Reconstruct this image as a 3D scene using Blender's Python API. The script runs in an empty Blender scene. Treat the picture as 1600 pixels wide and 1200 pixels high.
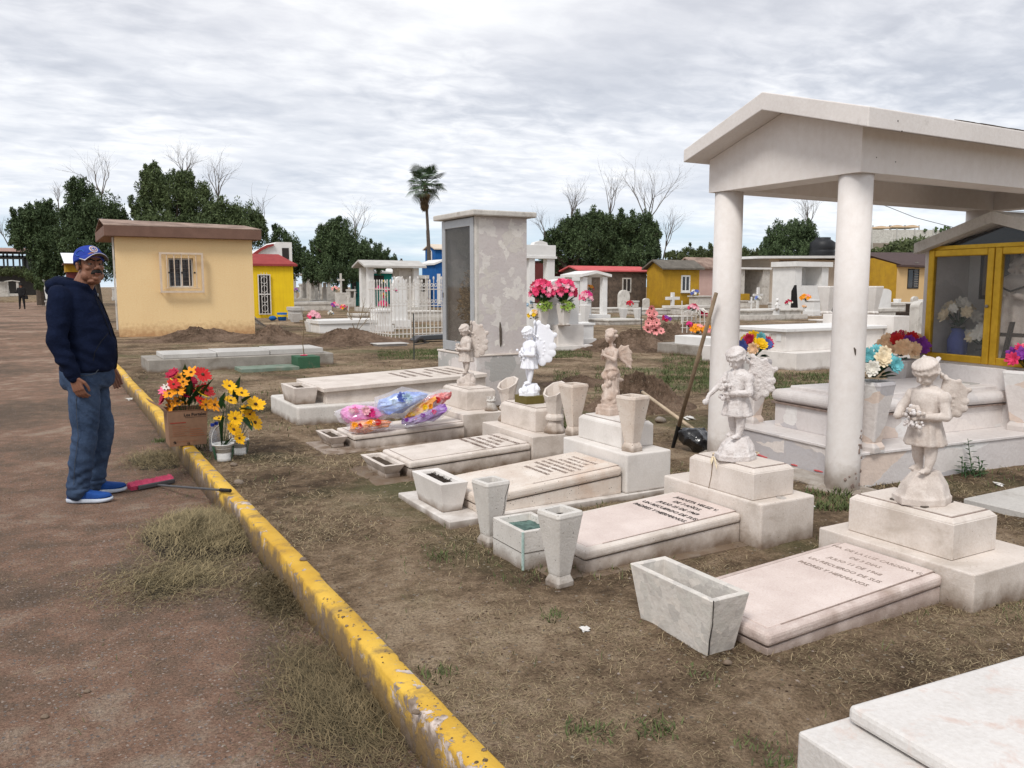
import bpy, bmesh, math, random
import numpy as np
from mathutils import Vector, Matrix, noise
random.seed(7); RNG = np.random.default_rng(11)
S = bpy.context.scene; COL = S.collection
rad = math.radians
# ---------------------------------------------------------------- camera
F_PX = 1295.; HZ = 448.; CZ = 1.45
PT = math.atan((600-HZ)/F_PX); YW = math.atan(740*math.cos(PT)/F_PX)
cam = bpy.data.cameras.new('camera'); cam.sensor_width = 36; cam.lens = F_PX/1600*36; cam.clip_end = 3000; cam.clip_start = .05
co = bpy.data.objects.new('camera', cam); COL.objects.link(co); S.camera = co
co.location = (0, 0, CZ); co.rotation_euler = (math.pi/2-PT, 0, -YW)
# ---------------------------------------------------------------- sun, exposure
SUN_EL, SUN_AZ = 50, 234      # azimuth: degrees clockwise from +Y, where the sun stands
sun = bpy.data.lights.new('sun', 'SUN'); sun.energy = 1.9; sun.angle = rad(16); sun.color = (1, .965, .92)
so = bpy.data.objects.new('sun', sun); COL.objects.link(so)
sd = Vector((math.sin(rad(SUN_AZ))*math.cos(rad(SUN_EL)), math.cos(rad(SUN_AZ))*math.cos(rad(SUN_EL)), math.sin(rad(SUN_EL))))
so.rotation_euler = (-sd).to_track_quat('-Z', 'Y').to_euler()
S.view_settings.view_transform = 'Standard'; S.view_settings.look = 'None'; S.view_settings.exposure = 0.30; S.view_settings.gamma = 1
S.cycles.use_denoising = True; S.cycles.max_bounces = 6; S.cycles.transparent_max_bounces = 8
# ---------------------------------------------------------------- world: cloudy sky
W = bpy.data.worlds.new('World'); S.world = W; W.use_nodes = True
nt = W.node_tree; nt.nodes.clear()
def N(t, typ, **kw):
    n = t.nodes.new(typ)
    for k, v in kw.items():
        if k in n.inputs.keys() if isinstance(k, str) else False: n.inputs[k].default_value = v
        else: setattr(n, k, v)
    return n
def lk(t, a, b): t.links.new(a, b)
def mth(t, op, a, b=None, clamp=False):
    n = t.nodes.new('ShaderNodeMath'); n.operation = op; n.use_clamp = clamp
    for i, v in enumerate((a, b)):
        if v is None: continue
        if isinstance(v, (int, float)): n.inputs[i].default_value = v
        else: t.links.new(v, n.inputs[i])
    return n.outputs[0]
def ramp(t, fac, stops, interp='LINEAR'):
    n = t.nodes.new('ShaderNodeValToRGB'); n.color_ramp.interpolation = interp
    el = n.color_ramp.elements
    while len(el) < len(stops): el.new(.5)
    for e, (p, c) in zip(el, stops): e.position = p; e.color = (*c, 1) if len(c) == 3 else c
    t.links.new(fac, n.inputs[0]); return n.outputs[0]
def mix(t, fac, a, b, mode='MIX'):
    n = t.nodes.new('ShaderNodeMix'); n.data_type = 'RGBA'; n.blend_type = mode
    for k, v in ((0, fac), (6, a), (7, b)):
        if isinstance(v, (int, float)): n.inputs[k].default_value = v
        elif isinstance(v, tuple): n.inputs[k].default_value = (*v, 1) if len(v) == 3 else v
        else: t.links.new(v, n.inputs[k])
    return n.outputs[2]
def nz(t, vec, scale, detail=3, rough=.55, dist=0.):
    n = t.nodes.new('ShaderNodeTexNoise'); n.inputs['Scale'].default_value = scale; n.inputs['Detail'].default_value = detail
    n.inputs['Roughness'].default_value = rough; n.inputs['Distortion'].default_value = dist
    t.links.new(vec, n.inputs['Vector']); return n.outputs['Fac']
tc = N(nt, 'ShaderNodeTexCoord'); sx = N(nt, 'ShaderNodeSeparateXYZ'); lk(nt, tc.outputs['Generated'], sx.inputs[0])
zz = mth(nt, 'ADD', mth(nt, 'MAXIMUM', sx.outputs[2], 0.), .11)
cb = N(nt, 'ShaderNodeCombineXYZ')
lk(nt, mth(nt, 'DIVIDE', sx.outputs[0], zz), cb.inputs[0]); lk(nt, mth(nt, 'DIVIDE', sx.outputs[1], zz), cb.inputs[1])
mp = N(nt, 'ShaderNodeMapping'); lk(nt, cb.outputs[0], mp.inputs[0]); mp.inputs['Rotation'].default_value = (0, 0, rad(18)); mp.inputs['Scale'].default_value = (1.0, 1.35, 1)
n1 = nz(nt, mp.outputs[0], .55, 4, .5, .2); n2 = nz(nt, mp.outputs[0], 6.4, 4, .58, .3); n3 = nz(nt, cb.outputs[0], 1.5, 3, .5)
n4 = ramp(nt, nz(nt, cb.outputs[0], .8, 2, .5), [(.36, (.14, .14, .14)), (.62, (.50, .50, .50))])
cl = mth(nt, 'ADD', mth(nt, 'ADD', mth(nt, 'MULTIPLY', mth(nt, 'SUBTRACT', n1, .5), .62), .51), mth(nt, 'ADD', mth(nt, 'MULTIPLY', mth(nt, 'SUBTRACT', n3, .5), .34), mth(nt, 'MULTIPLY', mth(nt, 'SUBTRACT', n2, .5), n4)))
cloud = ramp(nt, cl, [(.34, (.42, .435, .49)), (.44, (.53, .545, .60)), (.52, (.67, .68, .725)), (.61, (.84, .85, .87))])
hcloud = ramp(nt, cl, [(.34, (.58, .64, .73)), (.5, (.72, .76, .82)), (.62, (.85, .87, .90))])
hz = ramp(nt, sx.outputs[2], [(0.0, (1, 1, 1)), (.10, (.75, .75, .75)), (.34, (0, 0, 0))])
cloud = mix(nt, hz, cloud, hcloud)
sky = N(nt, 'ShaderNodeTexSky'); sky.sky_type = 'NISHITA'; sky.sun_disc = False; sky.sun_elevation = rad(SUN_EL); sky.sun_rotation = rad(SUN_AZ); sky.air_density = 1.2; sky.dust_density = 2
skc = mix(nt, 1., sky.outputs[0], (.09, .09, .09), 'MULTIPLY')
# thin strips of open sky low over the horizon
gap = mth(nt, 'MULTIPLY', ramp(nt, sx.outputs[2], [(.0, (1, 1, 1)), (.045, (.85, .85, .85)), (.10, (0, 0, 0))]), ramp(nt, n1, [(.40, (1, 1, 1)), (.62, (.25, .25, .25))]))
skb = mix(nt, .72, skc, (.56, .76, .92))
bgc = mix(nt, gap, cloud, skb)
bg = N(nt, 'ShaderNodeBackground'); lk(nt, bgc, bg.inputs[0]); bg.inputs[1].default_value = 1.0
out = N(nt, 'ShaderNodeOutputWorld'); lk(nt, bg.outputs[0], out.inputs[0])
# ---------------------------------------------------------------- projection of measured photo points to real places
cyw, syw, cp, sp = math.cos(YW), math.sin(YW), math.cos(PT), math.sin(PT)
RR = (cyw, -syw, 0); FW = (syw*cp, cyw*cp, -sp); UU = (syw*sp, cyw*sp, cp)
def P(px, py, z=.1):
    a = (px-800)/F_PX; b = (600-py)/F_PX
    d = [FW[i]+a*RR[i]+b*UU[i] for i in range(3)]; t = (z-CZ)/d[2]; return Vector((d[0]*t, d[1]*t, z))
def pix(x, y, z):
    v = (x, y, z-CZ); r = sum(v[i]*RR[i] for i in range(3)); u = sum(v[i]*UU[i] for i in range(3)); f = sum(v[i]*FW[i] for i in range(3))
    return (800+F_PX*r/f, 600-F_PX*u/f)
def solve(fn, lo, hi):
    s = fn(lo)
    for _ in range(50):
        m = (lo+hi)/2
        if fn(m)*s > 0: lo = m
        else: hi = m
    return lo
def HT(x, y, py): return solve(lambda z: pix(x, y, z)[1]-py, -3., 40.)
def YL(px, x, z, y0): return solve(lambda y: pix(x, y, z)[0]-px, y0, y0+60)
def XL(px, y, z, x0): return solve(lambda x: pix(x, y, z)[0]-px, x0, x0+60)
def blk(nx, nb, ntp, lx, rx, z0=.1):
    x, y, _ = P(nx, nb, z0); z1 = HT(x, y, ntp); return x, XL(rx, y, z1, x), y, YL(lx, x, z1, y), z0, z1
def at(px, D):
    r = (px-800)/F_PX*D*cp; return D*syw+r*cyw, D*cyw-r*syw
# ---------------------------------------------------------------- materials
MATS = {}
def newmat(name):
    m = bpy.data.materials.new(name); m.use_nodes = True; t = m.node_tree; b = t.nodes['Principled BSDF']; MATS[name] = m
    return m, t, b
def mat(name, c, c2=None, s=6., rough=.8, bump=.15, bs=60., speck=None, stain=None, base=None, metal=0., alpha=None, trans=0., island=None, streak=None, spec=.3, crease=None):
    """mottled surface: c..c2 by noise; speck=(colour,scale,threshold); stain=(colour,scale,threshold,strength); base=(colour,height,strength) = splashed dirt, on cream_stone also painted contact shade; streak=(colour, strength)"""
    m, t, b = newmat(name)
    tcn = t.nodes.new('ShaderNodeTexCoord'); v = tcn.outputs['Object']
    c2 = c2 or tuple(x*.82 for x in c)
    f = nz(t, v, s, 5, .6, .2)
    colr = ramp(t, f, [(.3, c2), (.68, c)])
    if island:
        g = t.nodes.new('ShaderNodeNewGeometry')
        colr = mix(t, island, colr, ramp(t, g.outputs['Random Per Island'], [(0, c2), (1, c)]))
    fine = nz(t, v, bs, 3, .7)
    colr = mix(t, .22, colr, ramp(t, fine, [(.3, (.25, .25, .25)), (.7, (.75, .75, .75))]), 'OVERLAY')
    if stain:
        f2 = nz(t, v, stain[1], 6, .65, .4)
        colr = mix(t, mth(t, 'MULTIPLY', ramp(t, f2, [(stain[2], (0, 0, 0)), (stain[2]+.14, (1, 1, 1))]), stain[3]), colr, stain[0])
    if streak:
        mpn = t.nodes.new('ShaderNodeMapping'); mpn.inputs['Scale'].default_value = (9, 9, .7); lk(t, v, mpn.inputs[0])
        f4 = nz(t, mpn.outputs[0], 1.5, 5, .6)
        colr = mix(t, mth(t, 'MULTIPLY', ramp(t, f4, [(.5, (0, 0, 0)), (.72, (1, 1, 1))]), streak[1]), colr, streak[0])
    if speck:
        vo = t.nodes.new('ShaderNodeTexVoronoi'); vo.inputs['Scale'].default_value = speck[1]; lk(t, v, vo.inputs['Vector'])
        h = t.nodes.new('ShaderNodeSeparateColor'); lk(t, vo.outputs['Color'], h.inputs[0])
        k = mth(t, 'MULTIPLY', mth(t, 'LESS_THAN', vo.outputs['Distance'], .17), mth(t, 'LESS_THAN', h.outputs[0], speck[2]))
        colr = mix(t, k, colr, speck[0])
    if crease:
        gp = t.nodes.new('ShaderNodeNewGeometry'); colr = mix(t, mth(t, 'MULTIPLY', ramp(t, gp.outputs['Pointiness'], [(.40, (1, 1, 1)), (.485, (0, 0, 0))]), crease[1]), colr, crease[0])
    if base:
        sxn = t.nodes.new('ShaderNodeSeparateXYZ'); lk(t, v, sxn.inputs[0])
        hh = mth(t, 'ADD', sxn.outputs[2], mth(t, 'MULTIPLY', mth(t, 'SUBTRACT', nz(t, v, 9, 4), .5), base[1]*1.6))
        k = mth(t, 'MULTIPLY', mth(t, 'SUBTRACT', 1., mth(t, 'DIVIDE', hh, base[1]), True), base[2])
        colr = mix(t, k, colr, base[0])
    lk(t, colr, b.inputs['Base Color'])
    b.inputs['Roughness'].default_value = rough; b.inputs['Metallic'].default_value = metal; b.inputs['Specular IOR Level'].default_value = spec
    if trans: b.inputs['Transmission Weight'].default_value = trans
    if alpha is not None: b.inputs['Alpha'].default_value = alpha
    if bump:
        bn = t.nodes.new('ShaderNodeBump'); bn.inputs['Strength'].default_value = bump; bn.inputs['Distance'].default_value = .01
        lk(t, mth(t, 'ADD', fine, mth(t, 'MULTIPLY', f, .6)), bn.inputs['Height']); lk(t, bn.outputs[0], b.inputs['Normal'])
    return m
DIRT_SHADE = (.16, .105, .065)
mat('cream_stone', (.72, .65, .59), (.59, .52, .46), 5, bump=.2, bs=90, speck=((.34, .27, .22), 70, .07), stain=((.33, .27, .21), 3.1, .56, .45), base=(DIRT_SHADE, .10, .9))  # base band: dirt, made taller and stronger to paint contact shade
mat('pink_stone', (.71, .61, .56), (.59, .49, .445), 5, bump=.25, bs=120, speck=((.46, .32, .28), 130, .35), stain=((.36, .25, .19), 1.6, .60, .5))
mat('pink_rim', (.69, .59, .54), (.47, .37, .33), 9, bump=.35, bs=140, speck=((.42, .28, .24), 150, .5), stain=((.28, .2, .15), 5, .56, .5), base=(DIRT_SHADE, .05, .6))
mat('pitted_stone', (.74, .67, .60), (.58, .48, .40), 4, bump=.3, bs=80, speck=((.13, .10, .08), 60, .22), stain=((.50, .31, .20), 2.0, .57, .45), base=(DIRT_SHADE, .05, .8))
mat('grey_pitted', (.68, .645, .60), (.55, .52, .48), 5, bump=.3, bs=90, speck=((.15, .13, .11), 66, .16), stain=((.35, .30, .25), 4, .58, .5), base=(DIRT_SHADE, .07, .9))
mat('white_stone', (.76, .72, .68), (.64, .60, .56), 4, bump=.12, bs=90, stain=((.40, .36, .32), 3, .60, .4), base=(DIRT_SHADE, .05, .8))
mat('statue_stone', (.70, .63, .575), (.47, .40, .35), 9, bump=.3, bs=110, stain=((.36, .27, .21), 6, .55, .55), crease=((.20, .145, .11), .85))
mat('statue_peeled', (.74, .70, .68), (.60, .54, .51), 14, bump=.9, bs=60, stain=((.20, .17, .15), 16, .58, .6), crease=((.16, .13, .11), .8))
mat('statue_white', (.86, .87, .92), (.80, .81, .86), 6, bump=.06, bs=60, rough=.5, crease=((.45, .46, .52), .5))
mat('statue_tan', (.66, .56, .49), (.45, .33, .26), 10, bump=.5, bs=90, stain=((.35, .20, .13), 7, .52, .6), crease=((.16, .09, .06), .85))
mat('olive_paint', (.15, .115, .03), (.11, .085, .02), 8, rough=.6)
mat('concrete', (.36, .33, .29), (.25, .225, .195), 4, bump=.35, bs=80, stain=((.15, .12, .09), 3, .55, .6), base=(DIRT_SHADE, .06, .9))
mat('pale_concrete', (.54, .52, .49), (.43, .41, .385), 3, bump=.15, bs=80, stain=((.3, .27, .23), 4, .6, .5))
mat('chipped_white', (.70, .67, .64), (.60, .57, .54), 3, bump=.25, bs=70, stain=((.60, .47, .41), 11, .56, .8), streak=((.80, .79, .78), .0), base=(DIRT_SHADE, .04, .7))
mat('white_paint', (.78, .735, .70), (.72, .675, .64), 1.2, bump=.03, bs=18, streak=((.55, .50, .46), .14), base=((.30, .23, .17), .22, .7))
mat('roof_paint', (.75, .71, .68), (.67, .63, .60), 2.5, bump=.12, bs=50, stain=((.30, .26, .22), 5, .64, .6))
mat('bright_white', (.78, .77, .75), (.68, .67, .65), 3, bump=.08, stain=((.35, .32, .29), 5, .62, .4), base=(DIRT_SHADE, .05, .6))
mat('old_white', (.64, .61, .56), (.48, .45, .41), 3, bump=.2, stain=((.25, .22, .18), 4, .52, .55), base=(DIRT_SHADE, .08, .7))
mat('cream_wall', (.70, .60, .49), (.62, .53, .43), 1, bump=.06, streak=((.4, .33, .27), .2))
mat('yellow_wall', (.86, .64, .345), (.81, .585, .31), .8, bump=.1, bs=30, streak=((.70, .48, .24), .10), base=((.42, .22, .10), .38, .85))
mat('brown_roof', (.20, .115, .085), (.15, .085, .062), 3, bump=.25)
mat('brown_roof_top', (.40, .29, .23), (.14, .09, .07), 1.6, bump=.3, stain=((.6, .5, .42), 1.3, .6, .6))
mat('bright_yellow', (.86, .60, .015), (.78, .52, .015), 2, bump=.05, streak=((.5, .33, .02), .3))
mat('red_roof', (.33, .055, .05), (.26, .04, .04), 3, bump=.1)
mat('coral_roof', (.62, .13, .13), (.50, .10, .10), 3, bump=.1)
mat('maroon_wall', (.13, .028, .025), (.10, .022, .02), 2, bump=.05)
mat('ochre_wall', (.46, .27, .018), (.36, .20, .02), 2.5, bump=.1, streak=((.2, .12, .02), .35), base=((.14, .09, .03), .4, .6))
mat('tan_wall', (.72, .50, .25), (.64, .44, .22), 1, bump=.05)
mat('tan_side', (.40, .26, .10), (.36, .23, .09), 1, bump=.05)
mat('grey_roof', (.17, .15, .125), (.095, .085, .07), 2.5, bump=.3, bs=20)
mat('plum_roof', (.085, .055, .05), (.065, .042, .04), 2, bump=.1)
mat('pink_wall', (.60, .42, .37), (.52, .35, .31), 2, bump=.05)
mat('teal_wall', (.02, .30, .25), (.015, .22, .19), 2, bump=.05)
mat('blue_wall', (.012, .12, .38), (.01, .09, .30), 2, bump=.05)
mat('dark_interior', (.05, .045, .04), (.03, .028, .025), 3, bump=0)
mat('rock_wall', (.17, .125, .095), (.065, .05, .04), 3.5, bump=.6, bs=9, speck=((.05, .04, .03), 3.5, .6))
mat('green_paint', (.045, .13, .07), (.035, .09, .05), 6, bump=.15, stain=((.25, .2, .15), 5, .6, .5))
mat('green_top', (.22, .27, .22), (.12, .17, .12), 6, bump=.15, stain=((.3, .25, .2), 5, .55, .5))
mat('mint_inside', (.15, .24, .21), (.04, .07, .06), 20, bump=.9, bs=50)
mat('mint_edge', (.50, .62, .58), (.34, .48, .44), 14, bump=.3)
mat('soil', (.10, .07, .045), (.045, .032, .022), 18, bump=.8, bs=60, rough=1)
mat('dark_soil', (.05, .036, .025), (.02, .015, .012), 18, bump=.8, bs=60, rough=1)
mat('mortar', (.12, .095, .075), (.06, .05, .04), 30, bump=.2)
mat('ink', (.035, .03, .028), bump=0); mat('faded_ink', (.34, .27, .23), (.22, .17, .145), 20, bump=0)
mat('letter_brown', (.30, .225, .19), (.17, .125, .105), 30, bump=0)
mat('aluminium', (.46, .47, .48), (.40, .41, .42), 5, rough=.42, metal=.35, bump=.02)
mat('gold_frame', (.62, .37, .035), (.50, .29, .02), 8, rough=.28, metal=.55, bump=.04, bs=20, stain=((.3, .12, .05), 6, .66, .6))
mat('glossy_black', (.012, .012, .013), (.008, .008, .009), 5, rough=.22, bump=.5, bs=14, spec=.6)
mat('black_plastic', (.012, .012, .012), rough=.5, bump=.02); mat('grey_plastic', (.09, .09, .095), rough=.5, bump=.02)
mat('wood', (.30, .22, .145), (.19, .135, .085), 8, bump=.15, bs=40); mat('pale_wood', (.58, .47, .34), (.42, .32, .22), 8, bump=.1)
mat('dark_wood', (.055, .038, .026), (.03, .02, .015), 9, bump=.4); mat('white_iron', (.74, .73, .70), (.55, .5, .45), 9, rough=.5, bump=.05)
mat('dark_iron', (.05, .055, .055), rough=.5, bump=.05); mat('cage_paint', (.66, .54, .42), (.56, .45, .35), 9, bump=.05)
mat('pvc_frame', (.72, .72, .70), rough=.4, bump=0)
mat('cardboard', (.30, .175, .11), (.26, .15, .092), 3, bump=.05, bs=20); mat('card_edge', (.24, .10, .05), bump=0)
mat('print_red', (.36, .06, .04), bump=0); mat('print_black', (.03, .022, .02), bump=0); mat('print_orange', (.36, .13, .06), (.32, .13, .07), 10, bump=0)
mat('pink_bristle', (.80, .12, .22), (.66, .07, .16), 30, bump=.6, bs=90)
mat('tank', (.02, .021, .024), rough=.5, bump=.05)
mat('beige_cloth', (.68, .50, .33), bump=0); mat('weathered_metal', (.22, .2, .18), bump=0)
for nm, c in dict(petal_red=(.62, .02, .02), petal_crimson=(.45, .008, .05), petal_orange=(.95, .36, .01), petal_yellow=(.95, .60, .01), petal_gold=(.93, .50, .005), petal_pink=(.90, .16, .30),
                  petal_rose=(.80, .05, .16), petal_salmon=(.92, .36, .35), petal_magenta=(.72, .03, .22), petal_purple=(.24, .04, .33), petal_blue=(.10, .14, .45), petal_aqua=(.18, .55, .60), petal_white=(.85, .82, .74),
                  petal_peach=(.90, .60, .36), petal_light_pink=(.88, .45, .52), petal_sky=(.42, .58, .72), petal_center=(.10, .05, .02), petal_cream=(.85, .72, .5)).items():
    mat(nm, c, tuple(x*.72 for x in c), 25, rough=.6, bump=.05, island=.6)
mat('leaf_green', (.022, .075, .02), (.008, .035, .01), 20, rough=.5, island=.6, bump=.05); mat('leaf_lime', (.28, .38, .06), (.12, .22, .03), 20, rough=.5, island=.6, bump=.05)
mat('dry_stem', (.22, .16, .09), (.12, .085, .05), 20, bump=.1); mat('white_plastic', (.78, .78, .76), rough=.35, bump=.0)
mat('skin', (.26, .125, .078), (.21, .095, .06), 14, rough=.5, bump=.12, bs=160); mat('lip', (.20, .07, .05), bump=0, rough=.5)
mat('hair', (.014, .012, .011), (.006, .006, .006), 40, bump=.6, bs=120, rough=.7); mat('sideburn', (.04, .034, .03), (.022, .02, .018), 40, bump=.6, bs=120)
mat('eye_white', (.20, .17, .155), bump=0, rough=.3); mat('iris', (.01, .006, .004), bump=0, rough=.2)
mat('hoodie', (.0075, .0125, .034), (.005, .0085, .024), 7, rough=.95, bump=.5, bs=55, spec=.1)
mat('cord', (.003, .0045, .010), rough=.9, bump=0)
mat('jeans', (.062, .096, .165), (.026, .043, .082), 5, rough=.9, bump=.5, bs=70, spec=.1, stain=((.10, .135, .20), 3, .55, .6)); mat('seam', (.06, .07, .085), bump=0)
mat('shoe_blue', (.008, .07, .30), (.006, .045, .21), 14, rough=.7, bump=.4, bs=140); mat('sole', (.55, .60, .68), bump=0)
mat('cap_blue', (.018, .05, .34), (.012, .035, .26), 10, rough=.8, bump=.3, bs=120); mat('cap_white', (.62, .62, .66), bump=0); mat('cap_under', (.20, .17, .14), bump=0); mat('cap_light', (.035, .13, .48), bump=0)
mat('black_cloth', (.016, .015, .016), (.009, .009, .01), 10, bump=.2, rough=.95)
mat('litter_white', (.74, .72, .68), (.6, .58, .55), 9, bump=.1)
mat('bark', (.10, .075, .055), (.05, .038, .028), 5, bump=.5, bs=20); mat('bare_bark', (.17, .145, .125), (.10, .085, .072), 5, bump=.2)
mat('palm_trunk', (.13, .105, .085), (.07, .055, .045), 5, bump=.4); mat('dried_bloom', (.50, .34, .17), (.24, .15, .075), 20, island=.8, bump=0)
mat('palm_dead', (.24, .16, .085), (.12, .08, .045), 3, island=.8, bump=0)
mat('palm_green', (.07, .12, .045), (.025, .05, .02), 3, island=.8, bump=0, rough=.5)
mat('foliage_dark', (.095, .14, .055), (.026, .045, .020), .45, island=.55, bump=0, rough=.7); mat('foliage_mid', (.125, .165, .062), (.036, .058, .024), .45, island=.55, bump=0, rough=.7)
mat('foliage_olive', (.12, .145, .055), (.035, .05, .02), .5, island=.65, bump=0, rough=.7)
mat('plant_green', (.055, .115, .04), (.022, .055, .02), 9, island=.6, bump=.05, rough=.6)
mat('straw', (.40, .315, .19), (.12, .088, .05), 3, island=.9, bump=0, rough=.9); mat('hay', (.38, .30, .165), (.045, .040, .02), 9, island=.7, bump=0, rough=.9)
mat('hay_dark', (.25, .19, .105), (.05, .042, .022), 9, island=.7, bump=0, rough=.9)
mat('grass_blade', (.13, .155, .055), (.045, .065, .022), 3, island=.8, bump=0, rough=.8)
mat('gravel', (.29, .235, .20), (.11, .078, .06), 3, island=.95, bump=.1)
def glass_mat(name, tint, a):
    m, t, b = newmat(name); b.inputs['Base Color'].default_value = (*tint, 1); b.inputs['Roughness'].default_value = .04; b.inputs['Alpha'].default_value = a
    b.inputs['Specular IOR Level'].default_value = .5
    return m
glass_mat('dim_glass', (.24, .25, .25), .12); glass_mat('clear_film', (.85, .85, .9), .20); glass_mat('niche_glass', (.11, .095, .075), .34); glass_mat('smoke_glass', (.05, .05, .055), .85); glass_mat('bottle_plastic', (.5, .52, .56), .35)
b = MATS['clear_film'].node_tree.nodes['Principled BSDF']; b.inputs['Roughness'].default_value = .07; b.inputs['Specular IOR Level'].default_value = 1.
def film(name, c, c2, s, a=.93):
    m = mat(name, c, c2, s, rough=.18, bump=0, bs=22, spec=.7, island=None); return m
film('film_pink', (.85, .38, .70), (.80, .10, .50), 14); film('film_blue', (.42, .58, .88), (.06, .13, .52), 11); film('film_red', (.80, .42, .40), (.65, .03, .05), 16)
film('film_purple', (.45, .30, .60), (.16, .03, .30), 15); film('film_orange', (.90, .40, .12), (.65, .08, .02), 16); film('film_yellow', (.92, .62, .12), (.85, .25, .05), 12)
def marble(name, cells, sc, stretch=(1, 1, 1), mort=(.42, .39, .36), rough=.55, jag=.35):
    m, t, b = newmat(name); tcn = t.nodes.new('ShaderNodeTexCoord')
    mpn = t.nodes.new('ShaderNodeMapping'); mpn.inputs['Scale'].default_value = stretch; lk(t, tcn.outputs['Object'], mpn.inputs[0])
    dn = t.nodes.new('ShaderNodeTexNoise'); dn.inputs['Scale'].default_value = 7; dn.inputs['Detail'].default_value = 4; lk(t, mpn.outputs[0], dn.inputs['Vector'])
    ad = t.nodes.new('ShaderNodeVectorMath'); ad.operation = 'MULTIPLY_ADD'; lk(t, dn.outputs['Color'], ad.inputs[0]); ad.inputs[1].default_value = (jag,)*3; lk(t, mpn.outputs[0], ad.inputs[2])
    vo = t.nodes.new('ShaderNodeTexVoronoi'); vo.inputs['Scale'].default_value = sc; lk(t, ad.outputs[0], vo.inputs['Vector'])
    sc2 = t.nodes.new('ShaderNodeSeparateColor'); lk(t, vo.outputs['Color'], sc2.inputs[0])
    n = len(cells); cr = ramp(t, sc2.outputs[0], [(i/n, c) for i, c in enumerate(cells)], 'CONSTANT')
    ve = nz(t, tcn.outputs['Object'], 12, 6, .7, 1.5)
    cr = mix(t, mth(t, 'MULTIPLY', ramp(t, ve, [(.45, (0, 0, 0)), (.6, (1, 1, 1))]), .18), cr, (.42, .36, .33))
    lk(t, cr, b.inputs['Base Color']); b.inputs['Roughness'].default_value = rough; b.inputs['Specular IOR Level'].default_value = .3
    bn = t.nodes.new('ShaderNodeBump'); bn.inputs['Strength'].default_value = .35; bn.inputs['Distance'].default_value = .01
    lk(t, mth(t, 'ADD', sc2.outputs[1], nz(t, tcn.outputs['Object'], 40, 3)), bn.inputs['Height']); lk(t, bn.outputs[0], b.inputs['Normal'])
    return m
marble('marble_mosaic', [(.60, .55, .53), (.60, .555, .535), (.585, .54, .52), (.71, .67, .63), (.58, .53, .515), (.75, .71, .66), (.58, .53, .51), (.60, .555, .53), (.64, .60, .55)], 6.5, rough=.7, jag=.42)
marble('marble_mosaic_grey', [(.50, .48, .46), (.62, .59, .57), (.43, .42, .40), (.57, .53, .51), (.68, .65, .62)], 3.2, rough=.7, jag=.3)
marble('marble_panel', [(.64, .60, .585), (.72, .67, .64), (.52, .50, .51), (.74, .72, .70), (.70, .58, .50), (.60, .55, .52), (.76, .70, .66)], 2.6, (1, 1, 1.6), jag=.12)
marble('marble_top', [(.66, .62, .60), (.70, .66, .64), (.60, .57, .56)], 2.4, jag=.2)
marble('trough_marble', [(.60, .57, .52), (.66, .62, .57), (.54, .51, .47), (.62, .58, .53), (.70, .65, .59)], 26, jag=.06, rough=.8)
# yellow kerb paint with chips and dirt
m, t, b = newmat('kerb_paint'); tcn = N(t, 'ShaderNodeTexCoord'); v = tcn.outputs['Object']
c = ramp(t, nz(t, v, 4, 5), [(.3, (.52, .29, .02)), (.65, (.72, .45, .055))])
g = N(t, 'ShaderNodeNewGeometry'); sn = N(t, 'ShaderNodeSeparateXYZ'); lk(t, g.outputs['Normal'], sn.inputs[0])
side = mth(t, 'SUBTRACT', 1., mth(t, 'MAXIMUM', sn.outputs[2], 0.), True)
sp2 = N(t, 'ShaderNodeSeparateXYZ'); lk(t, v, sp2.inputs[0])
low = mth(t, 'SUBTRACT', 1., mth(t, 'MULTIPLY', sp2.outputs[2], 6.), True)
chipn = nz(t, v, 11, 8, .68, .6); chip2 = nz(t, v, 2.4, 3, .5)
thr = mth(t, 'ADD', mth(t, 'ADD', chipn, mth(t, 'MULTIPLY', chip2, .5)), mth(t, 'MULTIPLY', mth(t, 'ADD', side, low), .045))
chip = ramp(t, thr, [(.85, (0, 0, 0)), (.865, (1, 1, 1))])
c = mix(t, chip, c, ramp(t, nz(t, v, 14, 4), [(.42, (.62, .52, .46)), (.56, (.26, .20, .16))]))
dn = mth(t, 'ADD', nz(t, v, 5, 7, .7), mth(t, 'SUBTRACT', mth(t, 'MULTIPLY', mth(t, 'MULTIPLY', side, low), .40), mth(t, 'MULTIPLY', mth(t, 'SUBTRACT', 1., side), .075)))
c = mix(t, mth(t, 'MULTIPLY', ramp(t, dn, [(.47, (0, 0, 0)), (.64, (1, 1, 1))]), .88), c, (.14, .095, .055))
lk(t, c, b.inputs['Base Color']); b.inputs['Roughness'].default_value = .75
bn = N(t, 'ShaderNodeBump'); bn.inputs['Strength'].default_value = .6; bn.inputs['Distance'].default_value = .006
lk(t, mth(t, 'SUBTRACT', nz(t, v, 60, 4), mth(t, 'MULTIPLY', chip, .7)), bn.inputs['Height']); lk(t, bn.outputs[0], b.inputs['Normal'])
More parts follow.
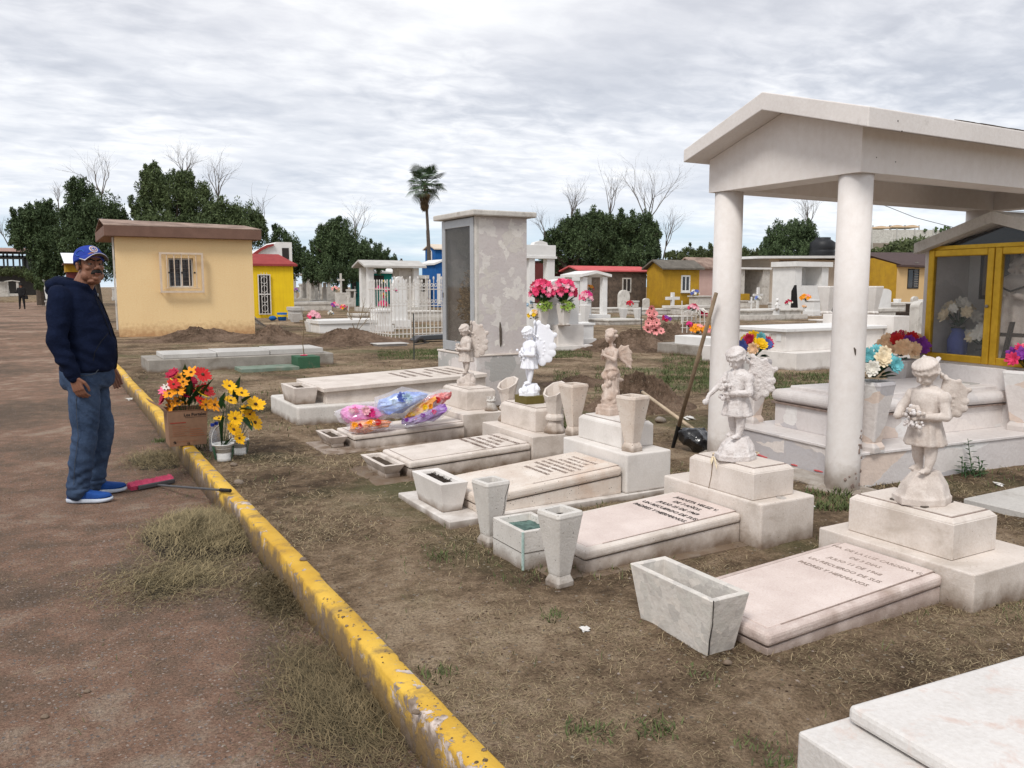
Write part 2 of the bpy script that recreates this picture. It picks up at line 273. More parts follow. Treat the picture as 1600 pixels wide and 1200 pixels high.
# ground materials
def ground_mat(name, cols, grit, green=None, big=.5):
    m, t, b = newmat(name); tcn = N(t, 'ShaderNodeTexCoord'); v = tcn.outputs['Object']
    f = mth(t, 'ADD', mth(t, 'MULTIPLY', nz(t, v, big, 6, .6, .3), .6), mth(t, 'MULTIPLY', nz(t, v, big*9, 5, .65), .4))
    c = ramp(t, f, list(zip((.39, .47, .53, .61), cols)))
    fn = nz(t, v, 85, 4, .75); c = mix(t, .55, c, ramp(t, fn, [(.33, (.12, .12, .12)), (.68, (.88, .88, .88))]), 'OVERLAY')
    if green:
        c = mix(t, mth(t, 'MULTIPLY', ramp(t, nz(t, v, .65, 5, .6, .3), [(.52, (0, 0, 0)), (.66, (1, 1, 1))]), .75), c, green)
    vo = N(t, 'ShaderNodeTexVoronoi'); vo.inputs['Scale'].default_value = grit[1]; lk(t, v, vo.inputs['Vector'])
    h = N(t, 'ShaderNodeSeparateColor'); lk(t, vo.outputs['Color'], h.inputs[0])
    k = mth(t, 'MULTIPLY', mth(t, 'LESS_THAN', vo.outputs['Distance'], .34), mth(t, 'LESS_THAN', h.outputs[0], grit[2]))
    c = mix(t, k, c, mix(t, h.outputs[1], grit[0], tuple(x*.4 for x in grit[0])))
    lk(t, c, b.inputs['Base Color']); b.inputs['Roughness'].default_value = .95; b.inputs['Specular IOR Level'].default_value = .15
    bn = N(t, 'ShaderNodeBump'); bn.inputs['Strength'].default_value = 1.; bn.inputs['Distance'].default_value = .02
    lk(t, mth(t, 'ADD', mth(t, 'ADD', fn, nz(t, v, 24, 6, .8)), mth(t, 'MULTIPLY', k, .5)), bn.inputs['Height']); lk(t, bn.outputs[0], b.inputs['Normal'])
ground_mat('road_dirt', [(.145, .106, .078), (.210, .144, .103), (.285, .176, .124), (.375, .29, .22)], ((.36, .31, .28), 60, .22), big=.5)
ground_mat('yard_dirt', [(.085, .058, .036), (.18, .125, .078), (.275, .196, .126), (.39, .295, .20)], ((.42, .36, .28), 50, .06), green=(.095, .105, .045), big=1.1)
ground_mat('mound_dirt', [(.08, .052, .034), (.14, .094, .064), (.185, .125, .088), (.24, .17, .12)], ((.35, .28, .2), 40, .08), big=1.5)
# ---------------------------------------------------------------- mesh tools
ORG = {}       # object name -> inverse matrix of its thing
def thing(name, label, cat, loc=(0, 0, 0), rz=0., group=None):
    o = bpy.data.objects.new(name, None); COL.objects.link(o); o.empty_display_size = .1
    o.location = loc; o.rotation_euler = (0, 0, rz); o['label'] = label; o['category'] = cat
    if group: o['group'] = group
    ORG[o.name] = (Matrix.Translation(Vector(loc)) @ Matrix.Rotation(rz, 4, 'Z')).inverted()
    return o
def tag(o, label=None, cat=None, group=None, kind=None):
    for k, v in (('label', label), ('category', cat), ('group', group), ('kind', kind)):
        if v: o[k] = v
    return o
class MB:
    def __init__(s): s.v = []; s.f = []
    def add(s, vs, fs):
        n = len(s.v); s.v += [Vector(p) for p in vs]; s.f += [tuple(i+n for i in q) for q in fs]; return s
    def box(s, x0, x1, y0, y1, z0, z1):
        return s.hexa([(x0, y0, z0), (x1, y0, z0), (x1, y1, z0), (x0, y1, z0)], [(x0, y0, z1), (x1, y0, z1), (x1, y1, z1), (x0, y1, z1)])
    def hexa(s, a, b): return s.add(list(a)+list(b), [(3, 2, 1, 0), (4, 5, 6, 7), (0, 1, 5, 4), (1, 2, 6, 5), (2, 3, 7, 6), (3, 0, 4, 7)])
    def prism(s, pts, d):
        n = len(pts); d = Vector(d); a = [Vector(p) for p in pts]
        return s.add(a+[p+d for p in a], [tuple(range(n))[::-1], tuple(range(n, 2*n))]+[(i, (i+1) % n, n+(i+1) % n, n+i) for i in range(n)])
    def rings(s, rs, cap=True):
        n = len(rs[0]); base = len(s.v)
        for r in rs: s.v += [Vector(p) for p in r]
        for k in range(len(rs)-1):
            for i in range(n):
                s.f.append((base+k*n+i, base+k*n+(i+1) % n, base+(k+1)*n+(i+1) % n, base+(k+1)*n+i))
        if cap:
            s.f.append(tuple(base+i for i in range(n))[::-1]); s.f.append(tuple(base+(len(rs)-1)*n+i for i in range(n)))
        return s
    def lathe(s, cx, cy, prof, n=20, ph=0., sx=1., sy=1.):
        return s.rings([[(cx+r*sx*math.cos(ph+2*math.pi*i/n), cy+r*sy*math.sin(ph+2*math.pi*i/n), z) for i in range(n)] for r, z in prof])
    def tube(s, pts, rs, n=8):
        pts = [Vector(p) for p in pts]
        if isinstance(rs, (int, float)): rs = [rs]*len(pts)
        out = []; prev = None
        for i, p in enumerate(pts):
            d = (pts[min(i+1, len(pts)-1)]-pts[max(i-1, 0)]).normalized()
            if prev is None: a = d.orthogonal().normalized()
            else:
                a = prev-d*prev.dot(d); a = a.normalized() if a.length > 1e-6 else d.orthogonal().normalized()
            prev = a; b = d.cross(a)
            out.append([p+(a*math.cos(2*math.pi*k/n)+b*math.sin(2*math.pi*k/n))*rs[i] for k in range(n)])
        return s.rings(out)
    def ell(s, c, r, n=14, m=8, rot=None):
        c = Vector(c); rr = []
        r = (r, r, r) if isinstance(r, (int, float)) else r
        for j in range(m+1):
            th = math.pi*(j/m)*.998+.003; q = []
            for i in range(n):
                v = Vector((r[0]*math.sin(th)*math.cos(2*math.pi*i/n), r[1]*math.sin(th)*math.sin(2*math.pi*i/n), -r[2]*math.cos(th)))
                if rot: v = rot @ v
                q.append(c+v)
            rr.append(q)
        return s.rings(rr)
    def cap(s, a, b, ra, rb=None, n=12):
        a, b = Vector(a), Vector(b); rb = ra if rb is None else rb; d = b-a
        if d.length < 1e-6: return s.ell(a, ra)
        u = d.normalized(); pts = []; rs = []
        for k in range(5): th = math.pi/2*(1-k/4); pts.append(a-u*ra*math.sin(th)*.999); rs.append(max(ra*math.cos(th), ra*.03))
        for k in range(5): th = math.pi/2*k/4; pts.append(b+u*rb*math.sin(th)*.999); rs.append(max(rb*math.cos(th), rb*.03))
        return s.tube(pts, rs, n)
    def xf(s, fn): s.v = [Vector(fn(p)) for p in s.v]; return s
    def build(s, name, m, parent=None, smooth=False, bev=0., seg=1, root=None, loc=None):
        me = bpy.data.meshes.new(name); o = bpy.data.objects.new(name, me); COL.objects.link(o)
        inv = Matrix.Identity(4)
        if parent is not None:
            r = parent
            while r.name not in ORG and r.parent: r = r.parent
            inv = ORG.get(r.name, inv)
        elif loc is not None:
            inv = Matrix.Translation(-Vector(loc)); o.location = loc
            ORG[o.name] = inv
        me.from_pydata([inv @ p for p in s.v], [], s.f)
        if bev or smooth:
            bm = bmesh.new(); bm.from_mesh(me)
            bmesh.ops.recalc_face_normals(bm, faces=bm.faces)
            if bev:
                ed = [e for e in bm.edges if len(e.link_faces) == 2 and e.calc_face_angle(0) > .5]
                bmesh.ops.bevel(bm, geom=ed, offset=bev, segments=seg, profile=.5, affect='EDGES', clamp_overlap=True)
            bm.to_mesh(me); bm.free()
        else:
            bm = bmesh.new(); bm.from_mesh(me); bmesh.ops.recalc_face_normals(bm, faces=bm.faces); bm.to_mesh(me); bm.free()
        if smooth: me.shade_smooth()
        me.materials.append(MATS[m] if isinstance(m, str) else m)
        o.parent = parent
        return o
def remesh(o, vox, sm=3, fac=.5, smooth=True):
    md = o.modifiers.new('r', 'REMESH'); md.mode = 'VOXEL'; md.voxel_size = vox; md.use_smooth_shade = smooth
    if sm: s2 = o.modifiers.new('s', 'SMOOTH'); s2.iterations = sm; s2.factor = fac
    dg = bpy.context.evaluated_depsgraph_get(); dg.update()
    me = bpy.data.meshes.new_from_object(o.evaluated_get(dg)); o.modifiers.clear(); old = o.data; o.data = me; bpy.data.meshes.remove(old)
    return o
def rough_up(o, amp, freq, amp2=0, freq2=1):
    me = o.data; ns = [v.normal.copy() for v in me.vertices]
    for v, vn in zip(me.vertices, ns):
        n = noise.noise(v.co*freq)*amp+(noise.noise(v.co*freq2)*amp2 if amp2 else 0)
        v.co += vn*n
def grid_wrinkle(mb, fn): pass
def big_mesh(name, V, Fq, m, parent=None, kind=None, loc=(0, 0, 0)):
    """numpy verts (n,3) and faces (m,k), all of one size"""
    k = Fq.shape[1]; me = bpy.data.meshes.new(name)
    me.vertices.add(len(V)); me.vertices.foreach_set('co', (V-np.array(loc)).astype(np.float32).ravel())
    me.loops.add(Fq.size); me.loops.foreach_set('vertex_index', Fq.astype(np.int32).ravel())
    me.polygons.add(len(Fq)); me.polygons.foreach_set('loop_start', np.arange(0, Fq.size, k, dtype=np.int32)); me.polygons.foreach_set('loop_total', np.full(len(Fq), k, dtype=np.int32))
    me.update(calc_edges=True); me.validate()
    me.materials.append(MATS[m] if isinstance(m, str) else m)
    o = bpy.data.objects.new(name, me); COL.objects.link(o); o.parent = parent; o.location = loc if parent is None else (0, 0, 0)
    if kind: o['kind'] = kind
    return o
def text_part(name, lines, origin, right, up, size, m, parent, depth=.0015, sp=1.25, align='CENTER', bold=0.):
    """lettering as real thin mesh lying on a face: origin = middle of the first line"""
    vs = []; fs = []
    if len(lines) > 1:
        rr_, uu_ = Vector(right).normalized(), Vector(up).normalized()
        return [text_part(name, [l], Vector(origin)-uu_*(k*size*sp), right, up, size, m, parent, depth, sp, align, bold) for k, l in enumerate(lines)]
    right = Vector(right).normalized(); up = Vector(up).normalized(); nrm = right.cross(up)
    M = Matrix((right, up, nrm)).transposed()
    for k, l in enumerate(lines):
        cu = bpy.data.curves.new('t', 'FONT'); cu.body = l; cu.size = size; cu.align_x = align; cu.extrude = depth; cu.offset = bold; cu.resolution_u = 2
        ob = bpy.data.objects.new('t', cu); COL.objects.link(ob)
        dg = bpy.context.evaluated_depsgraph_get(); me = bpy.data.meshes.new_from_object(ob.evaluated_get(dg))
        n = len(vs)
        for v in me.vertices:
            p = v.co-Vector((0, k*size*sp, 0)); vs.append(Vector(origin)+M @ p)
        fs += [tuple(i+n for i in q.vertices) for q in me.polygons]
        bpy.data.objects.remove(ob); bpy.data.curves.remove(cu); bpy.data.meshes.remove(me)
    mb = MB(); mb.add(vs, fs); return mb.build(name, m, parent)
def copy_tree(o, parent=None, **kw):
    c = o.copy(); COL.objects.link(c); c.parent = parent
    for ch in list(o.children): copy_tree(ch, c)
    if o.name in ORG: ORG[c.name] = ORG[o.name]
    for k, v in kw.items(): c[k] = v
    return c
# ---- leaf clouds
def leaf_cloud(centers, radii, per, size, aspect=.45, fill=.55, flat=1.0, rng=RNG):
    """kite-shaped leaf clumps spread through overlapping lobes; returns V, F"""
    Vs = []
    for c, r, n in zip(centers, radii, per):
        d = rng.normal(size=(n, 3)); d /= np.linalg.norm(d, axis=1)[:, None]
        q = fill+(1-fill)*rng.random(n)**.8*1.25; p = np.array(c)+d*q[:, None]*np.array(r)
        a = rng.normal(size=(n, 3)); a[:, 2] = a[:, 2]*flat+.35; a += d*.9; a /= np.linalg.norm(a, axis=1)[:, None]
        b = np.cross(a, rng.normal(size=(n, 3))); b /= np.linalg.norm(b, axis=1)[:, None]
        s = size*(.5+rng.random(n))[:, None]
        Vs.append(np.stack([p-a*s*.5, p+b*s*aspect*.5, p+a*s*.6, p-b*s*aspect*.5], 1).reshape(-1, 3))
    V = np.concatenate(Vs); return V, np.arange(len(V)).reshape(-1, 4)
def limb_tubes(mb, p, d, L, r, lvl, rng, spread=.6, up=.15, nseg=4, kids=3, taper=.55):
    pts = [p]; rs = [r]; q = Vector(p); dd = Vector(d).normalized()
    for i in range(nseg):
        dd = (dd+Vector((rng.gauss(0, .13), rng.gauss(0, .13), rng.gauss(0, .10)+up*.25))).normalized(); q = q+dd*L/nseg; pts.append(q.copy()); rs.append(r*(1-(1-taper)*(i+1)/nseg))
    mb.tube(pts, rs, 5 if lvl > 1 else 3)
    if lvl <= 0: return
    for k in range(kids):
        t = .35+.65*(k+rng.random())/kids; i = min(int(t*nseg), nseg-1); b = pts[i].lerp(pts[i+1], t*nseg-i)
        ax = dd.orthogonal().normalized(); ax.rotate(Matrix.Rotation(rng.random()*6.28, 3, dd))
        nd = (dd+ax*spread*(.6+.8*rng.random())+Vector((0, 0, up))).normalized()
        limb_tubes(mb, b, nd, L*(.55+.25*rng.random()), r*taper*.75, lvl-1, rng, spread, up, nseg, kids, taper)
# ---------------------------------------------------------------- ground, road, kerbs
YX0 = 1.035; LX = -3.3
MOUNDS = []
def wav(x, y, s=0):
    return (np.sin(x*3.1+1.7*np.sin(y*2.3+s)+s)+np.sin(y*3.7+1.3*np.sin(x*2.9+2*s)+1.9*s)+.6*np.sin(x*7.9+y*6.1+s)+.5*np.sin(x*13.3-y*11.7+3*s))/3.1
def yard_z(x, y):
    near = np.clip(1-(np.hypot(x, y)-14)/30, .0, 1)
    h = .1+near*(.010*wav(x, y, 1)+.006*wav(x*3.1, y*3.3, 2)+.003*wav(x*9, y*8.3, 4))
    h = h-.045*np.exp(-(((x-2.05)/.42)**2+((y-1.62)/.12)**2))+.02*np.exp(-(((x-1.75)/.3)**2+((y-1.5)/.14)**2))
    return h
def road_z(x, y): return .006*wav(x*.8, y*.7, 3)+.003*wav(x*3.1, y*2.7, 5)+.0015*wav(x*11, y*10, 6)
def sheet(name, xs, ys, zf, m):
    X, Y = np.meshgrid(xs, ys); V = np.stack([X, Y, zf(X, Y)], -1).reshape(-1, 3); nx, ny = len(xs), len(ys)
    i = np.arange((nx-1)*(ny-1)); r, c = i//(nx-1), i % (nx-1); a = r*nx+c
    o = big_mesh(name, V, np.stack([a, a+1, a+1+nx, a+nx], 1), m, kind='structure'); o.data.shade_smooth(); return o
def gz(X, Y):
    in_road = (X > LX-.1) & (X < YX0-.04) & (Y > -20) & (Y < 90)
    return np.where(in_road, -.12, yard_z(X, Y))
xs = np.concatenate([[-2500, -900, -300, -100, -40, -20, -10, -6, -4.2, LX-.12, LX-.09, 0, YX0-.05, YX0-.03], np.arange(1.02, 9, .035), np.arange(9, 20, .15), np.arange(20, 60, 1.), [65, 80, 110, 160, 300, 700, 1500, 2600]])
ys = np.concatenate([[-400, -60, -21, -19.9, -8, -2, 0], np.arange(.6, 9, .035), np.arange(9, 24, .15), np.arange(24, 60, 1.), [65, 75, 89.9, 90.1, 130, 200, 400, 900, 1600, 2600]])
sheet('ground', xs, ys, gz, 'yard_dirt')
sheet('road', np.concatenate([np.arange(LX-.1, -1, .1), np.arange(-1, 1.0, .03), [1.0]]), np.concatenate([[-20, -5, 0], np.arange(.8, 9, .04), np.arange(9, 30, .2), np.arange(30, 92, 2.)]), road_z, 'road_dirt')
def kerb(name, pts, w, h, z0=-.05, fine=.03):
    """hand-cast kerb: wobbling cross-section, worn arrises, joints"""
    rr = []; y = pts[0][1]; rng = random.Random(4); jo = 0; k = 0; nxt = y+1.3; off = 0
    while y < pts[-1][1]:
        for (xa, ya), (xb, yb) in zip(pts, pts[1:]):
            if ya <= y <= yb: x = xa+(xb-xa)*(y-ya)/(yb-ya)
        if y > nxt: nxt = y+rng.uniform(.9, 1.6); off = rng.uniform(-.008, .008); jo = 1
        g = .006 if jo else 0; jo = 0
        c = .008+.003*noise.noise(Vector((x, y*6, 0))); j = lambda s: .0045*noise.noise(Vector((s*3.1, y*4, s)))+.0016*noise.noise(Vector((s, y*31, 2)))
        rr.append([(x+off+j(1)-.012, y, z0), (x+off+j(2)-.002+g, y, h*.45), (x+off+j(3)+g, y, h-c-g), (x+off+c+g, y, h+j(4)*.35-g), (x+off+w*.5, y, h+.003+j(5)*.3-g), (x+off+w-c-g, y, h+j(6)*.35-g), (x+off+w+j(7)-g, y, h-c-g), (x+off+w+.01, y, z0)])
        y += fine if y < 16 else .4
    o = MB().rings(rr).build(name, 'kerb_paint', smooth=True); o['kind'] = 'structure'
    return o
kerb('kerb', [(.945, -1), (.945, 6.2), (.96, 8.5), (1.0, 14.3), (1.0, 62)], .088, .16)
kerb('kerb', [(LX-.1, 30), (LX-.1, 70)], .09, .16, fine=.5)
# ---------------------------------------------------------------- graves
def lerp(a, b, t): return a+(b-a)*t
def rbox(x0, x1, y0, y1, z0, z1): return MB().box(x0, x1, y0, y1, z0, z1)
def grave_slab(T, x0, x1, y0, y1, zb, zt0, zt1, m, mr=None, rim=.045, name='slab'):
    """sloping gravestone slab: side walls, overhanging bullnose rim, raised panel"""
    mr = mr or m; i = .012; th = rim
    mb = MB().hexa([(x0+i, y0+i, zb), (x1, y0+i, zb), (x1, y1-i, zb), (x0+i, y1-i, zb)], [(x0+i, y0+i, zt0-th-.006), (x1, y0+i, zt1-th-.006), (x1, y1-i, zt1-th-.006), (x0+i, y1-i, zt0-th-.006)])
    mb.build('base', mr, T, bev=.003)
    mb = MB().hexa([(x0+.028, y0+.028, zt0-th-.012), (x1-.004, y0+.028, zt1-th-.012), (x1-.004, y1-.028, zt1-th-.012), (x0+.028, y1-.028, zt0-th-.012)], [(x0+.028, y0+.028, zt0-th+.002), (x1-.004, y0+.028, zt1-th+.002), (x1-.004, y1-.028, zt1-th+.002), (x0+.028, y1-.028, zt0-th+.002)])
    mb.build('joint', 'mortar', T)
    mb = MB().hexa([(x0, y0, zt0-th), (x1-.002, y0, zt1-th), (x1-.002, y1, zt1-th), (x0, y1, zt0-th)], [(x0, y0, zt0), (x1-.002, y0, zt1), (x1-.002, y1, zt1), (x0, y1, zt0)])
    mb.build('rim', mr, T, smooth=False, bev=th*.34, seg=3)
    e = .044
    g_ = .036; MB().hexa([(x0+g_, y0+g_, zt0-.01), (x1-.006, y0+g_, zt1-.01), (x1-.006, y1-g_, zt1-.01), (x0+g_, y1-g_, zt0-.01)], [(x0+g_, y0+g_, zt0+.0015), (x1-.006, y0+g_, zt1+.0015), (x1-.006, y1-g_, zt1+.0015), (x0+g_, y1-g_, zt0+.0015)]).build('groove', 'letter_brown', T)
    mb = MB().hexa([(x0+e, y0+e, zt0-.01), (x1-.006, y0+e, zt1-.01), (x1-.006, y1-e, zt1-.01), (x0+e, y1-e, zt0-.01)], [(x0+e, y0+e, zt0+.0055), (x1-.0065, y0+e, zt1+.0055), (x1-.0065, y1-e, zt1+.0055), (x0+e, y1-e, zt0+.0055)])
    return mb.build(name, m, T, bev=.002)
def pedestal(T, x0, x1, y0, y1, z0, z1, m, step=True):
    h = .026
    MB().box(x0, x1, y0, y1, z0+.001, z1-h).build('pedestal', m, T, bev=.004)
    MB().box(x0+.004, x1-.004, y0+.004, y1-.004, z0, z0+.003).build('joint', 'mortar', T)
    MB().hexa([(x0+.002, y0+.002, z1-h), (x1-.002, y0+.002, z1-h), (x1-.002, y1-.002, z1-h), (x0+.002, y1-.002, z1-h)], [(x0+.022, y0+.022, z1-.006), (x1-.022, y0+.022, z1-.006), (x1-.022, y1-.022, z1-.006), (x0+.022, y1-.022, z1-.006)]).build('pedestal_moulding', m, T, bev=.004, seg=2)
    MB().box(x0+.027, x1-.027, y0+.027, y1-.027, z1-.012, z1-.0045).build('groove', 'letter_brown', T)
    MB().box(x0+.036, x1-.036, y0+.036, y1-.036, z1-.012, z1+.001).build('pedestal_top', m, T, bev=.002)
def trough(T, x0, x1, y0, y1, z0, z1, ix, iy, wall, m, soil='soil', depth=.05, rimm=None, name='planter_wall'):
    """open planter tapering downwards"""
    mb = MB(); o = [(x0, y0), (x1, y0), (x1, y1), (x0, y1)]; bt = [(x0+ix, y0+iy), (x1-ix, y0+iy), (x1-ix, y1-iy), (x0+ix, y1-iy)]
    inn = [(x0+wall, y0+wall), (x1-wall, y0+wall), (x1-wall, y1-wall), (x0+wall, y1-wall)]
    cav = [(x0+wall*1.3, y0+wall*1.3), (x1-wall*1.3, y0+wall*1.3), (x1-wall*1.3, y1-wall*1.3), (x0+wall*1.3, y1-wall*1.3)]
    mb.rings([[(*p, z0) for p in bt], [(*p, z1) for p in o], [(*p, z1) for p in inn], [(*p, z1-depth-.02) for p in cav]])
    a = mb.build(name, m, T, bev=.003)
    mb = MB(); n = 9; vs = []
    for j in range(n+1):
        for i in range(n+1):
            u, v = i/n, j/n; X, Y = lerp(cav[0][0]-.002, cav[1][0]+.002, u), lerp(cav[0][1]-.002, cav[3][1]+.002, v); vs.append((X, Y, z1-depth+.012*noise.noise(Vector((X*40, Y*40, 1)))))
    mb.add(vs, [(j*(n+1)+i, j*(n+1)+i+1, (j+1)*(n+1)+i+1, (j+1)*(n+1)+i) for j in range(n) for i in range(n)]).build('soil', soil, T, smooth=True)
    return a
def tall_vase(label, cx, cy, z0, h, wt, wb, m, rz=0., group='tapered stone vases', foot=.16, crack=False, tilt=(0, 0), loc=None, wtx=1.):
    T = thing('stone_vase', label, 'vase', (cx, cy, z0), 0, group); fh = h*foot
    def sq(w, z): w = w/2; c = w*.16; q = [(-w+c, -w), (w-c, -w), (w, -w+c), (w, w-c), (w-c, w), (-w+c, w), (-w, w-c), (-w, -w+c)]; R_ = Matrix.Rotation(rz, 2); o = []; 
    def sq(w, z):
        w = w/2; c = w*.14; q = [(-w+c, -w), (w-c, -w), (w, -w+c), (w, w-c), (w-c, w), (-w+c, w), (-w, w-c), (-w, -w+c)]
        return [(cx+a*math.cos(rz)-b*math.sin(rz)+tilt[0]*(z-z0), cy+a*math.sin(rz)+b*math.cos(rz)+tilt[1]*(z-z0), z) for a, b in q]
    MB().rings([sq(wb*1.28, z0-.01), sq(wb*1.3, z0+fh*.45), sq(wb*1.02, z0+fh*.9), sq(wb*.98, z0+fh)]).build('foot', m, T, bev=.002)
    MB().rings([sq(wb, z0+fh), sq(wt*.97, z0+h*.93), sq(wt, z0+h*.955), sq(wt*.95, z0+h), sq(wt*.66, z0+h), sq(wt*.55, z0+h-.05)]).build('body', m, T, bev=.0015)
    MB().rings([sq(wt*.62, z0+h-.045), sq(wt*.62, z0+h-.03)]).build('soil', 'dark_soil', T)
    if crack:
        pts = [Vector(sq(wt*.985, z0+h*.95)[1]), Vector(sq(lerp(wb, wt, .72), z0+h*.75)[1])+Vector((-.012, 0, 0)), Vector(sq(lerp(wb, wt, .45), z0+h*.55)[1])+Vector((-.004, 0, 0)), Vector(sq(lerp(wb, wt, .2), z0+h*.36)[1])+Vector((-.018, 0, 0)), Vector(sq(lerp(wb, wt, .1), z0+h*.26)[1])+Vector((-.012, 0, 0))]
        MB().tube([p+Vector((0, -.0005, 0)) for p in pts], .0022, 5).build('crack', 'mortar', T)
    return T
G_GRAVE = 'low children\'s graves in the row behind the kerb'
# ---- nearest grave: girl statue
T = thing('grave', 'nearest low grave of pink speckled stone under the girl statue with one broken arm', 'grave', (2.3, 2.1, .1), 0, G_GRAVE)
s = grave_slab(T, 2.245, 3.285, 2.06, 2.60, .06, .185, .232, 'pink_stone', 'pink_rim', .052)
MB().box(3.29, 3.86, 1.93, 2.72, .02, .268).build('block', 'cream_stone', T, bev=.006, seg=2)
pedestal(T, 3.375, 3.70, 2.085, 2.62, .268, .455, 'cream_stone')
sl = Vector((1, 0, (.232-.185)/1.04)).normalized()
text_part('inscription', ['MA. DE LA LUZ CARDEÑA G.', 'DE 3 DIAS', 'JULIO 11 DE 1968', 'UN RECUERDO DE SUS', 'PADRES Y HERMANOS'], (3.19, 2.33, .185+.006+(3.19-2.245)*.0452), (0, -1, 0), sl, .036, 'faded_ink', s, sp=2.0, depth=.0006)
T = thing('planter', 'broken marble trough planter with split corner at the foot of the nearest grave', 'planter', (2.0, 2.2, .1), 0, 'stone planters at grave feet')
p0 = P(1113, 940, .32); 
def quad_trough(T, top, bot, z0, z1, wall, m, soil, depth=.08, name='planter_wall'):
    c = Vector((sum(p[0] for p in top)/4, sum(p[1] for p in top)/4, 0))
    def inset(q, w, z):
        o = []
        for p in q: d = Vector((p[0], p[1], 0))-c; o.append(c+Vector((d.x-math.copysign(min(w, abs(d.x)*.9), d.x), d.y-math.copysign(min(w, abs(d.y)*.9), d.y), z)))
        return o
    mdp = [(lerp(a[0], b2[0], .5), lerp(a[1], b2[1], .5)) for a, b2 in zip(top, bot)]; MB().rings([[(*p, z0) for p in bot], [(*p, z1) for p in top], inset(top, wall, z1), inset(mdp, wall*1.0, z1-depth-.02)]).build(name, m, T, bev=.0025)
    mdq = [(lerp(a[0], b2[0], .5), lerp(a[1], b2[1], .5)) for a, b2 in zip(top, bot)]; q = inset(mdq, wall*.8, z1-depth); MB().rings([[p-Vector((0, 0, .02)) for p in q], q]).build('soil', soil, T)
ztp = .325
n0 = P(1113, 940, ztp); lx1 = YL(984, n0.x, ztp, n0.y); rx1 = XL(1172, n0.y, ztp, n0.x)
trough(T, n0.x, rx1, n0.y, lx1, .05, ztp, .030, .055, .027, 'trough_marble', 'dark_soil', .12)
tq = [n0]; bq = [Vector((n0.x+.030, n0.y+.055, .05))]
MB().tube([tq[0]+Vector((.006, -.0005, .001)), lerp(tq[0], bq[0], .35)+Vector((.012, -.0005, 0)), lerp(tq[0], bq[0], .6)+Vector((.005, -.0005, 0)), bq[0]+Vector((.009, -.0005, 0))], [.0022, .0018, .003, .0035], 6).build('crack', 'ink', T)
# ---- second grave: peeled statue
T = thing('grave', 'low grave with dark engraved letters and block pedestal under the peeling white statue', 'grave', (2.2, 3.2, .1), 0, G_GRAVE)
s = grave_slab(T, 2.16, 3.165, 3.115, 3.66, .06, .215, .262, 'pink_stone', 'cream_stone', .05)
MB().box(2.0, 3.2, 3.06, 3.72, .02, .103).build('footing', 'concrete', T, bev=.002)
MB().box(3.17, 3.57, 2.985, 3.76, .02, .338).build('block', 'cream_stone', T, bev=.012, seg=3)
pedestal(T, 3.15+.03, 3.48, 3.055, 3.55, .338, .508, 'cream_stone')
sl = Vector((1, 0, .0467)).normalized()
text_part('inscription', ['JUANITA VELEZ V.', 'DE 7 AÑOS.', 'JULIO 25 DE 1969', 'UN RECUERDO DE SUS', 'PADRES Y HERMANOS.'], (3.065, 3.37, .2225+(3.065-2.16)*.0467), (0, -1, 0), sl, .042, 'ink', s, sp=1.55, depth=.0005, bold=.0)
tag(MB().lathe(3.36, 3.03, [(.0, .339), (.026, .339), (.022, .343), (0.0, .344)], 20).build('disc', 'bright_white', loc=(3.36, 3.03, .338)), 'small white disc lying on the block beside the peeling statue pedestal', 'disc')
T = thing('planter', 'square grey tiled planter with mint green edges between two tapered vases', 'planter', (2.1, 3.3, .1), 0, 'stone planters at grave feet')
x0, y0 = P(821, 892, .1)[:2]
trough(T, x0-.015, x0+.21, y0, y0+.30, .05, .292, 0, 0, .022, 'grey_pitted', 'mint_inside', .035)
MB().box(x0-.0165, x0-.0155+.20, y0-.0025, y0+.302, .186, .1885).build('joint', 'mortar', T)
MB().box(x0-.0185, x0-.009, y0-.0035, y0+.006, .05, .291).build('edge_strip', 'mint_edge', T); 
V2 = [tall_vase('tall tapered grey vase standing in the grass in front of the mint planter', 1.985, 3.00+.06, .1, .352, .158, .075, 'grey_pitted', rad(8)),
      tall_vase('tall tapered vase with a long crack down its side, by the pitted slab grave', 2.005, 3.76, .1, .345, .155, .085, 'grey_pitted', rad(6), crack=True)]
# ---- third grave: cherub
T = thing('grave', 'low grave with pitted sloping slab on a wide plinth under the praying cherub', 'grave', (2.2, 4.3, .1), 0, G_GRAVE)
MB().box(1.93, 3.56, 4.115, 4.88, .03, .138).build('plinth', 'white_stone', T, bev=.005)
s = grave_slab(T, 2.14, 3.165, 4.15, 4.72, .138, .245, .315, 'pitted_stone', 'pitted_stone', .06)
MB().box(3.18, 3.545, 4.13, 4.87, .139, .392).build('block', 'white_stone', T, bev=.012, seg=3)
pedestal(T, 3.27, 3.56-.02, 4.31, 4.81, .392, .562, 'white_stone')
sl = Vector((1, 0, .0683)).normalized()
text_part('inscription', ['ROSA ELENA RIOS', 'NACIO EL 5 DE', 'OCTUBRE DE 1965', 'FALLECIO EL 9 DE MAYO', 'DE 1967. RECUERDO DE', 'SUS PADRES, HERMANOS', 'Y ABUELITOS', 'DESCANSE EN PAZ'], (3.05, 4.43, .2515+(3.05-2.14)*.0683), (0, -1, 0), sl, .034, 'faded_ink', s, sp=1.55, depth=.001)
T = thing('planter', 'narrow stone planter full of dark twigs at the foot of the pitted slab grave', 'planter', (2.0, 4.4, .14), 0, 'stone planters at grave feet')
trough(T, 1.95, 2.13, 4.27, 4.70, .139, .315, .028, .035, .042, 'white_stone', 'dark_soil', .02)
tx = [Vector((random.uniform(2.0, 2.08), random.uniform(4.33, 4.64), .295)) for _ in range(60)]; mb = MB()
